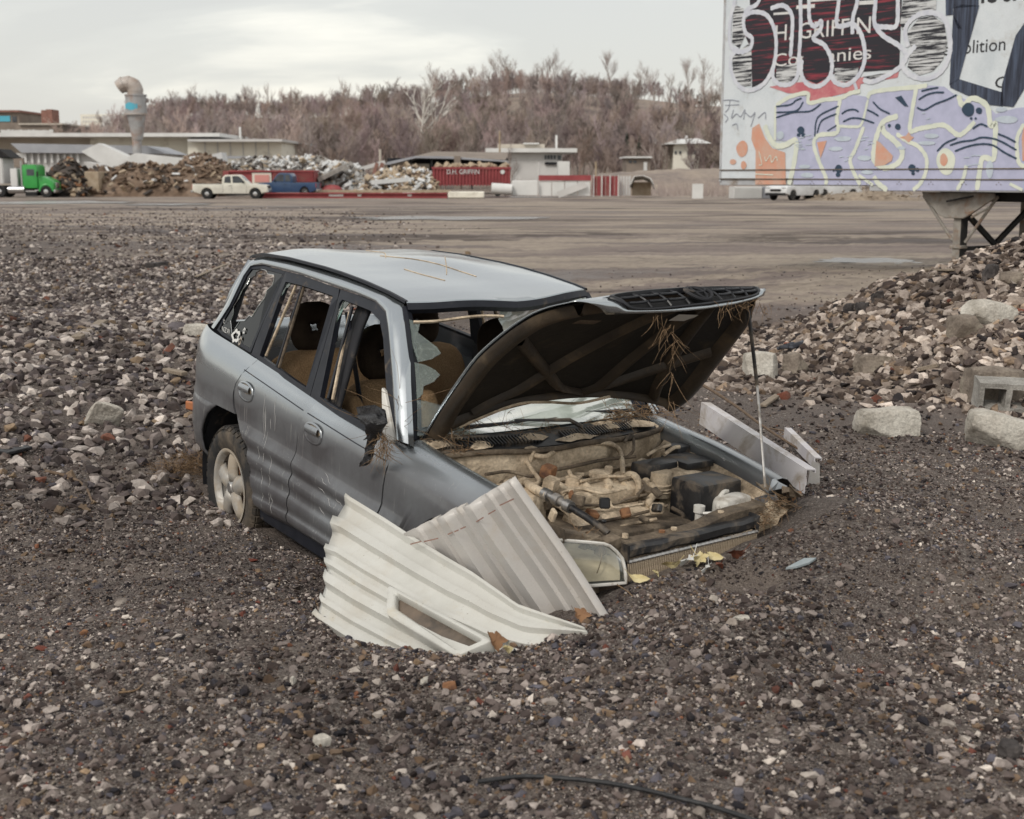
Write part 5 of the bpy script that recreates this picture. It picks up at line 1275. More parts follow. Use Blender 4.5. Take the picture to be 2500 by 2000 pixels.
boulder(715,1675,22,18,62,'pale_rock','pale upright pebble in the left foreground gravel',.5,1.3,name='stone',cat='stone',jag=.03,cuts=3)
boulder(203,1555,22,14,63,'rust','small red brick chip in the left foreground',.6,.4,name='brick_fragment',cat='brick',jag=.04,cuts=7)
boulder(1810,1518,44,10,65,'pale_rock','flat cream pebble right of the metal sheets',.6,.1,name='stone',cat='stone',jag=.03,cuts=3)
boulder(253,1046,80,72,67,'pale_rock','pale pitted slab standing out in the left stone bank',.35,.5,(.5,.35),name='slab',cat='slab',jag=.03,cuts=9)
boulder(485,820,84,30,71,'pale_rock','tan flat stone beside the rear corner of the car',.8,.3,jag=.04)
# hollow block
p = ground_hit(2440, 1012); D_ = (p-Vector((0,0,CAM_H))).length
blkm = bpy.data.meshes.new('concrete_block'); bm = bmesh.new()
bw, bh, bd, wl_ = .395, .20, .19, .034
cols = [-bw/2, -bw/2+wl_, -wl_/2-.002, wl_/2+.002, bw/2-wl_, bw/2]; rws_ = [-bd/2, -bd/2+wl_, bd/2-wl_, bd/2]
mb = MB()
for i in range(5):
    for j in range(3):
        if j == 1 and i in (1, 3): continue
        mb.box(((cols[i]+cols[i+1])/2, 0, (rws_[j]+rws_[j+1])/2), (cols[i+1]-cols[i], bh, rws_[j+1]-rws_[j]))
bm.from_mesh(bpy.data.meshes.new('tmp')); V = [bm.verts.new(v) for v in mb.V]
for f in mb.F: bm.faces.new([V[i] for i in f])
bmesh.ops.remove_doubles(bm, verts=bm.verts, dist=1e-4)
seen = {}
for f in list(bm.faces): seen.setdefault(tuple(sorted(v.index for v in f.verts)), []).append(f)
bm.verts.index_update(); seen = {}
for f in bm.faces: seen.setdefault(tuple(sorted(v.index for v in f.verts)), []).append(f)
bmesh.ops.delete(bm, geom=[f for fs in seen.values() if len(fs) > 1 for f in fs], context='FACES')
bmesh.ops.recalc_face_normals(bm, faces=bm.faces)
bmesh.ops.subdivide_edges(bm, edges=bm.edges, cuts=3, use_grid_fill=True)
for v in bm.verts: v.co += v.normal*.006*mnoise.noise(v.co*26)
bm.to_mesh(blkm); bm.free(); blkm.materials.append(M['concrete']); cb = bpy.data.objects.new('concrete_block', blkm); COL.objects.link(cb)
bk = boulder_mesh('boulder', 77, (.55,.34,.34)); bk.materials.append(M['brown_rock']); bo = bpy.data.objects.new('boulder', bk); COL.objects.link(bo); bo.location = p+Vector((.07,.36,.12)); tag(bo, 'brown boulder added behind the hollow concrete block to darken its cells', 'boulder')  # boulder added to stop light showing through the block's cells
cb.location = p+Vector((.07,.10,.115)); cb.rotation_euler = (.12,.04,-.12); cb.scale = (1.02,1,1.12); tag(cb, 'hollow concrete block with two square cells at the right edge', 'concrete block')
# scorched plastic scrap by the mound
p = ground_hit(1935, 868); mb = MB(); rs = random.Random(5)
for k in range(7):
    mb.box(p+Vector((rs.uniform(-.10,.11), rs.uniform(-.04,.04), .05+rs.uniform(-.02,.04))), (rs.uniform(.08,.16), rs.uniform(.04,.08), rs.uniform(.02,.05)), (rs.uniform(-.4,.4), rs.uniform(-.5,.1), rs.uniform(-.5,.5)))
tag(mb.build('plastic_scrap', 'scorched', None, bevel=.008), 'dark blue black plastic scrap at the left foot of the mound', 'scrap')

# --- sticks, hose, leaves, shards
def strand(name, px, r, mat, label, cat, lift=.006, n=6, taper=True, grp=None):
    P = []
    for q in px:
        g = ground_hit(q[0], q[1]); P.append(g+Vector((0,0,lift+(q[2] if len(q) > 2 else 0))))
    pp = smoothpath(P, 6); m_ = len(pp); mb = MB(); mb.tube(pp, [r*(1-.55*k/m_ if taper else 1) for k in range(m_)], n); return tag(mb.build(name, mat, None, smooth=1), label, cat, grp)
strand('rubber_hose', [(1167,1926),(1278,1915),(1390,1921),(1487,1933),(1591,1952),(1668,1973),(1751,1996),(1900,2045),(2050,2110)], .0072, 'hose_black', 'black rubber hose lying across the bottom foreground gravel', 'hose', .020, 8, False)
strand('stick', [(112,1158),(170,1172),(208,1195),(226,1232)], .012, 'bark_twig', 'bent bare stick lying left of the rear wheel', 'stick', .012)
strand('branch', [(1660,985,.20),(1715,1000,.16),(1790,1030,.10),(1860,1068,.06),(1930,1110,.05),(1990,1140,.03)], .012, 'bark_twig', 'thin brown branch lying over the white board beyond the bonnet', 'branch', .01)
strand('twig', [(1880,1062,.03),(1930,1085,.05),(1990,1112,.02)], .006, 'bark_twig', 'fine twig at the far end of the white boards', 'twig', .01)
strand('twig', [(1505,1440),(1530,1460),(1545,1475)], .003, 'dry_root', 'short straw below the headlamp', 'twig', .02)
strand('straw', [(290,1700),(330,1690),(350,1680)], .004, 'dry_root', 'short pale straw in the left foreground', 'straw', .006)
strand('straw', [(85,1955),(120,1930),(135,1918)], .004, 'wood_grey', 'thin wood splinter near the bottom left corner', 'straw', .006)
strand('wood_splinter', [(808,1852),(840,1842),(868,1834)], .010, 'bark_twig', 'dark wood splinter in the central foreground', 'wood', .006)
def plank(u0, v0, u1, v1, w, t, mat, label, lift=.02, roll=0):
    a, b = ground_hit(u0, v0)+Vector((0,0,lift)), ground_hit(u1, v1)+Vector((0,0,lift)); mb = MB(); mb.beam(a, b, w, t, (math.sin(roll),0,math.cos(roll))); return tag(mb.build('plank', mat, None, bevel=.004), label, 'plank')
plank(186,838,252,795,.09,.03,'wood_grey','weathered plank end among the stones left of the car',.04)
plank(405,925,452,938,.06,.03,'wood_grey','brown broken plank poking out behind the rear bumper',.07)
plank(480,682,555,650,.07,.02,'wood_grey','long grey slat lying in the stones behind the car',.04)
plank(366,655,402,650,.16,.10,'dark_rock','short black timber block on the stone bank',.04)
plank(5,1118,66,1104,.12,.02,'black_bag','black flat scrap at the left edge of the stone bank',.03)
plank(2040,818,2082,795,.05,.02,'wood_grey','pale wood splinter on the left flank of the mound',.04)
plank(1862,1000,1898,972,.05,.02,'wood_grey','short tan wood piece at the near foot of the mound',.02)
plank(2270,672,2325,674,.10,.02,'wood_grey','tan board lying on the mound below the trailer leg',.05)
plank(2240,920,2290,905,.05,.03,'wood_grey','brown wood stub low on the mound near its middle',.04)
p = [ground_hit(u, v)+Vector((0,0,.012)) for u, v in ((1918,1399),(1962,1376),(1992,1378),(1975,1392),(1945,1400))]
mb = MB(); mb.add(p+[x+Vector((0,0,.008)) for x in p], [(4,3,2,1,0),(5,6,7,8,9)]+[(i,(i+1)%5,5+(i+1)%5,5+i) for i in range(5)]); tag(mb.build('glass_shard', 'blue_shard'), 'flat blue grey shard on the gravel right of the radiator', 'shard')
def leaf_obj(p, size, mat, label, kind='maple', yaw=0, tilt=.5, curl=.6, cat='leaf'):
    mb = MB(); n = 40; rim = []
    for k in range(n):
        a = 2*PI*k/n
        if kind == 'maple': r = .62+.30*abs(math.cos(2.5*a))**2.2-.10+.06*math.cos(15*a)
        else: r = .55+.30*abs(math.cos(a))**1.3+.04*math.cos(9*a)
        rim.append((r*math.cos(a), r*math.sin(a)*(.9 if kind == 'maple' else .62)))
    def P3(x, y): return Vector((x*size, y*size, size*curl*(x*x*.6-y*y*.5+.25*math.sin(4*x+3*y))))
    rows = [[P3(0, 0)]*(n+1), [P3(x*.5, y*.5) for x, y in rim+rim[:1]], [P3(x, y) for x, y in rim+rim[:1]]]
    mb.grid(rows); mb.tube([P3(-.4,0), P3(-.9,.05), P3(-1.25,.12)], size*.025, 4)
    o = mb.build('dead_leaf', mat, None, smooth=1); o.location = p; o.rotation_euler = (tilt, tilt*.4, yaw); return tag(o, label, cat)
def gh(u, v, l=.02): return ground_hit(u, v)+Vector((0,0,l))
leaf_obj(gh(1212,1595,.05), .055, 'leaf_brown', 'brown maple leaf standing against the framed metal sheet', yaw=.6, tilt=.9)
leaf_obj(gh(1238,1606,.03), .045, 'leaf_yellow', 'pale curled leaf beside the brown maple leaf', 'oval', 1.4, .7, .6)
leaf_obj(gh(1420,1522,.035), .045, 'leaf_brown', 'dark brown maple leaf at the foot of the pink white sheet', yaw=.2, tilt=.8)
for k, (zx, zy, sz, mt, kd, lb) in enumerate([(1205,955,.050,'leaf_yellow','oval','yellow leaf lowest and nearest below the radiator'),(1295,925,.030,'leaf_yellow','maple','small ochre leaf just right of the lowest yellow leaf'),(1372,880,.050,'leaf_yellow','oval','bright yellow leaf left of the crumpled pale ones'),(1465,860,.062,'sticker_white','maple','crumpled pale paper like leaf in front of the radiator'),(1530,850,.050,'leaf_yellow','maple','torn cream leaf in the middle of the leaf pile'),(1600,845,.045,'leaf_yellow','oval','small cream leaf touching the radiator'),(1628,885,.048,'leaf_red','oval','reddish brown rounded leaf at the right of the leaf pile'),(1715,825,.055,'leaf_red','maple','dark red leaf farthest right by the radiator'),(1560,905,.04,'sticker_white','maple','pale torn leaf under the leaf pile'),(1240,815,.04,'leaf_red','maple','dark leaf caught on the condenser')]):
    leaf_obj(gh(1000+zx/2.156, 980+zy/2.156+8, .028), sz, mt, lb, kd, k*1.3, .5+.15*(k % 3), .5)
for k, (u, v, lb) in enumerate([(1905,1235,'brown leaf on the far broken corner of the car'),(1880,1215,'curled brown leaf behind the coolant bottle'),(1945,1240,'dry brown leaf on the ground by the far wing')]):
    leaf_obj(gh(u, v, .06), .05, 'leaf_brown', lb, 'maple' if k else 'oval', k*2.0, .7, .6)
# --- root and straw tangles
def tangle(name, anchors, n, spread, length, r, label, seed, mat='dry_root', down=-1.0, stiff=.5):
    rs = random.Random(seed); mb = MB()
    for k in range(n):
        a = Vector(rs.choice(anchors)); p = a+Vector((rs.gauss(0, spread), rs.gauss(0, spread), rs.gauss(0, spread*.6))); d = Vector((rs.gauss(0, .6), rs.gauss(0, .6), down*rs.uniform(.4, 1.2))).normalized(); P = [p]
        L = length*rs.uniform(.4, 1.2)
        for i in range(5):
            d = (d+Vector((rs.gauss(0, stiff), rs.gauss(0, stiff), rs.gauss(0, stiff*.6)))*.5).normalized(); p = p+d*(L/5); P.append(p)
        mb.tube(P, [r, r, r*.9, r*.8, r*.6, r*.4], 3, False)
    return tag(mb.build(name, mat), label, 'roots')
lip0 = CAR_M @ lipf(-.55, 1.0); lip1 = CAR_M @ lipf(.55, 1.0)
tangle('root_tangle', [lip0+Vector((.02,0,-.02)), lip0+Vector((.05,0,-.06)), lip0+Vector((.06,.0,-.12))], 26, .018, .13, .0011, 'long brown root tangle hanging from the near bonnet lip', 1, 'dry_root', -1.6, .35)
tangle('root_tangle', [lip0+Vector((.06,0,-.08)), lip0+Vector((.065,0,-.24)), lip0+Vector((.06,0,-.36))], 14, .006, .20, .0011, 'thin root strings dangling below the bonnet tangle', 2, stiff=.2)
tangle('root_tangle', [CAR_M @ lipf(.2, 1.0), CAR_M @ lipf(.35, .98), lip1, lip1+Vector((.06,0,-.01)), CAR_M @ lipf(.7, .98)], 44, .02, .09, .0011, 'short roots along the far half of the bonnet lip', 3)
tangle('root_tangle', [c2w(*car_at(u, v, 1, -.90)) for u, v in ((928,1050),(935,1070),(945,1085),(932,1095))], 110, .016, .12, .0011, 'tangle of dry roots under the wrapped wing mirror', 4)
tangle('root_tangle', [c2w(*car_at(u, v, 1, -.80)) for u, v in ((960,990),(1000,960),(950,1040))], 12, .02, .35, .0012, 'few long roots strung across the front pillar', 5, 'dry_root', .3, .4)
tangle('root_tangle', [c2w(*(cowl(y, .3)+Vector((0,0,.02)))) for y in (.42,.5,.58,.64,.68)], 150, .035, .18, .0016, 'heap of straw and roots on the far end of the cowl', 6, 'dry_root', .05, .8)
tangle('root_tangle', [c2w(*(cowl(y, .35)+Vector((0,0,.015)))) for y in (-.64,-.55,-.45,-.2,0,.2)], 110, .03, .14, .0013, 'scattered straw along the wiper cowl', 7, 'dry_root', .0, .8)
tangle('straw_clump', [c2w(*car_at(1845, 1280, 1, .35)), c2w(*car_at(1855, 1265, 1, .38)), c2w(*car_at(1890, 1250, 1, .5)), c2w(*car_at(1900, 1225, 1, .5))], 140, .03, .12, .0014, 'straw and debris at the far end of the radiator', 8, 'dry_root', .1, .8)
g0 = [ground_hit(u, v)+Vector((0,0,.02)) for u, v in ((415,1165),(440,1160),(465,1150),(490,1150),(505,1165))]
tangle('dry_grass', g0, 380, .05, .17, .0013, 'clump of brown dry grass behind the rear wheel', 9, 'dry_root', .25, .8)
tangle('root_tangle', [CAR_M @ under(.1, -.75, .06), CAR_M @ under(.06, -.88, .04)], 14, .02, .16, .002, 'dry stalks stuck to the near bonnet hinge', 10)
for k, (zx, zy, z) in enumerate(((270,265,.97),(470,95,1.02),(900,705,.84))):
    tangle('straw', [c2w(*E3(zx, zy, z))], 14, .02, .10, .0022, ('straw wisp on the near end of the cowl','straw wisp against the wiper blade','straw tuft on the tie bar above the headlamp')[k], 20+k, 'dry_root', .2, .7)
# ================================================================== PAINTED TRAILER
TA = R_(36.6); TE = Vector((math.sin(TA), -math.cos(TA), 0)); TN = Vector((-math.cos(TA), -math.sin(TA), 0)); TG = Vector((6.2, 19.0, 0))
trailer = empty('box_trailer', TG, (0, 0, math.atan2(TE.y, TE.x)), 'white box trailer covered in purple and black graffiti on landing legs', 'trailer')
def TS(zx, zy):                   # place on the trailer's side wall as (along, up)
    p = plane_at(1750+zx/2.875, zy/2.875, TG, TN); return (p-TG).dot(TE), p.z
pm('trailer_white', [(.60,.65,.69),(.70,.745,.78),(.65,.69,.725)], 1.4, .45, dust=((.36,.33,.28), .14, 1.6), fine=.05, finescale=40)
pm('trailer_rail', [(.40,.41,.43),(.52,.53,.55)], 3, .5, dust=((.25,.19,.14), .22, 3))
pm('chassis_black', [(.010,.010,.012),(.022,.021,.021)], 5, .8, dust=((.10,.08,.06), .12, 5)); pm('gear_grey', [(.20,.18,.16),(.32,.30,.27)], 5, .8, dust=((.22,.13,.08), .2, 6))
pm('groove', [(.10,.085,.07),(.2,.16,.13)], 10, .9)
def paintm(name, c, c2=None, streak=None, rough=.5, lo=.4, hi=.6):
    m, nt, b = newmat(name); t = NT(nt); v = t.coord('Object', streak or (1.5,1.5,1.5))
    c2 = c2 or tuple(x*.86 for x in c); nt.links.new(t.ramp(t.noise(v, 3.0, 5, .65), [(lo, c2), (hi, c)]), b.inputs['Base Color']); b.inputs['Roughness'].default_value = rough
paintm('p_sign', (.020,.018,.026), (.27,.035,.055), (.35,.35,8), lo=.36, hi=.47); paintm('p_black', (.022,.022,.032)); paintm('p_letter', (.74,.73,.72)); paintm('p_red', (.52,.14,.17), (.60,.25,.26))
paintm('p_scribble', (.018,.018,.026), (.62,.63,.64), (.5,.5,9), lo=.46, hi=.54); paintm('p_navy', (.022,.026,.045), (.07,.09,.14), (9,9,.5)); paintm('p_outline', (.70,.72,.77), (.58,.60,.68)); paintm('p_lavender', (.50,.51,.68), (.44,.455,.61))
paintm('p_cream', (.74,.77,.66), (.66,.70,.61)); paintm('p_orange', (.66,.33,.23), (.62,.40,.31)); paintm('p_teal', (.030,.060,.105)); paintm('p_sky', (.56,.63,.71)); paintm('p_grey', (.34,.36,.42)); paintm('p_ink', (.03,.03,.035))
zb0, zt0, s0_, s1_ = 1.655, 4.62, -4.51, 5.6
m = MB(); m.box(((s0_+s1_)/2, 1.25, (zb0+zt0)/2), (s1_-s0_, 2.5, zt0-zb0)); m.build('side_wall', 'trailer_white', trailer, bevel=.01)
m = MB(); m.box(((s0_-1.38)/2, .055, 1.60), (-1.38-s0_, .10, .104)); m.build('bottom_rail', 'trailer_rail', trailer, bevel=.006)
m = MB(); m.box(((-1.376+s1_)/2, .056, 1.565), (s1_+1.376, .104, .172)); m.build('bottom_rail', 'trailer_rail', trailer, bevel=.006)
for zz in (1.80, 1.652):
    m = MB(); m.box(((s0_+s1_)/2, -.010, zz), (s1_-s0_-.02, .020, .016)); m.build('rub_strip', 'groove', trailer)
m = MB(); m.box((s0_+.02, .05, 3.1), (.05, .13, 3.0)); m.build('corner_post', 'trailer_rail', trailer, bevel=.01)
m = MB()
for k in range(16):
    for a, b in ((0,0),(.035,.03),(.07,0)):
        m.lathe([(.008,0),(.006,.004),(0,.005)], 6, Matrix.Translation((s0_+.35+.55*k+a, -.018, 1.585+b)) @ Matrix.Rotation(PI/2, 4, 'X'))
m.build('rivet', 'groove', trailer)
for k in range(20):
    m = MB(); m.box((s0_+.3+.5*k, 1.25, 1.61), (.06, 2.36, .08)); m.build('cross_member', 'chassis_black', trailer)
m = MB(); m.box((2.3, 1.25, 1.45), (6.0, .9, .12)); m.build('chassis_rail', 'chassis_black', trailer)
def flat(layer, poly, mat, name='paint'):
    m = MB(); P = [Vector((TS(*p)[0], -.004-layer*.0016, TS(*p)[1])) for p in poly]
    tri = tessellate_polygon([[Vector((p.x, p.z, 0)) for p in P]]); m.V = P; m.F = [tuple(f) for f in tri]; return m.build(name, mat, trailer)
def ribbon(layer, pts, w, mat, name='paint_line', smooth=True, n=7):
    P = [Vector((*TS(*p), 0)) for p in pts]; P = smoothpath(P, n) if smooth and len(P) > 2 else P; w = w/2.875*.0054*1.02
    m = MB(); L, Rr = [], []
    for k, p in enumerate(P):
        d = (P[min(k+1, len(P)-1)]-P[max(k-1, 0)]).normalized(); q = Vector((-d.y, d.x, 0)); f = w/2*(1+.10*math.sin(k*1.7))*(.7 if k in (0, len(P)-1) else 1)
        a, b = p+q*f, p-q*f; L.append(Vector((a.x, -.004-layer*.0016, a.y))); Rr.append(Vector((b.x, -.004-layer*.0016, b.y)))
    m.grid([L, Rr]); return m.build(name, mat, trailer)
def oval(layer, cx, cy, rx, ry, mat, name='paint_spot', wob=.06):
    return flat(layer, [(cx+rx*math.cos(a)*(1+wob*math.sin(3*a+cx)), cy+ry*math.sin(a)*(1+wob*math.cos(2*a+cy))) for a in LS(0, 2*PI, 23)[:-1]], mat, name)
def words(layer, body, x0, y0, x1, y1, hpx, mat, name='lettering'):
    V, F = text_mesh(body, 1.0); sx0, sz0 = TS(x0, y0); sx1, sz1 = TS(x1, y1); wv = max(v.x for v in V); hv = max(v.y for v in V); h = hpx/2.875*.0057
    m = MB(); m.V = [Vector((lerp(sx0, sx1, v.x/wv), -.004-layer*.0016, lerp(sz0, sz1, v.x/wv)+v.y/hv*h)) for v in V]; m.F = F; return m.build(name, mat, trailer)
T = -260
# painted sign underneath
flat(1, [(215,T),(1310,T),(1282,487),(270,560)], 'p_sign', 'sign_panel')
words(2, 'D.H. GRIFFIN', 275, 300, 1080, 232, 122, 'p_letter'); words(2, 'Companies', 395, 470, 1085, 412, 100, 'p_letter')
for x0, y0, x1, y1, h in ((560,72,690,62,40),(640,20,980,-4,26),(1000,42,1130,34,40),(400,112,520,104,26)): ribbon(2, [(x0,y0-h/2),(x1,y1-h/2)], h, 'p_letter', 'lettering_bar', False)
flat(1, [(370,610),(560,580),(1010,545),(1280,505),(1270,545),(1010,590),(1005,625),(960,640),(760,690),(650,715),(640,660),(500,655)], 'p_red')
words(1, 'Demolition', 1500, 400, 2025, 352, 88, 'p_ink'); words(1, 'Grading', 1945, 622, 2420, 575, 75, 'p_ink'); words(1, 'onstr', 1650, 40, 2160, 0, 190, 'p_ink')
# brushed bubble letters
for poly, mt in (([(110,400),(150,360),(240,300),(250,430),(240,600),(180,610),(120,540)],'p_scribble'),([(250,90),(340,110),(400,220),(405,400),(360,560),(250,615),(245,350),(200,250),(200,140)],'p_sign'),([(120,30),(190,60),(200,250),(160,340),(110,300)],'p_scribble'),
                 ([(420,480),(570,440),(560,560),(500,590),(420,570)],'p_scribble'),([(610,330),(700,300),(790,380),(790,540),(700,590),(610,550)],'p_sign'),([(830,480),(1000,470),(980,550),(900,580),(830,560)],'p_scribble'),
                 ([(1340,230),(1420,130),(1520,110),(1600,170),(1620,300),(1590,420),(1520,500),(1420,530),(1340,470),(1370,360)],'p_scribble'),([(1140,T),(1260,T),(1260,170),(1140,170)],'p_sign'),([(1030,540),(1230,505),(1150,560),(1060,570)],'p_scribble'),([(1340,T),(1560,T),(1540,80),(1380,140),(1320,240),(1290,170)],'p_scribble')):
    flat(3, poly, mt, 'paint_fill')
BUB = [[(300,T),(300,0),(215,70),(190,150),(205,230),(250,270),(235,340),(160,365),(100,320),(92,200),(105,100),(130,0),(150,T)],[(200,110),(260,85),(350,105),(405,200),(420,330),(395,480),(330,590),(230,635),(150,595),(105,500),(105,400),(160,345)],[(380,60),(470,40),(530,110),(530,260),(520,400)],[(585,T),(590,0),(592,200),(580,400),(570,530),(520,590),(440,590),(395,530),(420,380)],
       [(650,T),(650,0),(655,140),(690,185),(735,150),(730,210),(680,270),(760,320),(810,430),(795,540),(720,605),(640,590),(597,520),(600,420)],[(880,T),(860,0),(845,170),(900,180),(960,170),(1020,250),(1043,400),(1005,520),(920,595),(840,580),(805,530)],[(1000,T),(990,0),(960,120),(955,240)],[(1120,T),(1118,0),(1110,160),(1170,250),(1280,320),(1335,390),(1290,470),(1180,540),(1090,575),(1030,560)],
       [(1278,T),(1275,0),(1265,175),(1190,190),(1115,185)],[(1345,330),(1325,230),(1350,160),(1420,105),(1520,90),(1600,135),(1640,260),(1632,400),(1570,510),(1460,553),(1350,520),(1305,450),(1340,390),(1400,320)],[(970,585),(985,630)]]
for i, q_ in enumerate(BUB): ribbon(4+i*.12, q_, 38, 'p_outline', 'bubble_outline', n=9)
# navy blocks at the right
for poly in ([(1665,30),(1845,40),(1702,560),(1635,600)],[(1605,T),(2240,T),(2200,-30),(1840,-20),(1840,45),(1660,60),(1660,105),(1610,110)],[(1640,590),(1700,555),(2010,650),(2010,748),(1900,735),(1640,615)],[(2100,250),(2156,170),(2260,-100),(2420,-100),(2200,560),(2085,752),(1992,742),(2005,590)],[(1660,100),(1725,205),(1690,200)]): flat(3, poly, 'p_navy', 'paint_block')
# lavender piece along the bottom
LAV = [(415,745),(480,690),(620,675),(640,720),(860,700),(930,660),(1050,680),(1100,640),(1400,615),(1500,600),(1600,610),(1690,680),(1900,745),(1960,800),(2100,760),(2700,700),(2700,1338),(1200,1338),(1140,1300),(540,1296),(545,1150),(570,985),(480,990),(415,985)]
flat(2, LAV, 'p_lavender', 'paint_fill')
flat(2.3, [(250,900),(300,868),(340,970),(390,1040),(482,1072),(487,1296),(272,1296),(275,1060),(245,980)], 'p_orange', 'paint_fill')
oval(2.3, 180, 1045, 40, 56, 'p_orange'); oval(2.3, 115, 1137, 22, 20, 'p_orange'); oval(2.3, 190, 1160, 20, 28, 'p_orange')
CRM = [([(340,880),(370,960),(415,1020),(480,1020),(560,990),(545,1150),(510,1296)],48),([(415,745),(412,985)],34),([(420,740),(520,680),(640,655),(650,722),(760,700),(870,690),(940,655),(1010,640)],34),([(1060,690),(1090,650),(1200,630),(1400,612),(1480,600)],34),
       ([(870,700),(845,830),(848,930),(720,950),(685,1010),(720,1130),(770,1250),(768,1296)],36),([(1065,700),(1020,870),(960,890),(860,885)],22),([(1035,890),(975,1050),(940,1120),(960,1200),(1010,1296)],34),([(1275,815),(1180,850),(1135,930),(1108,1040),(1110,1130),(1190,1180),(1280,1140),(1305,1060),(1240,980),(1180,930),(1165,880)],44),
       ([(1405,612),(1375,780),(1360,915),(1420,905),(1500,890),(1600,880),(1690,945),(1740,930),(1815,855)],36),([(1265,940),(1340,990),(1420,1030),(1475,1110),(1470,1210),(1430,1290),(1380,1335)],32),([(1105,1240),(1140,1290),(1200,1335)],40),([(1700,670),(1730,740),(1800,690),(1900,745),(1925,880),(1960,870),(1955,1000),(1945,1115),(1870,1110),(1845,1230),(1830,1335)],40),
       ([(1755,1160),(1735,1250),(1690,1335)],30),([(1000,1230),(1100,1300)],34),([(2160,870),(2115,960),(2112,1060),(2130,1150),(2200,1180)],30),([(2060,1290),(2150,1335)],30),([(2200,700),(2250,900),(2180,980)],36),([(2350,700),(2330,1000),(2420,1150),(2380,1330)],40)]
for i, (q_, w_) in enumerate(CRM): ribbon(5+i*.1, q_, w_, 'p_cream', 'cream_outline')
oval(5, 1612, 1135, 66, 92, 'p_cream'); oval(7.2, 1597, 1122, 27, 42, 'p_orange')
for poly in ([(708,1000),(776,988),(752,1060),(732,1112)],[(1125,988),(1150,1000),(1240,1095),(1232,1130),(1180,1160),(1112,1168)],[(1285,965),(1330,955),(1352,928),(1368,955),(1388,965),(1350,1002),(1325,978)],[(2160,890),(2145,960),(2150,1130),(2240,1120),(2240,900)]): flat(7.1, poly, 'p_orange', 'paint_fill')
TEAL = [[(420,748),(520,735),(560,705),(600,690)],[(420,790),(560,778),(612,715)],[(420,826),(540,790),(660,780),(735,730)],[(692,960),(700,860),(735,805),(860,745)],[(708,935),(735,855),(790,820),(845,800)],[(780,920),(845,880)],[(880,800),(920,775),(970,770),(1000,785)],[(890,855),(950,830),(1020,835),(1110,865)],[(1060,772),(1100,790),(1140,815)],[(1100,715),(1150,765),(1220,800)],
        [(1420,700),(1480,665),(1540,650),(1600,650)],[(1408,755),(1460,772),(1540,730),(1620,700),(1690,665)],[(1550,1062),(1610,1005),(1690,970)],[(1640,1020),(1720,995),(1800,985),(1870,965),(1980,985),(2110,1055)],[(1675,1062),(1760,1030),(1850,1012),(1940,1020),(2030,1075),(2110,1115)],[(1978,940),(2040,965),(2105,1000)],[(1800,905),(1855,872),(1905,890)],[(1440,640),(1500,625),(1560,615)],[(2250,800),(2400,760),(2500,800)],[(2240,860),(2400,820),(2520,850)]]
for i, q_ in enumerate(TEAL): ribbon(7.4+i*.02, q_, 13, 'p_teal', 'wave_line')
for x, y, r in ((595,915,25),(578,948,12),(612,950,14),(860,1185,26),(855,1226,16),(825,1198,7),(1375,1180,26),(1412,1192,14),(1382,1217,12),(1275,890,20),(1215,882,11),(1770,770,44),(1845,778,22),(1790,832,9),(1822,832,8)): oval(7.8, x, y, r, r*1.05, 'p_teal', 'paint_dot')
flat(7.0, [(1255,685),(1300,672),(1350,750),(1320,745)], 'p_teal', 'paint_fill')
rs = random.Random(9)
for x, y, rx, ry in ((890,975,60,18),(840,1045,50,15),(1040,1110,50,18),(1510,955,50,18),(1480,1005,60,15),(2040,840,80,26),(620,1170,42,14),(640,1230,44,18),(1060,1210,44,14),(1300,1040,30,12),(1920,1190,26,60),(450,950,26,30),(2000,770,40,16)): oval(7.3, x, y, rx, ry, 'p_sky', 'highlight')
for k in range(26):
    x, y = rs.choice([(600,990),(600,1060),(1040,1010),(1780,1120),(880,1110),(1450,830),(590,1010)]); x += rs.uniform(-45,45); y += rs.uniform(-50,50); ribbon(7.9, [(x,y),(x+rs.uniform(25,50),y-rs.uniform(2,10))], 10, 'p_sky', 'highlight', False)
for q_ in ([(45,705),(100,702),(160,712)],[(95,705),(85,760),(60,790)],[(60,740),(160,735)],[(120,770),(105,830),(140,800),(170,820),(200,770),(190,840)],[(200,790),(240,820),(270,790),(250,860),(240,890)],[(50,800),(80,830),(60,860)],[(110,880),(140,870),(150,910)],[(290,830),(340,790),(345,840)]): ribbon(3, q_, 8, 'p_grey', 'tag_scrawl')
ribbon(7.6, [(300,1060),(320,1150),(300,1160)], 8, 'p_cream', 'tag_scrawl'); ribbon(7.6, [(340,1100),(350,1130),(380,1090),(390,1140),(420,1100),(430,1130)], 8, 'p_cream', 'tag_scrawl'); ribbon(7.6, [(275,1222),(400,1228)], 12, 'p_cream', 'highlight', False)
# landing gear
lx = 0.02
m = MB(); pr = [(-.62,1.47),(.58,1.47),(.60,1.40),(.22,1.16),(.10,1.10),(-.20,1.10),(-.30,1.14),(-.58,1.40)]
m.prism(pr, lambda a, b, t: Vector((lx+a, .22+t, b)), .05); m.build('gear_plate', 'gear_grey', trailer, bevel=.008)
for yy, nm in ((.34,'landing_leg'),(2.0,'landing_leg')):
    gz0 = .30; lg = MB(); lg.box((lx-.02, yy, .95), (.135,.13,.95)); lg.box((lx-.02, yy, .69), (.19,.18,.05)); lo_ = lg.build(nm, 'gear_grey', trailer, bevel=.01)
    m = MB(); m.box((lx-.02, yy, .42), (.115,.11,.42)); m.build('inner_leg', 'rust', lo_)
    m = MB(); m.box((lx-.02, yy, .27), (.30,.30,.05)); m.build('foot', 'rust', lo_, bevel=.01)
    m = MB(); m.box((lx+.05, yy+.01, .95), (.012,.15,.8)); m.build('leg_web', 'chassis_black', lo_)
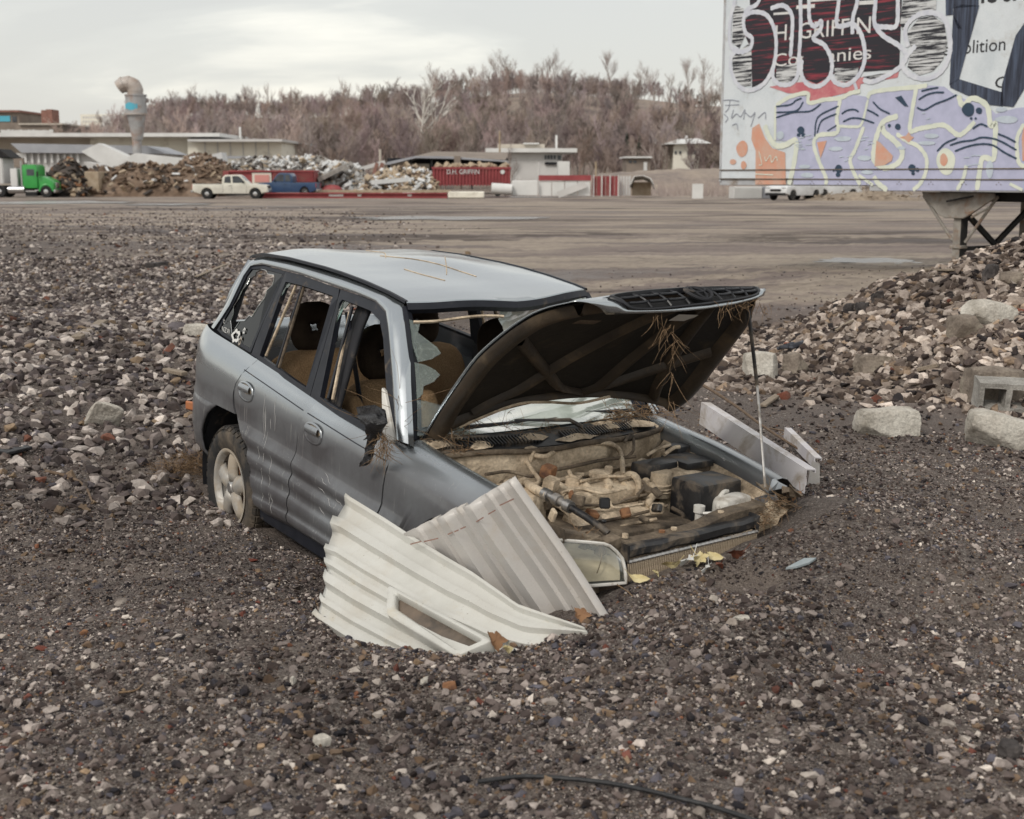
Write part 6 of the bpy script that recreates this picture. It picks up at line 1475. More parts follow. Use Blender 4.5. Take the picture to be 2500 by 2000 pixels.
def rod(name, a, b, r, mat): m = MB(); m.tube([a, b], r, 6); return m.build(name, mat, trailer)
rod('gear_brace', (lx-.60,.25,1.42), (lx-.10,.30,.78), .022, 'gear_grey'); rod('gear_brace', (lx+.60,.30,1.42), (lx+.10,.32,.76), .022, 'gear_grey'); rod('gear_brace', (lx+.52,.20,1.26), (lx+.22,.26,1.12), .018, 'gear_grey'); rod('crank_handle', (lx-.14,.16,1.34), (lx+.30,.15,1.42), .014, 'chassis_black')
def gb(a, b, w=.075): m = MB(); m.beam(a, b, .05, w); m.build('cross_brace', 'chassis_black', trailer)
gb((lx,.40,1.20), (lx,1.2,.70)); gb((lx,2.0,1.20), (lx,1.2,.70)); gb((lx,.40,.66), (lx,2.0,.66), .06); gb((lx+.1,.5,1.40), (lx+1.6,.5,1.40), .12)
# ================================================================== FAR YARD, BUILDINGS, HILL AND WOOD
pm('dry_grass_ground', [(.21,.172,.155),(.28,.23,.195),(.33,.27,.22)], .25, .95, coords='World', fine=.2, finescale=2)
pm('bark_far', [(.31,.255,.235),(.40,.335,.31)], .3, .95, coords='World'); pm('bark_grey', [(.36,.305,.28),(.44,.38,.35)], .3, .95, coords='World'); pm('bark_pale', [(.56,.53,.49),(.66,.63,.59)], 1, .9); pm('evergreen', [(.025,.05,.035),(.05,.085,.055)], 3, .9)  # far bark lightened: haze is put into its colour
pm('cream_wall', [(.76,.73,.64),(.82,.79,.70)], .3, .7, coords='World', dust=((.40,.36,.29), .12, .5)); pm('grey_wall', [(.52,.51,.50),(.62,.61,.60)], .4, .7, coords='World'); pm('tan_wall', [(.44,.395,.335),(.54,.49,.425)], .4, .8, coords='World')
pm('grey_roof', [(.30,.31,.34),(.38,.39,.42)], .5, .6, coords='World'); pm('brick_far', [(.20,.10,.08),(.28,.15,.12)], 1.5, .9, coords='World'); pm('brown_wall', [(.20,.165,.14),(.27,.225,.19)], .6, .9, coords='World'); pm('white_far', [(.62,.62,.61),(.72,.72,.71)], .6, .6, coords='World')
pm('duct_metal', [(.33,.33,.34),(.45,.45,.45)], .6, .5, .3, coords='World', dust=((.30,.17,.11), .22, .7)); pm('duct_rust', [(.26,.17,.13),(.42,.36,.32),(.48,.45,.43)], .5, .6, .2, coords='World')
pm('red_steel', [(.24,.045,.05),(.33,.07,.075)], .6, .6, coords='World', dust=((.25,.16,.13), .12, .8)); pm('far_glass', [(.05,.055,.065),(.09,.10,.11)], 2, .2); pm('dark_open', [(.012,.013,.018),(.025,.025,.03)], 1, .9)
pm('debris_brown', [(.12,.08,.055),(.20,.14,.10),(.28,.21,.16)], .8, .95, coords='World', fine=.3, finescale=3); pm('debris_grey', [(.26,.24,.22),(.36,.34,.32)], .8, .95, coords='World', fine=.3, finescale=3); pm('scrap_dark', [(.04,.035,.032),(.10,.08,.07)], 2, .8); pm('scrap_white', [(.56,.57,.58),(.68,.68,.67)], 2, .6); pm('scrap_tan', [(.34,.26,.18),(.45,.37,.28)], 2, .9)
pm('sand_heap', [(.24,.19,.145),(.33,.27,.21)], 1, .95, coords='World', fine=.3, finescale=3)
def carpaint(name, c, r=.3): pm(name, [c, tuple(x*.85 for x in c)], 2, r, 0, spec=.5)
carpaint('truck_white', (.72,.70,.62)); carpaint('truck_blue', (.035,.075,.16)); carpaint('truck_green', (.05,.36,.08)); carpaint('suv_white', (.74,.75,.76)); pm('chrome', [(.55,.55,.56)], 2, .25, .9); pm('far_rubber', [(.015,.015,.016),(.03,.03,.03)], 3, .9); pm('tail_red', [(.45,.03,.03)], 2, .4); pm('teal_paint', [(.10,.42,.55)], 2, .7); pm('sign_white', [(.70,.66,.58)], 2, .6); pm('pink_print', [(.62,.28,.25)], 2, .7)

def GY_(u, v): return at_z(u, v, 0.0)
def pbox(mb, u0, v0, u1, v1, Y, d, push=0.0):
    a, b = at(u0, v1, Y), at(u1, v0, Y); mb.box(((a.x+b.x)/2, Y+d/2+push, (a.z+b.z)/2), (abs(b.x-a.x), d, abs(b.z-a.z))); return mb
def part(name, mat, par, u0, v0, u1, v1, Y, d, push=0.0, bevel=0): return pbox(MB(), u0, v0, u1, v1, Y, d, push).build(name, mat, par, bevel=bevel)
def ppoly(mb, pts, Y, d):          # outline in the picture, standing at distance Y with depth d
    P = [at(u, v, Y) for u, v in pts]; n = len(P); return mb.add(P+[p+Vector((0, d, 0)) for p in P], [tuple(range(n)), tuple(range(2*n-1, n-1, -1))]+[(i, n+i, n+(i+1) % n, (i+1) % n) for i in range(n)])
def thing(name, label, cat, u, v, Y, group=None): return empty(name, (0, 0, 0), label=label, cat=cat, group=group)
def windows(par, u0, v0, u1, v1, nx, nz, Y, fill=.6, mat='far_glass', push=-.06, frame=None):
    me = None
    for i in range(nx):
        for j in range(nz):
            cu = lerp(u0, u1, (i+.5)/nx); cv = lerp(v0, v1, (j+.5)/nz); hw = (u1-u0)/nx*fill/2; hv = (v1-v0)/nz*fill/2
            a, b = at(cu-hw, cv+hv, Y), at(cu+hw, cv-hv, Y)
            if me is None:
                mb = MB(); mb.box((0, 0, 0), (b.x-a.x, .10, b.z-a.z)); o = mb.build('window', mat, par); me = o.data
            else: o = bpy.data.objects.new('window', me); COL.objects.link(o); o.parent = par
            o.location = ((a.x+b.x)/2, Y+push, (a.z+b.z)/2)

# ---- puddles
pm('wet', [(.12,.108,.10),(.18,.16,.145)], .4, .26, coords='World', spec=.9, bump=.5, bscale=1.2, bdist=.25)
def puddle(u0, v0, u1, v1, seed, n=44):
    rs = np.random.RandomState(seed); a, b = GY_(u0, v1), GY_(u1, v0); c = Vector((((GY_(u0, (v0+v1)/2)+GY_(u1, (v0+v1)/2))/2).x, (a.y+b.y)/2, 0)); rx = abs(GY_(u1, (v0+v1)/2).x-GY_(u0, (v0+v1)/2).x)/2; ry = abs(b.y-a.y)/2
    P = []
    for k in range(n):
        t = 2*PI*k/n; w = 1+.28*float(vnoise(np.array([3*math.cos(t)+seed]), np.array([3*math.sin(t)]), seed)[0])*2+.10*math.sin(7*t+seed)
        P.append((c.x+rx*w*math.cos(t), c.y+ry*w*math.sin(t)))
    zz = max(gz(x, y) for x, y in P[::4])*.0; zc_ = max(height(np.array([p[0] for p in P]+[c.x]), np.array([p[1] for p in P]+[c.y])))*.6+.012
    mb = MB(); mb.add([Vector((x, y, zc_)) for x, y in P], [tuple(range(n))]); o = mb.build('puddle', 'wet'); o['kind'] = 'structure'
for i, q_ in enumerate([(-60,492,330,499),(300,498,520,502),(880,529,1330,538),(760,480,1400,484),(1990,636,2260,650)]): puddle(*q_, 60+i)

# ---- hill
def hill_h(x, y):
    x = np.asarray(x, float); y = np.asarray(y, float); u = 1250+x/np.maximum(y, 150)*3214
    vr = np.interp(u, [-900,60,200,330,480,700,900,1050,1200,1350,1560,1700,1900,2600,3600], [432,432,415,325,300,298,284,266,242,238,250,260,268,275,300])
    zr = CAM_H+(430-vr)/3214*330
    k = sstep(165, 330, y); return zr*(.55*k+.45*k*k)+1.2*fbm(x*.03, y*.03, 3, 4)*k*2-.2
hx = np.linspace(-240, 330, 120); hy = np.concatenate([np.linspace(150, 345, 40), np.linspace(360, 900, 8)])
HX, HY = np.meshgrid(hx, hy); HZ = hill_h(HX, np.minimum(HY, 345)); HZ = np.where(HY > 345, HZ*(1-sstep(345, 900, HY)*.3), HZ)
mb = MB(); mb.grid([[(HX[i,j], HY[i,j], HZ[i,j]) for j in range(HX.shape[1])] for i in range(HX.shape[0])]); hill = mb.build('hill', 'dry_grass_ground', None, smooth=1); hill['kind'] = 'structure'

# ---- bare trees
def bare_tree(seed, H=12.0, levels=4, spread=.55, trunk=.30, airy=1.0, first=.28, kids=(8,5,5,3), rmin=.016, mat=None):
    rs = random.Random(seed); tr = MB(); cr = MB()
    def grow(p, d, L, r, lev):
        n = 3 if lev < 2 else 2; P = [p.copy()]; dd = d.copy()
        for i in range(n):
            dd = (dd+Vector((rs.gauss(0,.16), rs.gauss(0,.16), rs.gauss(0,.10)+.10))).normalized(); p = p+dd*(L/n); P.append(p.copy())
        rad = [max(rmin*.7, r*(1-.6*i/n)) for i in range(n+1)]
        (tr if lev == 0 else cr).tube(P, rad, 5 if lev == 0 else 3, False)
        if lev >= levels: return
        k = max(2, int(round(kids[lev]*rs.uniform(.8,1.2))))
        for i in range(k):
            t = (first if lev == 0 else .25)+(1-(first if lev == 0 else .25))*(i+rs.random())/k; t = min(.99, t); q = t*n; a = int(q); pos = P[a].lerp(P[min(a+1, n)], q-a)
            az = rs.uniform(0, 2*PI); side = Vector((math.cos(az), math.sin(az), 0)); base = (P[min(a+1, n)]-P[a]).normalized()
            nd = (base*rs.uniform(.55,.95)+side*spread*rs.uniform(.7,1.3)+Vector((0,0,.18))).normalized()
            grow(pos, nd, L*(.62 if lev == 0 else .55)*rs.uniform(.65,1.1)*(1-.35*t if lev == 0 else 1), max(rmin, r*(.42 if lev == 0 else .5)), lev+1)
    grow(Vector((0,0,-.3)), Vector((0,0,1)), H*.72, trunk, 0); return tr, cr
def tree_thing(tr, cr, matt, matc, label, group, name='bare_tree'):
    e_ = empty(name, label=label, cat='tree', group=group); tr.build('trunk', matt, e_); cr.build('crown', matc, e_); return e_
TP = []
for k in range(5):
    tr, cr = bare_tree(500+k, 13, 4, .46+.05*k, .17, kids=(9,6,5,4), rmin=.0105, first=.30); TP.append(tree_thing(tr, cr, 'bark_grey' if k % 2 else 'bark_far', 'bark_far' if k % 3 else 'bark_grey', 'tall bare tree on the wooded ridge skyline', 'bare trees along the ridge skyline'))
woodc = bpy.data.collections.new('wood_shapes')
bw_, nt, bb = newmat('bark_wood'); t = NT(nt); an = t.new('ShaderNodeAttribute'); an.attribute_name = 'col'; an.attribute_type = 'INSTANCER'; nt.links.new(an.outputs['Color'], bb.inputs['Base Color']); bb.inputs['Roughness'].default_value = .95
for k in range(6):
    tr, cr = bare_tree(540+k, 11, 4, .52, .17, kids=(9,6,5,4), rmin=.026, first=.2); mb = MB(); mb.add(tr.V, tr.F); mb.add(cr.V, cr.F); o = mb.build('wood_shape', 'bark_wood'); COL.objects.unlink(o); woodc.objects.link(o)
rs = np.random.RandomState(77); P = []
while len(P) < 1650:
    y = rs.uniform(168, 342) if len(P) % 3 else rs.uniform(285, 342); u = rs.uniform(120, 2200); x = (u-1250)/3214*y; v_ = 430-(float(hill_h(x, y))-CAM_H)/y*3214
    if u < 330 and rs.random() < .5: continue
    if 1530 < u < 1800 and 255 < v_ < 345 and rs.random() < .86: continue
    P.append((x, y, float(hill_h(x, y))))
P = np.array(P); n = len(P); sc = rs.uniform(.55, 1.0, (n, 1))*np.where(P[:,1:2] > 300, .46, np.where(P[:,1:2] > 260, .65, .92))
wood = gn_scatter('wood', P, np.stack([rs.normal(0,.04,n), rs.normal(0,.04,n), rs.uniform(0,6.28,n)], 1), np.repeat(sc, 3, 1)*np.array([[1.05,1.05,1]]), np.array([[.36,.295,.275]])*rs.uniform(.55,1.3,(n,1))*np.stack([rs.uniform(.95,1.08,n), np.ones(n), rs.uniform(.9,1.1,n)], 1), woodc, 5); tag(wood, 'brown leafless wood covering the hillside', 'wood', kind='stuff')  # pale bark tint with haze painted in, varied per tree
rs = random.Random(8); first = True; skyl = []
us = [205,250,300,345,372,415,455,490,520,560,600,640,668,705,742,780,815,850,880,915,950,990,1020,1055,1085,1120,1150,1185,1215,1250,1290,1325,1352,1380,1420,1455,1480,1520,1558,1590,1625,1670,1705,1735]
for i, u in enumerate(us):
    y = rs.uniform(318, 340); x = (u-1250)/3214*y; src = TP[i % 5]; t_ = src if i < 5 else copy_tree(src)
    t_.location = (x, y, float(hill_h(x, y))-.4); s_ = rs.uniform(.50, .86)*(1.0 if u > 1050 else .85); t_.scale = (s_, s_, s_*rs.uniform(.9,1.12)); t_.rotation_euler = (0, 0, rs.uniform(0, 6.28))
    t_['label'] = ('bare tree on the ridge skyline above the left sheds' if u < 600 else 'bare tree on the ridge skyline above the parked pickups' if u < 880 else 'bare tree on the ridge skyline above the red dumpster' if u < 1300 else 'bare tree on the ridge skyline nearest the painted trailer')
    t_['group'] = ('skyline trees at left' if u < 600 else 'skyline trees left of centre' if u < 880 else 'skyline trees at centre' if u < 1300 else 'skyline trees at right')
# the white-barked tree, and pale trunks in front of the wood
tr, cr = bare_tree(617, 13, 3, .60, .26, first=.34, kids=(8,4,3), rmin=.045); w_ = tree_thing(tr, cr, 'bark_pale', 'bark_pale', 'white barked bare tree standing out before the hill', None, 'sycamore_tree'); p = at(1023, 380, 185); w_.location = (p.x, 185, 1.5); w_.scale = (1.15,1.15,1.15)
for i, (u, y, s_, lb) in enumerate([(505,170,.75,'slim pale bare tree behind the end of the cream warehouse'),(760,172,.8,'slim pale bare tree right of the cream warehouse'),(735,176,.7,'pale bare tree just beyond the warehouse corner'),(690,178,.8,'pale trunked bare tree over the debris heap'),(1130,180,.7,'pale bare tree over the open shed'),(1345,165,.55,'bare street tree before the flat roofed building'),(1600,160,.55,'bare tree before the hip roofed house'),(1500,165,.5,'bare tree left of the small brown house'),(1255,150,.45,'small bare tree behind the red dumpster'),(420,175,.7,'pale bare tree above the warehouse roof'),(860,182,.7,'pale bare tree left of the white barked one')]):
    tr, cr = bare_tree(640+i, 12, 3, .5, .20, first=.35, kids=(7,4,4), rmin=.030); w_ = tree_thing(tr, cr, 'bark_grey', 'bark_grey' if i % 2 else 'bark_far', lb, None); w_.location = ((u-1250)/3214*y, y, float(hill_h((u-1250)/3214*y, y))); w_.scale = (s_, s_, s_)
def evergreen(u, v0, v1, Y, wpx, label):
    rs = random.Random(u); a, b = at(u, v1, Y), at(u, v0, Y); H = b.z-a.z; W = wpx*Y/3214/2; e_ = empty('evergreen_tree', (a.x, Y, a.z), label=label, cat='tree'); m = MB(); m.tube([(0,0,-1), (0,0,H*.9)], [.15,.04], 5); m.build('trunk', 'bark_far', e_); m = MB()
    for k in range(420):
        h = rs.random()**.8; r = W*(1-h)**.75*rs.random()**.5*1.1; az = rs.uniform(0, 6.28); c = Vector((r*math.cos(az), r*math.sin(az), h*H)); d = Vector((math.cos(az), math.sin(az), rs.uniform(-.6,.2))); q = Vector((-d.y, d.x, rs.uniform(-.3,.3))); s_ = H*.06*rs.uniform(.6,1.3); m.add([c-q*s_*.5, c+d*s_*1.4, c+q*s_*.5, c-d*s_*.3], [(0,1,2,3)])
    m.build('crown', 'evergreen', e_)
evergreen(1324,283,318,230,26,'small dark green evergreen alone in the brown wood'); evergreen(1562,330,388,172,20,'dark narrow evergreen beside the small brown house'); evergreen(441,258,300,300,12,'dark evergreen at the left end of the ridge'); evergreen(1530,325,372,180,18,'dark evergreen left of the narrow one')

# ---- buildings on the left
b = thing('warehouse', 'long cream warehouse behind the debris piles at left', 'warehouse', 0, 0, 0)
part('wall', 'tan_wall', b, -220, 328, 226, 464, 165, 18); part('wall', 'cream_wall', b, 226.5, 334, 462, 464, 163, 18); part('wall', 'cream_wall', b, 462.5, 344, 687, 464, 161, 18)
part('roof_edge', 'white_far', b, -220, 325, 536, 334, 160, 24, -.2); part('roof_edge', 'grey_wall', b, 460, 340, 690, 346, 159, 24, -.4)
for i in range(6): part('wall_seam', 'grey_wall', b, 500+31*i, 347, 501+31*i, 387, 160.9, .1)
b = thing('grey_shed', 'low grey roofed shed before the warehouse', 'shed', 0, 0, 0)
m = MB(); ppoly(m, [(25,350),(356,356),(410,376),(52,373)], 140, 9); m.build('roof', 'grey_roof', b); part('wall', 'grey_wall', b, 40, 374, 402, 469, 141, 8); 
for i in range(9): part('post', 'white_far', b, 60+16*i, 375, 64+16*i, 398, 140.6, .3)
part('door', 'brown_wall', b, 30, 386, 56, 408, 140.5, .3)
b = thing('brick_block', 'brown brick block with teal graffiti at the far left edge', 'building', 0, 0, 0)
part('wall', 'brown_wall', b, -60, 272, 45, 440, 190, 14); part('parapet', 'brick_far', b, -62, 269, 46, 274, 189.5, 15); part('graffiti', 'teal_paint', b, -5, 283, 24, 297, 189.9, .05); part('window', 'far_glass', b, 30, 284, 40, 298, 189.9, .05)
b = thing('chimney_building', 'low brown building with twin red brick chimneys', 'building', 0, 0, 0)
part('wall', 'brown_wall', b, 45.5, 303, 150, 440, 188, 14); part('roof_edge', 'tan_wall', b, 45, 301, 152, 305, 187.6, 15); part('chimney', 'brick_far', b, 102, 269, 113, 303, 190, 3); part('chimney', 'brick_far', b, 114.5, 267, 126, 303, 190, 3); part('chimney_joint', 'tan_wall', b, 112.5, 268, 115, 303, 190.2, 2.6)
m = MB(); rs = random.Random(3)
for k in range(40): pbox(m, 2+3.2*k, 316+rs.uniform(0,3), 4.6+3.2*k, 325, 187.4, .1)
m.build('white_graffiti', 'white_far', b)
for u0, v0, u1, v1, Y, nx, nz, lb in ((200,279,285,312,700,8,3,'pale apartment block on the far horizon left of the duct'),(365,256,402,286,690,3,4,'tall pale apartment tower on the far horizon right of the duct')):
    b = thing('apartment_block', lb, 'building', 0, 0, 0); part('wall', 'cream_wall', b, u0, v0, u1, v1+40, Y, 15); part('wing', 'grey_wall', b, lerp(u0, u1, .62), v0+2, u1-.5, v1+40, Y-2, 2); windows(b, u0+1, v0+3, lerp(u0, u1, .6), v1, nx, nz, Y, .5, 'grey_wall')
# duct
b = thing('exhaust_duct', 'tall grey exhaust duct with rusty curved hood and blue graffiti', 'duct', 0, 0, 0); Y = 138; k_ = Y/3214
def cone(name, mat, u, v0, r0, v1, r1, par, n=18, prof=None):
    a, c = at(u, v0, Y), at(u, v1, Y); m = MB(); m.lathe(prof or [(r1*k_, c.z), (r0*k_, a.z)], n, Matrix.Translation((a.x, Y, 0))); return m.build(name, mat, par, smooth=R_(40))
cone('collar', 'duct_metal', 331, 232, 24.5, 279, 24.5, b); cone('collar_rim', 'duct_rust', 331, 277, 27, 281, 27, b); cone('collar_rim', 'duct_metal', 331, 231, 26, 235, 26, b); cone('cone', 'duct_metal', 333, 281, 21.5, 342, 12.5, b); cone('pipe', 'duct_metal', 334, 342, 11, 468, 11, b)
m = MB(); P = [at(u, v, Y) for u, v in ((329,234),(330,221),(325,210),(313,205),(301,207),(290,214))]; rr = [18,18.5,18.5,18,17,16.5]
m.tube(smoothpath(P, 4), [interp(i, LS(0, 20, 6), rr)*k_ for i in range(21)], 14); m.build('elbow', 'duct_rust', b, smooth=R_(50))
for i in range(4):
    pp = smoothpath(P, 4); q0 = pp[4+4*i]; d = (pp[5+4*i]-pp[3+4*i]).normalized(); m = MB(); m.tube([q0-d*.12, q0+d*.12], 18.9*k_, 14); m.build('elbow_seam', 'duct_rust', b)
m = MB(); rows = [[Vector((at(331,256,Y).x+24.7*k_*math.cos(a), Y+24.7*k_*math.sin(a), at(331, v+2*math.sin(5*a+v), Y).z)) for a in LS(-2.6,-.9,12)] for v in (253,268)]; m.grid(rows); m.build('graffiti', 'teal_paint', b)
part('platform', 'duct_metal', b, 291, 278, 320, 280, Y, 1.2); part('side_box', 'duct_metal', b, 354, 240, 358, 250, Y, .8)
# collapsed panels
for i, (pts, Y, mt, lb) in enumerate([([(198,370),(240,350),(325,388),(268,414)],128,'white_far','collapsed white roof panel leaning before the shed'),([(300,388),(330,374),(455,388),(430,410),(330,402)],127,'white_far','fallen white sheet roof right of the leaning panel'),([(489,384),(540,372),(546,394),(530,398)],119,'scrap_white','white panel on top of the brown debris heap'),([(448,378),(545,381),(690,383),(690,388),(540,387)],125,'grey_roof','long blue grey roof strip behind the debris'),([(205,395),(245,402),(250,420),(215,418)],124,'grey_wall','grey broken wall piece below the leaning panel')]):
    m = MB(); ppoly(m, pts, Y, 2.0); tag(m.build('roof_panel', mt, None), lb, 'panel')
# debris heaps
def heap(label, u0, u1, prof, Y, depth, mat, pieces, seed, mats, base_v=None):
    """a mound with loose broken pieces over it; prof = outline of its top in the picture"""
    rs = random.Random(seed); e_ = empty('debris_heap', label=label, cat='debris heap'); rows = []; us_ = [p[0] for p in prof]; vs_ = [p[1] for p in prof]
    def topz(u): return at(u, interp(u, us_, vs_), Y).z
    nu = 40
    for i in range(9):
        t = i/8; row = []
        for j in range(nu+1):
            u = lerp(u0, u1, j/nu); yy = Y-depth*.75+depth*1.5*t; x = at(u, 400, Y).x; hh = topz(u)*math.sin(PI*min(1, max(0, t)))**.7
            hh *= 1+.16*mnoise.noise(Vector((x*.5, yy*.5, seed)))+.10*mnoise.noise(Vector((x*1.6, yy*1.6, seed))); row.append(Vector((x, yy, hh-.05)))
        rows.append(row)
    m = MB(); m.grid(rows); m.build('mound', mat, e_)
    for mt, cnt, big in mats:
        m = MB()
        for k in range(int(pieces*cnt)):
            u = rs.uniform(u0, u1); t = rs.uniform(.02,.62); x = at(u, 400, Y).x; yy = Y-depth*.75+depth*1.5*t; hh = topz(u)*math.sin(PI*t)**.7
            L = rs.uniform(.25,1.0)*big; m.box((x, yy-.1, hh+rs.uniform(-.05,.25)), (L, rs.uniform(.08,.5)*big, rs.uniform(.05,.25)*big), (rs.uniform(-.8,.8), rs.uniform(-.8,.8), rs.uniform(0,3.1)))
        o = m.build('broken_pieces', mt, e_); o['kind'] = 'stuff'
    return e_
heap('wide low brown soil and debris heap left of the white pickup', 195, 560, [(195,440),(215,418),(260,415),(340,405),(400,410),(440,415),(480,398),(500,400),(540,425),(560,440)], 116, 7, 'debris_brown', 170, 1, (('debris_brown',1,1),('scrap_dark',.3,1),('scrap_tan',.25,.9),('scrap_white',.10,.8)))
heap('tall reddish brown rubble peak behind the white pickup', 420, 570, [(420,440),(440,415),(465,390),(480,383),(510,390),(545,405),(570,430)], 118, 5, 'debris_brown', 420, 2, (('debris_brown',1,1),('brick_far',.25,.7),('scrap_dark',.25,.9),('scrap_white',.12,.9)))
heap('dark twisted scrap heap beside the green truck', 138, 215, [(138,470),(145,425),(160,405),(172,398),(185,412),(195,440),(215,470)], 112, 4, 'scrap_dark', 200, 3, (('scrap_dark',1,1.5),('scrap_tan',.5,1.2),('rust',.4,1.2)))
heap('grey concrete rubble heap behind the red container', 560, 800, [(560,410),(600,395),(660,392),(720,392),(760,390),(800,400)], 124, 6, 'debris_grey', 300, 4, (('debris_grey',1,1),('scrap_white',.45,1.2),('scrap_tan',.3,1),('scrap_dark',.25,1)))
heap('white and grey scrap metal heap right of the red container', 755, 905, [(755,455),(765,425),(790,410),(830,405),(870,418),(890,440),(905,468)], 114, 5, 'debris_grey', 320, 5, (('debris_grey',1,1.2),('scrap_white',.9,1.3),('scrap_tan',.4,1.2),('scrap_dark',.6,1.2)))
heap('mixed timber and scrap heap before the open shed', 885, 1065, [(885,468),(905,440),(950,425),(1000,415),(1040,430),(1065,455)], 113, 5, 'debris_grey', 300, 6, (('scrap_tan',1,1.2),('scrap_white',.5,1.2),('debris_brown',.6,1),('scrap_dark',.5,1)))
m = MB(); pbox(m, 208, 419, 240, 470, 111, 2.5); tag(m.build('rubble_skip', 'scrap_tan', None, bevel=.05), 'tan open skip at the left end of the soil heap', 'skip')
for i, (u0, v0, u1, v1, mt, lb) in enumerate([(775,405,845,440,'debris_grey','tilted grey slab on the scrap heap'),(905,438,1000,446,'scrap_white','long white girder lying on the timber heap'),(957,446,998,464,'scrap_tan','beige panel low on the timber heap')]):
    m = MB(); m.beam(at(u0, v1, 110), at(u1, v0, 110.5), 1.5, .35); tag(m.build('slab', mt, None), lb, 'slab')
m = MB(); c = at(808, 466, 109); m.lathe([(.0,1.0),(.5,.95),(.85,.7),(.98,.3),(1.0,0)], 16, Matrix.Translation((c.x, 109.5, 0))); tag(m.build('red_tank_end', 'red_steel', None, smooth=1), 'red round tank end lying in the scrap', 'tank')
# red container, dumpster, beam, barrier
b = thing('red_container', 'long low red container with a white sign behind the pickups', 'container', 0, 0, 0)
part('body', 'red_steel', b, 548, 418, 766, 470, 108, 2.4); part('corner_post', 'red_steel', b, 546, 417, 558, 470, 107.85, 2.7); part('top_rail', 'red_steel', b, 558.5, 416, 767, 420, 107.8, 2.8); part('sign', 'sign_white', b, 616, 422, 662, 450, 107.9, .06); part('sign_print', 'pink_print', b, 622, 427, 657, 445, 107.84, .04); part('access_door', 'scrap_dark', b, 713, 427, 726, 455, 107.9, .06)
for i in range(22): part('rib', 'red_steel', b, 668+4.4*i, 421, 669.6+4.4*i, 469, 107.86, .14)
b = thing('red_dumpster', 'ribbed red dumpster with white lettering on its side', 'dumpster', 0, 0, 0); Y = 112
part('body', 'red_steel', b, 1056, 411, 1246, 452, Y, 2.5); part('top_rail', 'red_steel', b, 1054, 408, 1248, 413, Y-.15, 2.8)
for i in range(24): part('rib', 'red_steel', b, 1058+8*i, 413, 1061+8*i, 454, Y-.12, .13)
V, F = text_mesh('D.H. GRIFFIN', 1.0); wv = max(v.x for v in V); hv = max(v.y for v in V); a, c = at(1090, 425, Y-.16), at(1170, 414, Y-.16); m = MB(); m.V = [Vector((lerp(a.x, c.x, v.x/wv), Y-.17, lerp(a.z, c.z, v.y/hv))) for v in V]; m.F = F; m.build('lettering', 'white_far', b)
m = MB(); c = at(1227, 420, Y-.16); m.lathe([(.0,.02),(.18,.02),(.18,0)], 14, Matrix.Translation(c) @ Matrix.Rotation(PI/2, 4, 'X')); m.build('emblem', 'white_far', b)
for u in (1085, 1215):
    m = MB(); c = at(u, 461, Y); m.tube([(c.x, Y, .25), (c.x, Y+.25, .25)], .25, 12); m.build('wheel', 'far_rubber', b)
rs = random.Random(2); m = MB()
for k in range(60): p = at(rs.uniform(1062,1240), rs.uniform(403,411), Y+rs.uniform(.4,2)); m.box(p, (rs.uniform(.2,.9), rs.uniform(.1,.5), rs.uniform(.1,.35)), (rs.uniform(-.7,.7), rs.uniform(-.7,.7), rs.uniform(0,3)))
o = m.build('load', 'scrap_tan', b); o['kind'] = 'stuff'
b = thing('steel_beam', 'long red steel beam lying along the edge of the lot', 'beam', 0, 0, 0); Y = 103
part('web', 'red_steel', b, 640, 473, 1092, 481, Y, .12); part('flange', 'red_steel', b, 640, 471, 1092, 473.5, Y-.2, .5); part('flange', 'red_steel', b, 640, 481, 1092, 484, Y-.2, .5)
for u0, u1 in ((803,838),(873,882),(995,1005)): part('paint_patch', 'white_far', b, u0, 474, u1, 479.5, Y-.05, .05)
m = MB(); pbox(m, 765, 464, 1100, 470, 106, .5); tag(m.build('timber', 'scrap_tan', None), 'long cream timber lying behind the red beam', 'timber')
m = MB(); pbox(m, 1094, 468, 1182, 484, 102.5, 1.2); tag(m.build('concrete_barrier', 'cream_wall', None, bevel=.06), 'cream concrete block at the right end of the red beam', 'block')
# open shed
b = thing('open_shed', 'long dark open fronted shed behind the red dumpster', 'shed', 0, 0, 0); Y = 128
m = MB(); ppoly(m, [(940,402),(945,396),(1014,381),(1095,382),(1238,392),(1245,398),(1230,395),(1110,388),(1014,386),(950,402)], Y, 10); m.build('roof', 'grey_roof', b)
m = MB(); P = [at(u, v, Y+.2) for u, v in ((1014,380.5),(1238,391))]+[at(1240, 372, Y+11), at(1060, 370, Y+11)]; m.add(P, [(0,1,2,3)]); m.build('roof_top', 'brown_wall', b)
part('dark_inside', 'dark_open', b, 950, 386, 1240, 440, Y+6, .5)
for u in (946, 1000, 1052, 1150, 1235): part('post', 'chassis_black', b, u, 386, u+4, 462, Y+.3, .3)
part('column', 'brown_wall', b, 1109, 381, 1124, 462, Y-.2, .6); part('wall', 'tan_wall', b, 954, 396, 996, 462, Y+2, .3); part('wall', 'tan_wall', b, 1005, 400, 1048, 462, Y+2, .3)
m = MB(); m.beam(at(877, 414, 120), at(940, 396, 120), .35, .35); tag(m.build('girder', 'grey_wall', None), 'grey girder leaning up to the shed roof', 'girder')
for u in (912, 925): m = MB(); m.beam(at(u, 428, 119), at(u+9, 398, 119), .25, .3); tag(m.build('post', 'brick_far', None), 'red leaning post under the left girder' if u < 920 else 'red leaning post nearer the open shed', 'post')
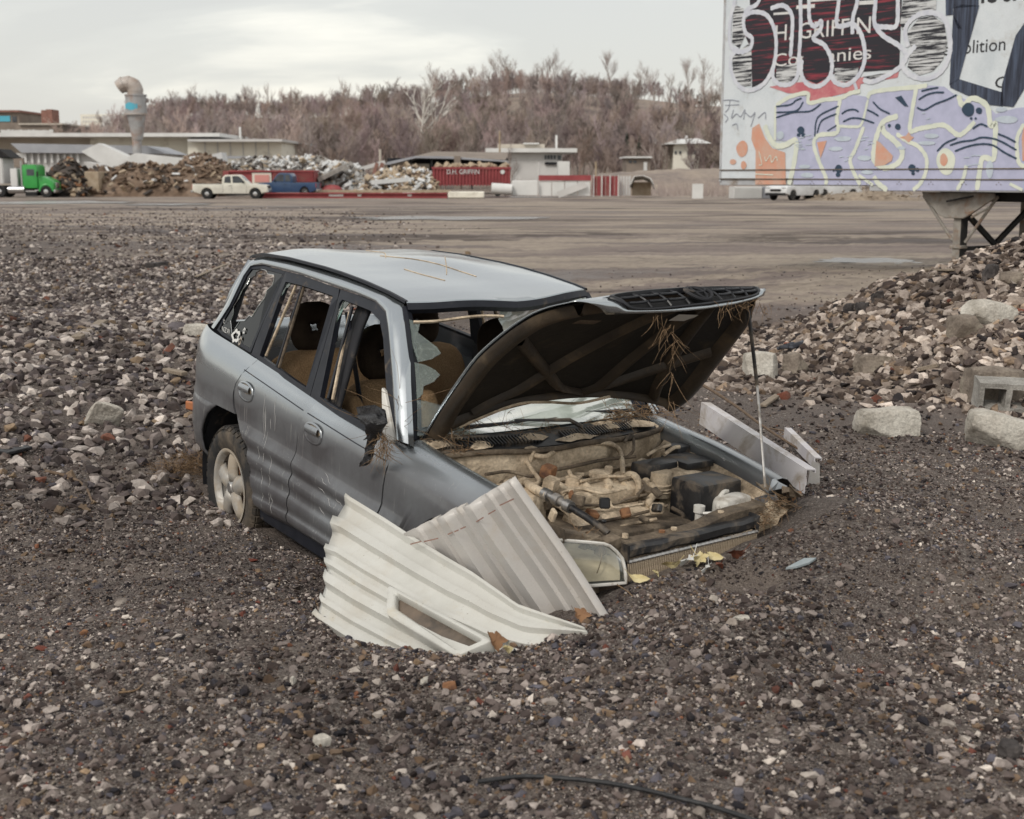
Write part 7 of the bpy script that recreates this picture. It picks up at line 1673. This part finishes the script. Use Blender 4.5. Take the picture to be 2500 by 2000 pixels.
# flat roofed building and houses
b = thing('flat_building', 'flat roofed white building with windows beyond the yard', 'building', 0, 0, 0); Y = 150
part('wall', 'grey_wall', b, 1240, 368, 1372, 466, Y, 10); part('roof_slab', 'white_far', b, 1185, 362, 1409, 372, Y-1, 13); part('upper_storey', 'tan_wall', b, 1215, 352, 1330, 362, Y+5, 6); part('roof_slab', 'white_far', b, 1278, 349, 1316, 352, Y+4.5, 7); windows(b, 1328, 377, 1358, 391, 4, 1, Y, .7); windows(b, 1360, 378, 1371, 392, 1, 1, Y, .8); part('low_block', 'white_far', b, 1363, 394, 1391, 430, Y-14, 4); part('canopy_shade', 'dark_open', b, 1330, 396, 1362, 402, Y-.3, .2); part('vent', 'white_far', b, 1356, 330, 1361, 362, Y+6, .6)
b = thing('hip_house', 'beige hip roofed house at the foot of the grassy slope', 'house', 0, 0, 0); Y = 170
part('wall', 'cream_wall', b, 1642, 351, 1708, 462, Y, 9); part('wall', 'tan_wall', b, 1628, 360, 1641.5, 462, Y+2, 7)
a0, a1 = at(1624, 352, Y-1), at(1738, 350, Y-1); r0, r1 = at(1655, 340, Y+4), at(1705, 338, Y+4); m = MB(); m.add([a0, a1, r1, r0, a0+Vector((0,11,0)), a1+Vector((0,11,0))], [(0,1,2,3),(1,5,2),(5,4,3,2),(4,0,3),(0,4,5,1)]); rf = m.build('roof', 'white_far', b); part('chimney', 'white_far', rf, 1674, 331, 1679, 342, Y+4, .8); windows(b, 1676, 366, 1700, 380, 3, 1, Y, .6); part('door', 'white_far', b, 1684, 395, 1694, 425, Y-.1, .1); windows(b, 1644, 366, 1666, 380, 2, 1, Y, .5)
m = MB(); rs = random.Random(6)
for k in range(30): p = at(rs.uniform(1620,1735), 400, 150); h_ = rs.uniform(.8,1.9); m.box((p.x, 150+rs.uniform(0,2), h_/2), (rs.uniform(.5,1.6), .6, h_))
tag(m.build('parked_clutter', 'scrap_white', None), 'row of white clutter in front of the hip roofed house', 'clutter')
b = thing('small_house', 'small brown house with a white roof edge', 'house', 0, 0, 0); Y = 158
part('wall', 'brown_wall', b, 1529, 386, 1588, 466, Y, 6); part('roof_edge', 'white_far', b, 1525, 382, 1592, 386, Y-.5, 8); windows(b, 1533, 390, 1556, 400, 2, 1, Y, .6); part('door', 'white_far', b, 1571, 396, 1580, 430, Y-.1, .1)
b = thing('hill_house', 'white roofed house half hidden behind the evergreens', 'house', 0, 0, 0); part('wall', 'brown_wall', b, 1566, 350, 1598, 420, 182, 5); part('roof', 'white_far', b, 1564, 341, 1602, 350, 181.5, 6); windows(b, 1570, 352, 1594, 359, 3, 1, 182, .6)
b = thing('hill_house', 'small house among trees high on the right slope', 'house', 0, 0, 0); part('wall', 'brown_wall', b, 1668, 246, 1725, 290, 300, 6); part('roof', 'grey_wall', b, 1664, 240, 1728, 247, 299.5, 7); windows(b, 1695, 254, 1718, 262, 2, 1, 300, .7, 'white_far')
# fences, walls, containers
b = thing('yard_wall', 'white panel wall with a red top rail right of the dumpster', 'wall', 0, 0, 0); Y = 105
for i in range(4): part('panel', 'white_far', b, 1316+31.6*i, 442, 1346+31.6*i, 478, Y, .2)
part('top_rail', 'red_steel', b, 1315, 428, 1443, 441, Y-.1, .4)
m = MB(); m.beam(at(1362, 476, Y-.4), at(1430, 450, Y-.4), .1, .5); m.build('leaning_board', 'grey_wall', b)
b = thing('red_panel_fence', 'rusty red fence panels beside the white wall', 'fence', 0, 0, 0)
for i in range(6): part('panel', 'red_steel', b, 1446+11*i, 430, 1456+11*i, 478, 105.5, .15)
for i in range(4): part('post', 'grey_wall', b, 1448+20*i, 428, 1451+20*i, 480, 105.2, .15)
b = thing('grey_fence', 'short grey mesh fence right of the red panels', 'fence', 0, 0, 0)
for i in range(4): part('panel', 'grey_wall', b, 1513+7*i, 430, 1519+7*i, 477, 106, .12)
m = MB(); pbox(m, 1250, 441, 1313, 478, 104.5, .6); tag(m.build('wall_block', 'white_far', None, bevel=.04), 'white block wall just right of the dumpster', 'wall')
m = MB(); m.tube([at(1200, 460, 104.2), at(1250, 463, 104.2)], .42, 12); tag(m.build('white_pipe', 'white_far', None, smooth=1), 'short white pipe lying under the dumpster end', 'pipe')
m = MB(); pbox(m, 1690, 449, 1717, 485, 101, .15); tag(m.build('upright_panel', 'white_far', None), 'single white upright panel left of the trailer', 'panel')
b = thing('tarp_tent', 'white tarp draped over a brown heap', 'tarp', 0, 0, 0); m = MB(); rows = []
for i in range(7):
    t = i/6; rows.append([at(u+2*math.sin(9*t), interp(u, [1538,1548,1570,1588,1596], [452,430,428,436,452])+(10*t*t), 106+3*t-1.5) for u in (1538,1548,1558,1570,1580,1588,1596)])
m.grid(rows); m.build('sheet', 'white_far', b, solid=.04, smooth=1); part('box', 'scrap_tan', b, 1545, 445, 1590, 478, 106.5, 1.5)
for i, (u0, u1, mt, lb) in enumerate(((1792,1861,'white_far','white storage container under the trailer floor line'),(1862,1899,'grey_roof','blue grey storage container beside the white one'))):
    b = thing('storage_container', lb, 'container', 0, 0, 0); part('body', mt, b, u0, 456, u1, 485, 101, 2.4)
    for k in range(int((u1-u0)/4)): part('rib', mt, b, u0+1+4*k, 457, u0+2.6+4*k, 484, 100.9, .12)
heap('low tan sand heap beyond the white cars under the trailer', 1960, 2260, [(1960,486),(2010,478),(2070,468),(2140,462),(2200,474),(2260,486)], 96, 3, 'sand_heap', 60, 9, (('sand_heap',1,.4),))
bk_ = MB(); rows = []
for i in range(7):
    t_ = i/6; rows.append([Vector(((u-1250)/3214*(128+16*t_), 128+16*t_, (at(u, interp(u, [1380,1420,1500,1620,1720,1800,2100], [452,428,418,412,410,414,425]), 144).z)*math.sin(PI/2*t_)**.8-.1+.25*float(vnoise(np.array([u*.06]), np.array([t_*5]), 3)[0])*t_)) for u in LS(1380, 2100, 60)])
bk_.grid(rows); o = bk_.build('earth_bank', 'dry_grass_ground', None, smooth=1); o['kind'] = 'structure'
# low brush bank along the far side of the yard
m = MB(); rs = random.Random(17)
for k in range(2600):
    u = rs.uniform(1230, 1900); y = rs.uniform(112, 160); p = Vector(((u-1250)/3214*y, y, -.1)); h = rs.uniform(.5, 1.9); q = p+Vector((rs.gauss(0,.4), rs.gauss(0,.3), h)); w = .03; m.add([p-Vector((w,0,0)), p+Vector((w,0,0)), q], [(0,1,2)])
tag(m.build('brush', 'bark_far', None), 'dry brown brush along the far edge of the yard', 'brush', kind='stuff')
# poles
for i, (u, v0, Y, r, mt, lb) in enumerate([(928,365,140,.16,'tan_wall','pale utility pole left of the open shed'),(586,310,170,.18,'white_far','white utility pole above the warehouse end'),(1220,320,140,.12,'scrap_tan','tan wooden utility pole behind the red dumpster'),(1316,395,118,.10,'grey_wall','thin grey post at the left end of the white wall'),(1455,395,115,.10,'scrap_tan','short wooden post behind the red fence')]):
    p = at(u, v0, Y); m = MB(); m.tube([(p.x, Y, -.2), (p.x, Y, p.z)], [r, r*.8], 7)
    tag(m.build('utility_pole', mt, None), lb, 'pole')

# ---- vehicles
def wheel_far(par, x, y, r, w=.24, out=-1):
    wh = MB(); wh.lathe([(r*.62,-w/2),(r*.94,-w/2),(r,-w/2+.03),(r,w/2-.03),(r*.94,w/2),(r*.62,w/2)], 20, Matrix.Translation((x, y, r)) @ Matrix.Rotation(PI/2, 4, 'X')); o = wh.build('wheel', 'far_rubber', par, smooth=R_(40))
    h = MB(); h.lathe([(r*.64,-.02),(r*.60,.0),(r*.30,.03),(0,.03)], 16, Matrix.Translation((x, y-out*-(w/2-.02)*1, r)) @ Matrix.Rotation(PI/2, 4, 'X'), cap=True); h.build('rim', 'chrome', o, smooth=R_(40))
def pickup(label, paint, loc, rz, L=5.6, flip=False, crew=False):
    v = empty('pickup_truck', loc, (0,0,rz), label, 'pickup truck'); W = 1.9
    def body(poly, y0, y1, mat, name, par=v, bev=.03):
        m = MB(); m.prism(poly, lambda a, b, t: Vector((a, lerp(y0, y1, t), b)), 1.0); return m.build(name, mat, par, bevel=bev, bseg=2, smooth=R_(40))
    def archpts(cx, r, n=9): return [(cx+r*math.cos(a), .40+r*math.sin(a)) for a in LS(PI, 0, n)]
    lo = [(-2.80,.62)]+[(-2.62,.52)]+archpts(-1.72,.46)+[(-1.2,.42),(1.35,.42)]+archpts(1.88,.46)+[(2.4,.48),(2.78,.52),(2.82,.80),(2.74,1.02),(2.5,1.08),(1.25,1.16),(.9,1.16),(-.55,1.14),(-.6,1.12),(-2.78,1.13)]
    body(lo, -W/2, W/2, paint, 'body'); c1 = -.62
    cab = [(c1,1.13),(c1+.06,1.60),(c1+.28,1.80),(.55,1.82),(.80,1.74),(1.38,1.15)]
    body(cab, -W/2+.12, W/2-.12, paint, 'cab', bev=.05)
    for sd in (-1, 1):
        for nm, q in (('side_window',[(.22,1.20),(.20,1.70),(.56,1.73),(.74,1.66),(1.16,1.22)]),('side_window',[(-.42,1.22),(-.36,1.66),(-.08,1.70),(.06,1.70),(.08,1.20)])):
            body(q, sd*(W/2-.13), sd*(W/2-.112), 'far_glass', nm, bev=0)
        for x in (.14, -.52, 1.24):
            m = MB(); m.box((x, sd*(W/2+.002), .80), (.012,.006,.62)); m.build('door_seam', 'chassis_black', v)
        m = MB(); m.box((.02, sd*(W/2+.01), 1.0), (.16,.02,.03)); m.build('door_handle', 'chassis_black', v)
        m = MB(); m.box((1.02, sd*(W/2+.08), 1.26), (.10,.16,.16)); m.build('wing_mirror', 'chassis_black', v, bevel=.02)
        m = MB(); m.box((2.70, sd*.72, .90), (.16,.34,.18)); m.build('headlight', 'chrome', v, bevel=.02); m = MB(); m.box((-2.79, sd*.86, .92), (.05,.16,.30)); m.build('tail_light', 'tail_red', v, bevel=.01)
        wheel_far(v, -1.72, sd*.80, .40, out=sd); wheel_far(v, 1.88, sd*.80, .40, out=sd)
    m = MB(); m.add([(1.34,-.74,1.18),(1.34,.74,1.18),(.84,.66,1.72),(.84,-.66,1.72)], [(0,1,2,3)]); m.build('windscreen', 'far_glass', v)
    m = MB(); m.box((2.84,0,.60), (.14,1.84,.18)); m.build('front_bumper', 'chrome', v, bevel=.03); m = MB(); m.box((-2.86,0,.58), (.14,1.8,.16)); m.build('rear_bumper', 'chrome', v, bevel=.03); m = MB(); m.box((2.80,0,.90), (.05,1.0,.22)); m.build('grille', 'chassis_black', v)
    m = MB(); m.box((-1.7,0,1.10), (2.0,1.5,.10)); m.build('load_bed', 'chassis_black', v)
    return v
p = GY_(575, 485); pickup('white pickup truck parked broadside before the red container', 'truck_white', (p.x, 101, gz(p.x, 101)), .03)
p = GY_(703, 484); t2 = pickup('dark blue pickup truck parked nose to nose behind the white one', 'truck_blue', (p.x, 104.5, gz(p.x, 104.5)), PI-.06); t2.scale = (.84,1,1.06)
# green tractor unit with its trailer
v = empty('semi_truck', (at(100, 480, 108).x, 108, 0), (0,0,0), 'bright green lorry cab with a grey trailer at the far left edge', 'truck')
def vb(name, mat, c, d, rot=(0,0,0), bev=.04): m = MB(); m.box(c, d, rot); return m.build(name, mat, v, bevel=bev, bseg=2, smooth=R_(40))
vb('cab', 'truck_green', (-.45,0,1.62), (1.15,2.0,1.75)); vb('cab_roof', 'truck_green', (-.5,0,2.52), (1.0,1.9,.16))
m = MB(); m.prism([(.12,.62),(.12,1.72),(.55,1.66),(1.15,1.38),(1.36,1.18),(1.40,.62)], lambda a, b, t: Vector((a, lerp(-.85,.85,t), b)), 1); m.build('bonnet', 'truck_green', v, bevel=.05, bseg=2, smooth=R_(40))
for sd in (-1, 1):
    m = MB(); m.tube([(.80+.52*math.cos(a), sd*.92, .50+.52*math.sin(a)) for a in LS(0, PI, 9)], .10, 6); m.build('mudguard', 'truck_green', v, smooth=1); wheel_far(v, .80, sd*.92, .46, .28, sd); wheel_far(v, -2.9, sd*.90, .48, .5, sd); wheel_far(v, -3.95, sd*.90, .48, .5, sd)
    m = MB(); m.box((-.38, sd*1.003, 1.98), (.62,.02,.52)); m.build('side_window', 'far_glass', v, bevel=.01); m = MB(); m.tube([(-.9, sd*.95, .62), (-2.2, sd*.95, .62)], .30, 14); m.build('fuel_tank', 'chrome', v, smooth=R_(50)); m = MB(); m.box((-.4, sd*.98, .50), (.9,.14,.10)); m.build('step', 'chrome', v); m = MB(); m.box((-.4, sd*.96, .28), (.9,.2,.34)); m.build('side_skirt', 'chassis_black', v)
    m = MB(); m.tube([(-1.15, sd*.85, .8), (-1.15, sd*.85, 2.9)], .08, 8); m.build('exhaust_stack', 'chrome', v); m = MB(); m.box((.2, sd*1.12, 1.85), (.10,.12,.42)); m.build('wing_mirror', 'chassis_black', v)
m = MB(); m.add([(.13,-.86,1.76),(.13,.86,1.76),(.02,.82,2.38),(.02,-.82,2.38)], [(0,1,2,3)]); m.build('windscreen', 'far_glass', v); vb('frame_rail', 'chassis_black', (-1.9,0,.72), (5.0,.8,.22)); vb('headache_rack', 'white_far', (-1.75,0,1.55), (.55,1.9,1.5), bev=.05); vb('front_bumper', 'chrome', (1.44,0,.50), (.16,1.9,.26)); vb('grille', 'chrome', (1.40,0,.95), (.06,.9,.5))
tr_ = empty('dump_trailer', (at(-40, 480, 109).x, 109, 0), label='grey ribbed dump trailer under a dark peaked tarp at the left edge', cat='trailer')
m = MB(); m.box((0,0,2.1), (4.4,2.4,2.0)); m.build('body', 'grey_wall', tr_)
for k in range(9): m = MB(); m.box((-2.1+.52*k,-1.22,2.1), (.10,.06,2.0)); m.build('rib', 'white_far', tr_)
m = MB(); m.prism([(-2.3,3.12),(2.35,3.12),(2.9,3.15),(2.0,3.85),(-2.3,3.85)], lambda a, b, t: Vector((a, lerp(-1.3,1.3,t), b)), 1); m.build('tarp', 'chassis_black', tr_, bevel=.03); m = MB(); m.box((0,0,.75), (4.4,.9,.4)); m.build('chassis', 'chassis_black', tr_)
for sd in (-1, 1):
    wheel_far(tr_, -.6, sd*.9, .48, .4, sd); wheel_far(tr_, -1.7, sd*.9, .48, .4, sd)
# white cars under the trailer
def suv_far(label, loc, rz):
    v = empty('parked_car', loc, (0,0,rz), label, 'car'); W = 1.85
    def body(poly, y0, y1, mat, name, bev=.04): m = MB(); m.prism(poly, lambda a, b, t: Vector((a, lerp(y0, y1, t), b)), 1.0); return m.build(name, mat, v, bevel=bev, bseg=2, smooth=R_(40))
    def ar(cx): return [(cx+.40*math.cos(a), .36+.40*math.sin(a)) for a in LS(PI, 0, 9)]
    body([(-2.25,.50)]+ar(-1.40)+[(-.9,.34),(.95,.34)]+ar(1.42)+[(1.9,.38),(2.28,.48),(2.30,.78),(2.18,.98),(1.2,1.08),(-2.20,1.08),(-2.28,.9)], -W/2, W/2, 'suv_white', 'body'); body([(-2.12,1.07),(-1.95,1.50),(-1.7,1.66),(.1,1.68),(.35,1.62),(1.10,1.08)], -W/2+.12, W/2-.12, 'suv_white', 'cab')
    for sd in (-1, 1):
        for q in ([(-.20,1.12),(-.20,1.56),(.14,1.56),(.34,1.50),(.84,1.12)],[(-1.15,1.12),(-1.15,1.55),(-.30,1.56),(-.30,1.12)],[(-1.95,1.14),(-1.80,1.50),(-1.25,1.54),(-1.25,1.12)]): body(q, sd*(W/2-.13), sd*(W/2-.112), 'far_glass', 'side_window', 0)
        m = MB(); m.box((2.22, sd*.68, .84), (.12,.38,.14)); m.build('headlight', 'chrome', v, bevel=.02); wheel_far(v, -1.40, sd*.78, .36, out=sd); wheel_far(v, 1.42, sd*.78, .36, out=sd)
    m = MB(); m.add([(1.06,-.72,1.12),(1.06,.72,1.12),(.42,.62,1.58),(.42,-.62,1.58)], [(0,1,2,3)]); m.build('windscreen', 'far_glass', v); m = MB(); m.box((2.30,0,.72), (.06,.9,.16)); m.build('grille', 'chassis_black', v); m = MB(); m.box((2.28,0,.44), (.10,1.7,.18)); m.build('front_bumper', 'chassis_black', v, bevel=.02)
p = GY_(1945, 489); suv_far('white car with black grille nearest the storage containers', (p.x, 96, gz(p.x, 96)), PI+.75); p = GY_(2030, 487); suv_far('second white car partly hidden under the trailer floor', (p.x, 99, gz(p.x, 99)), PI+.5)
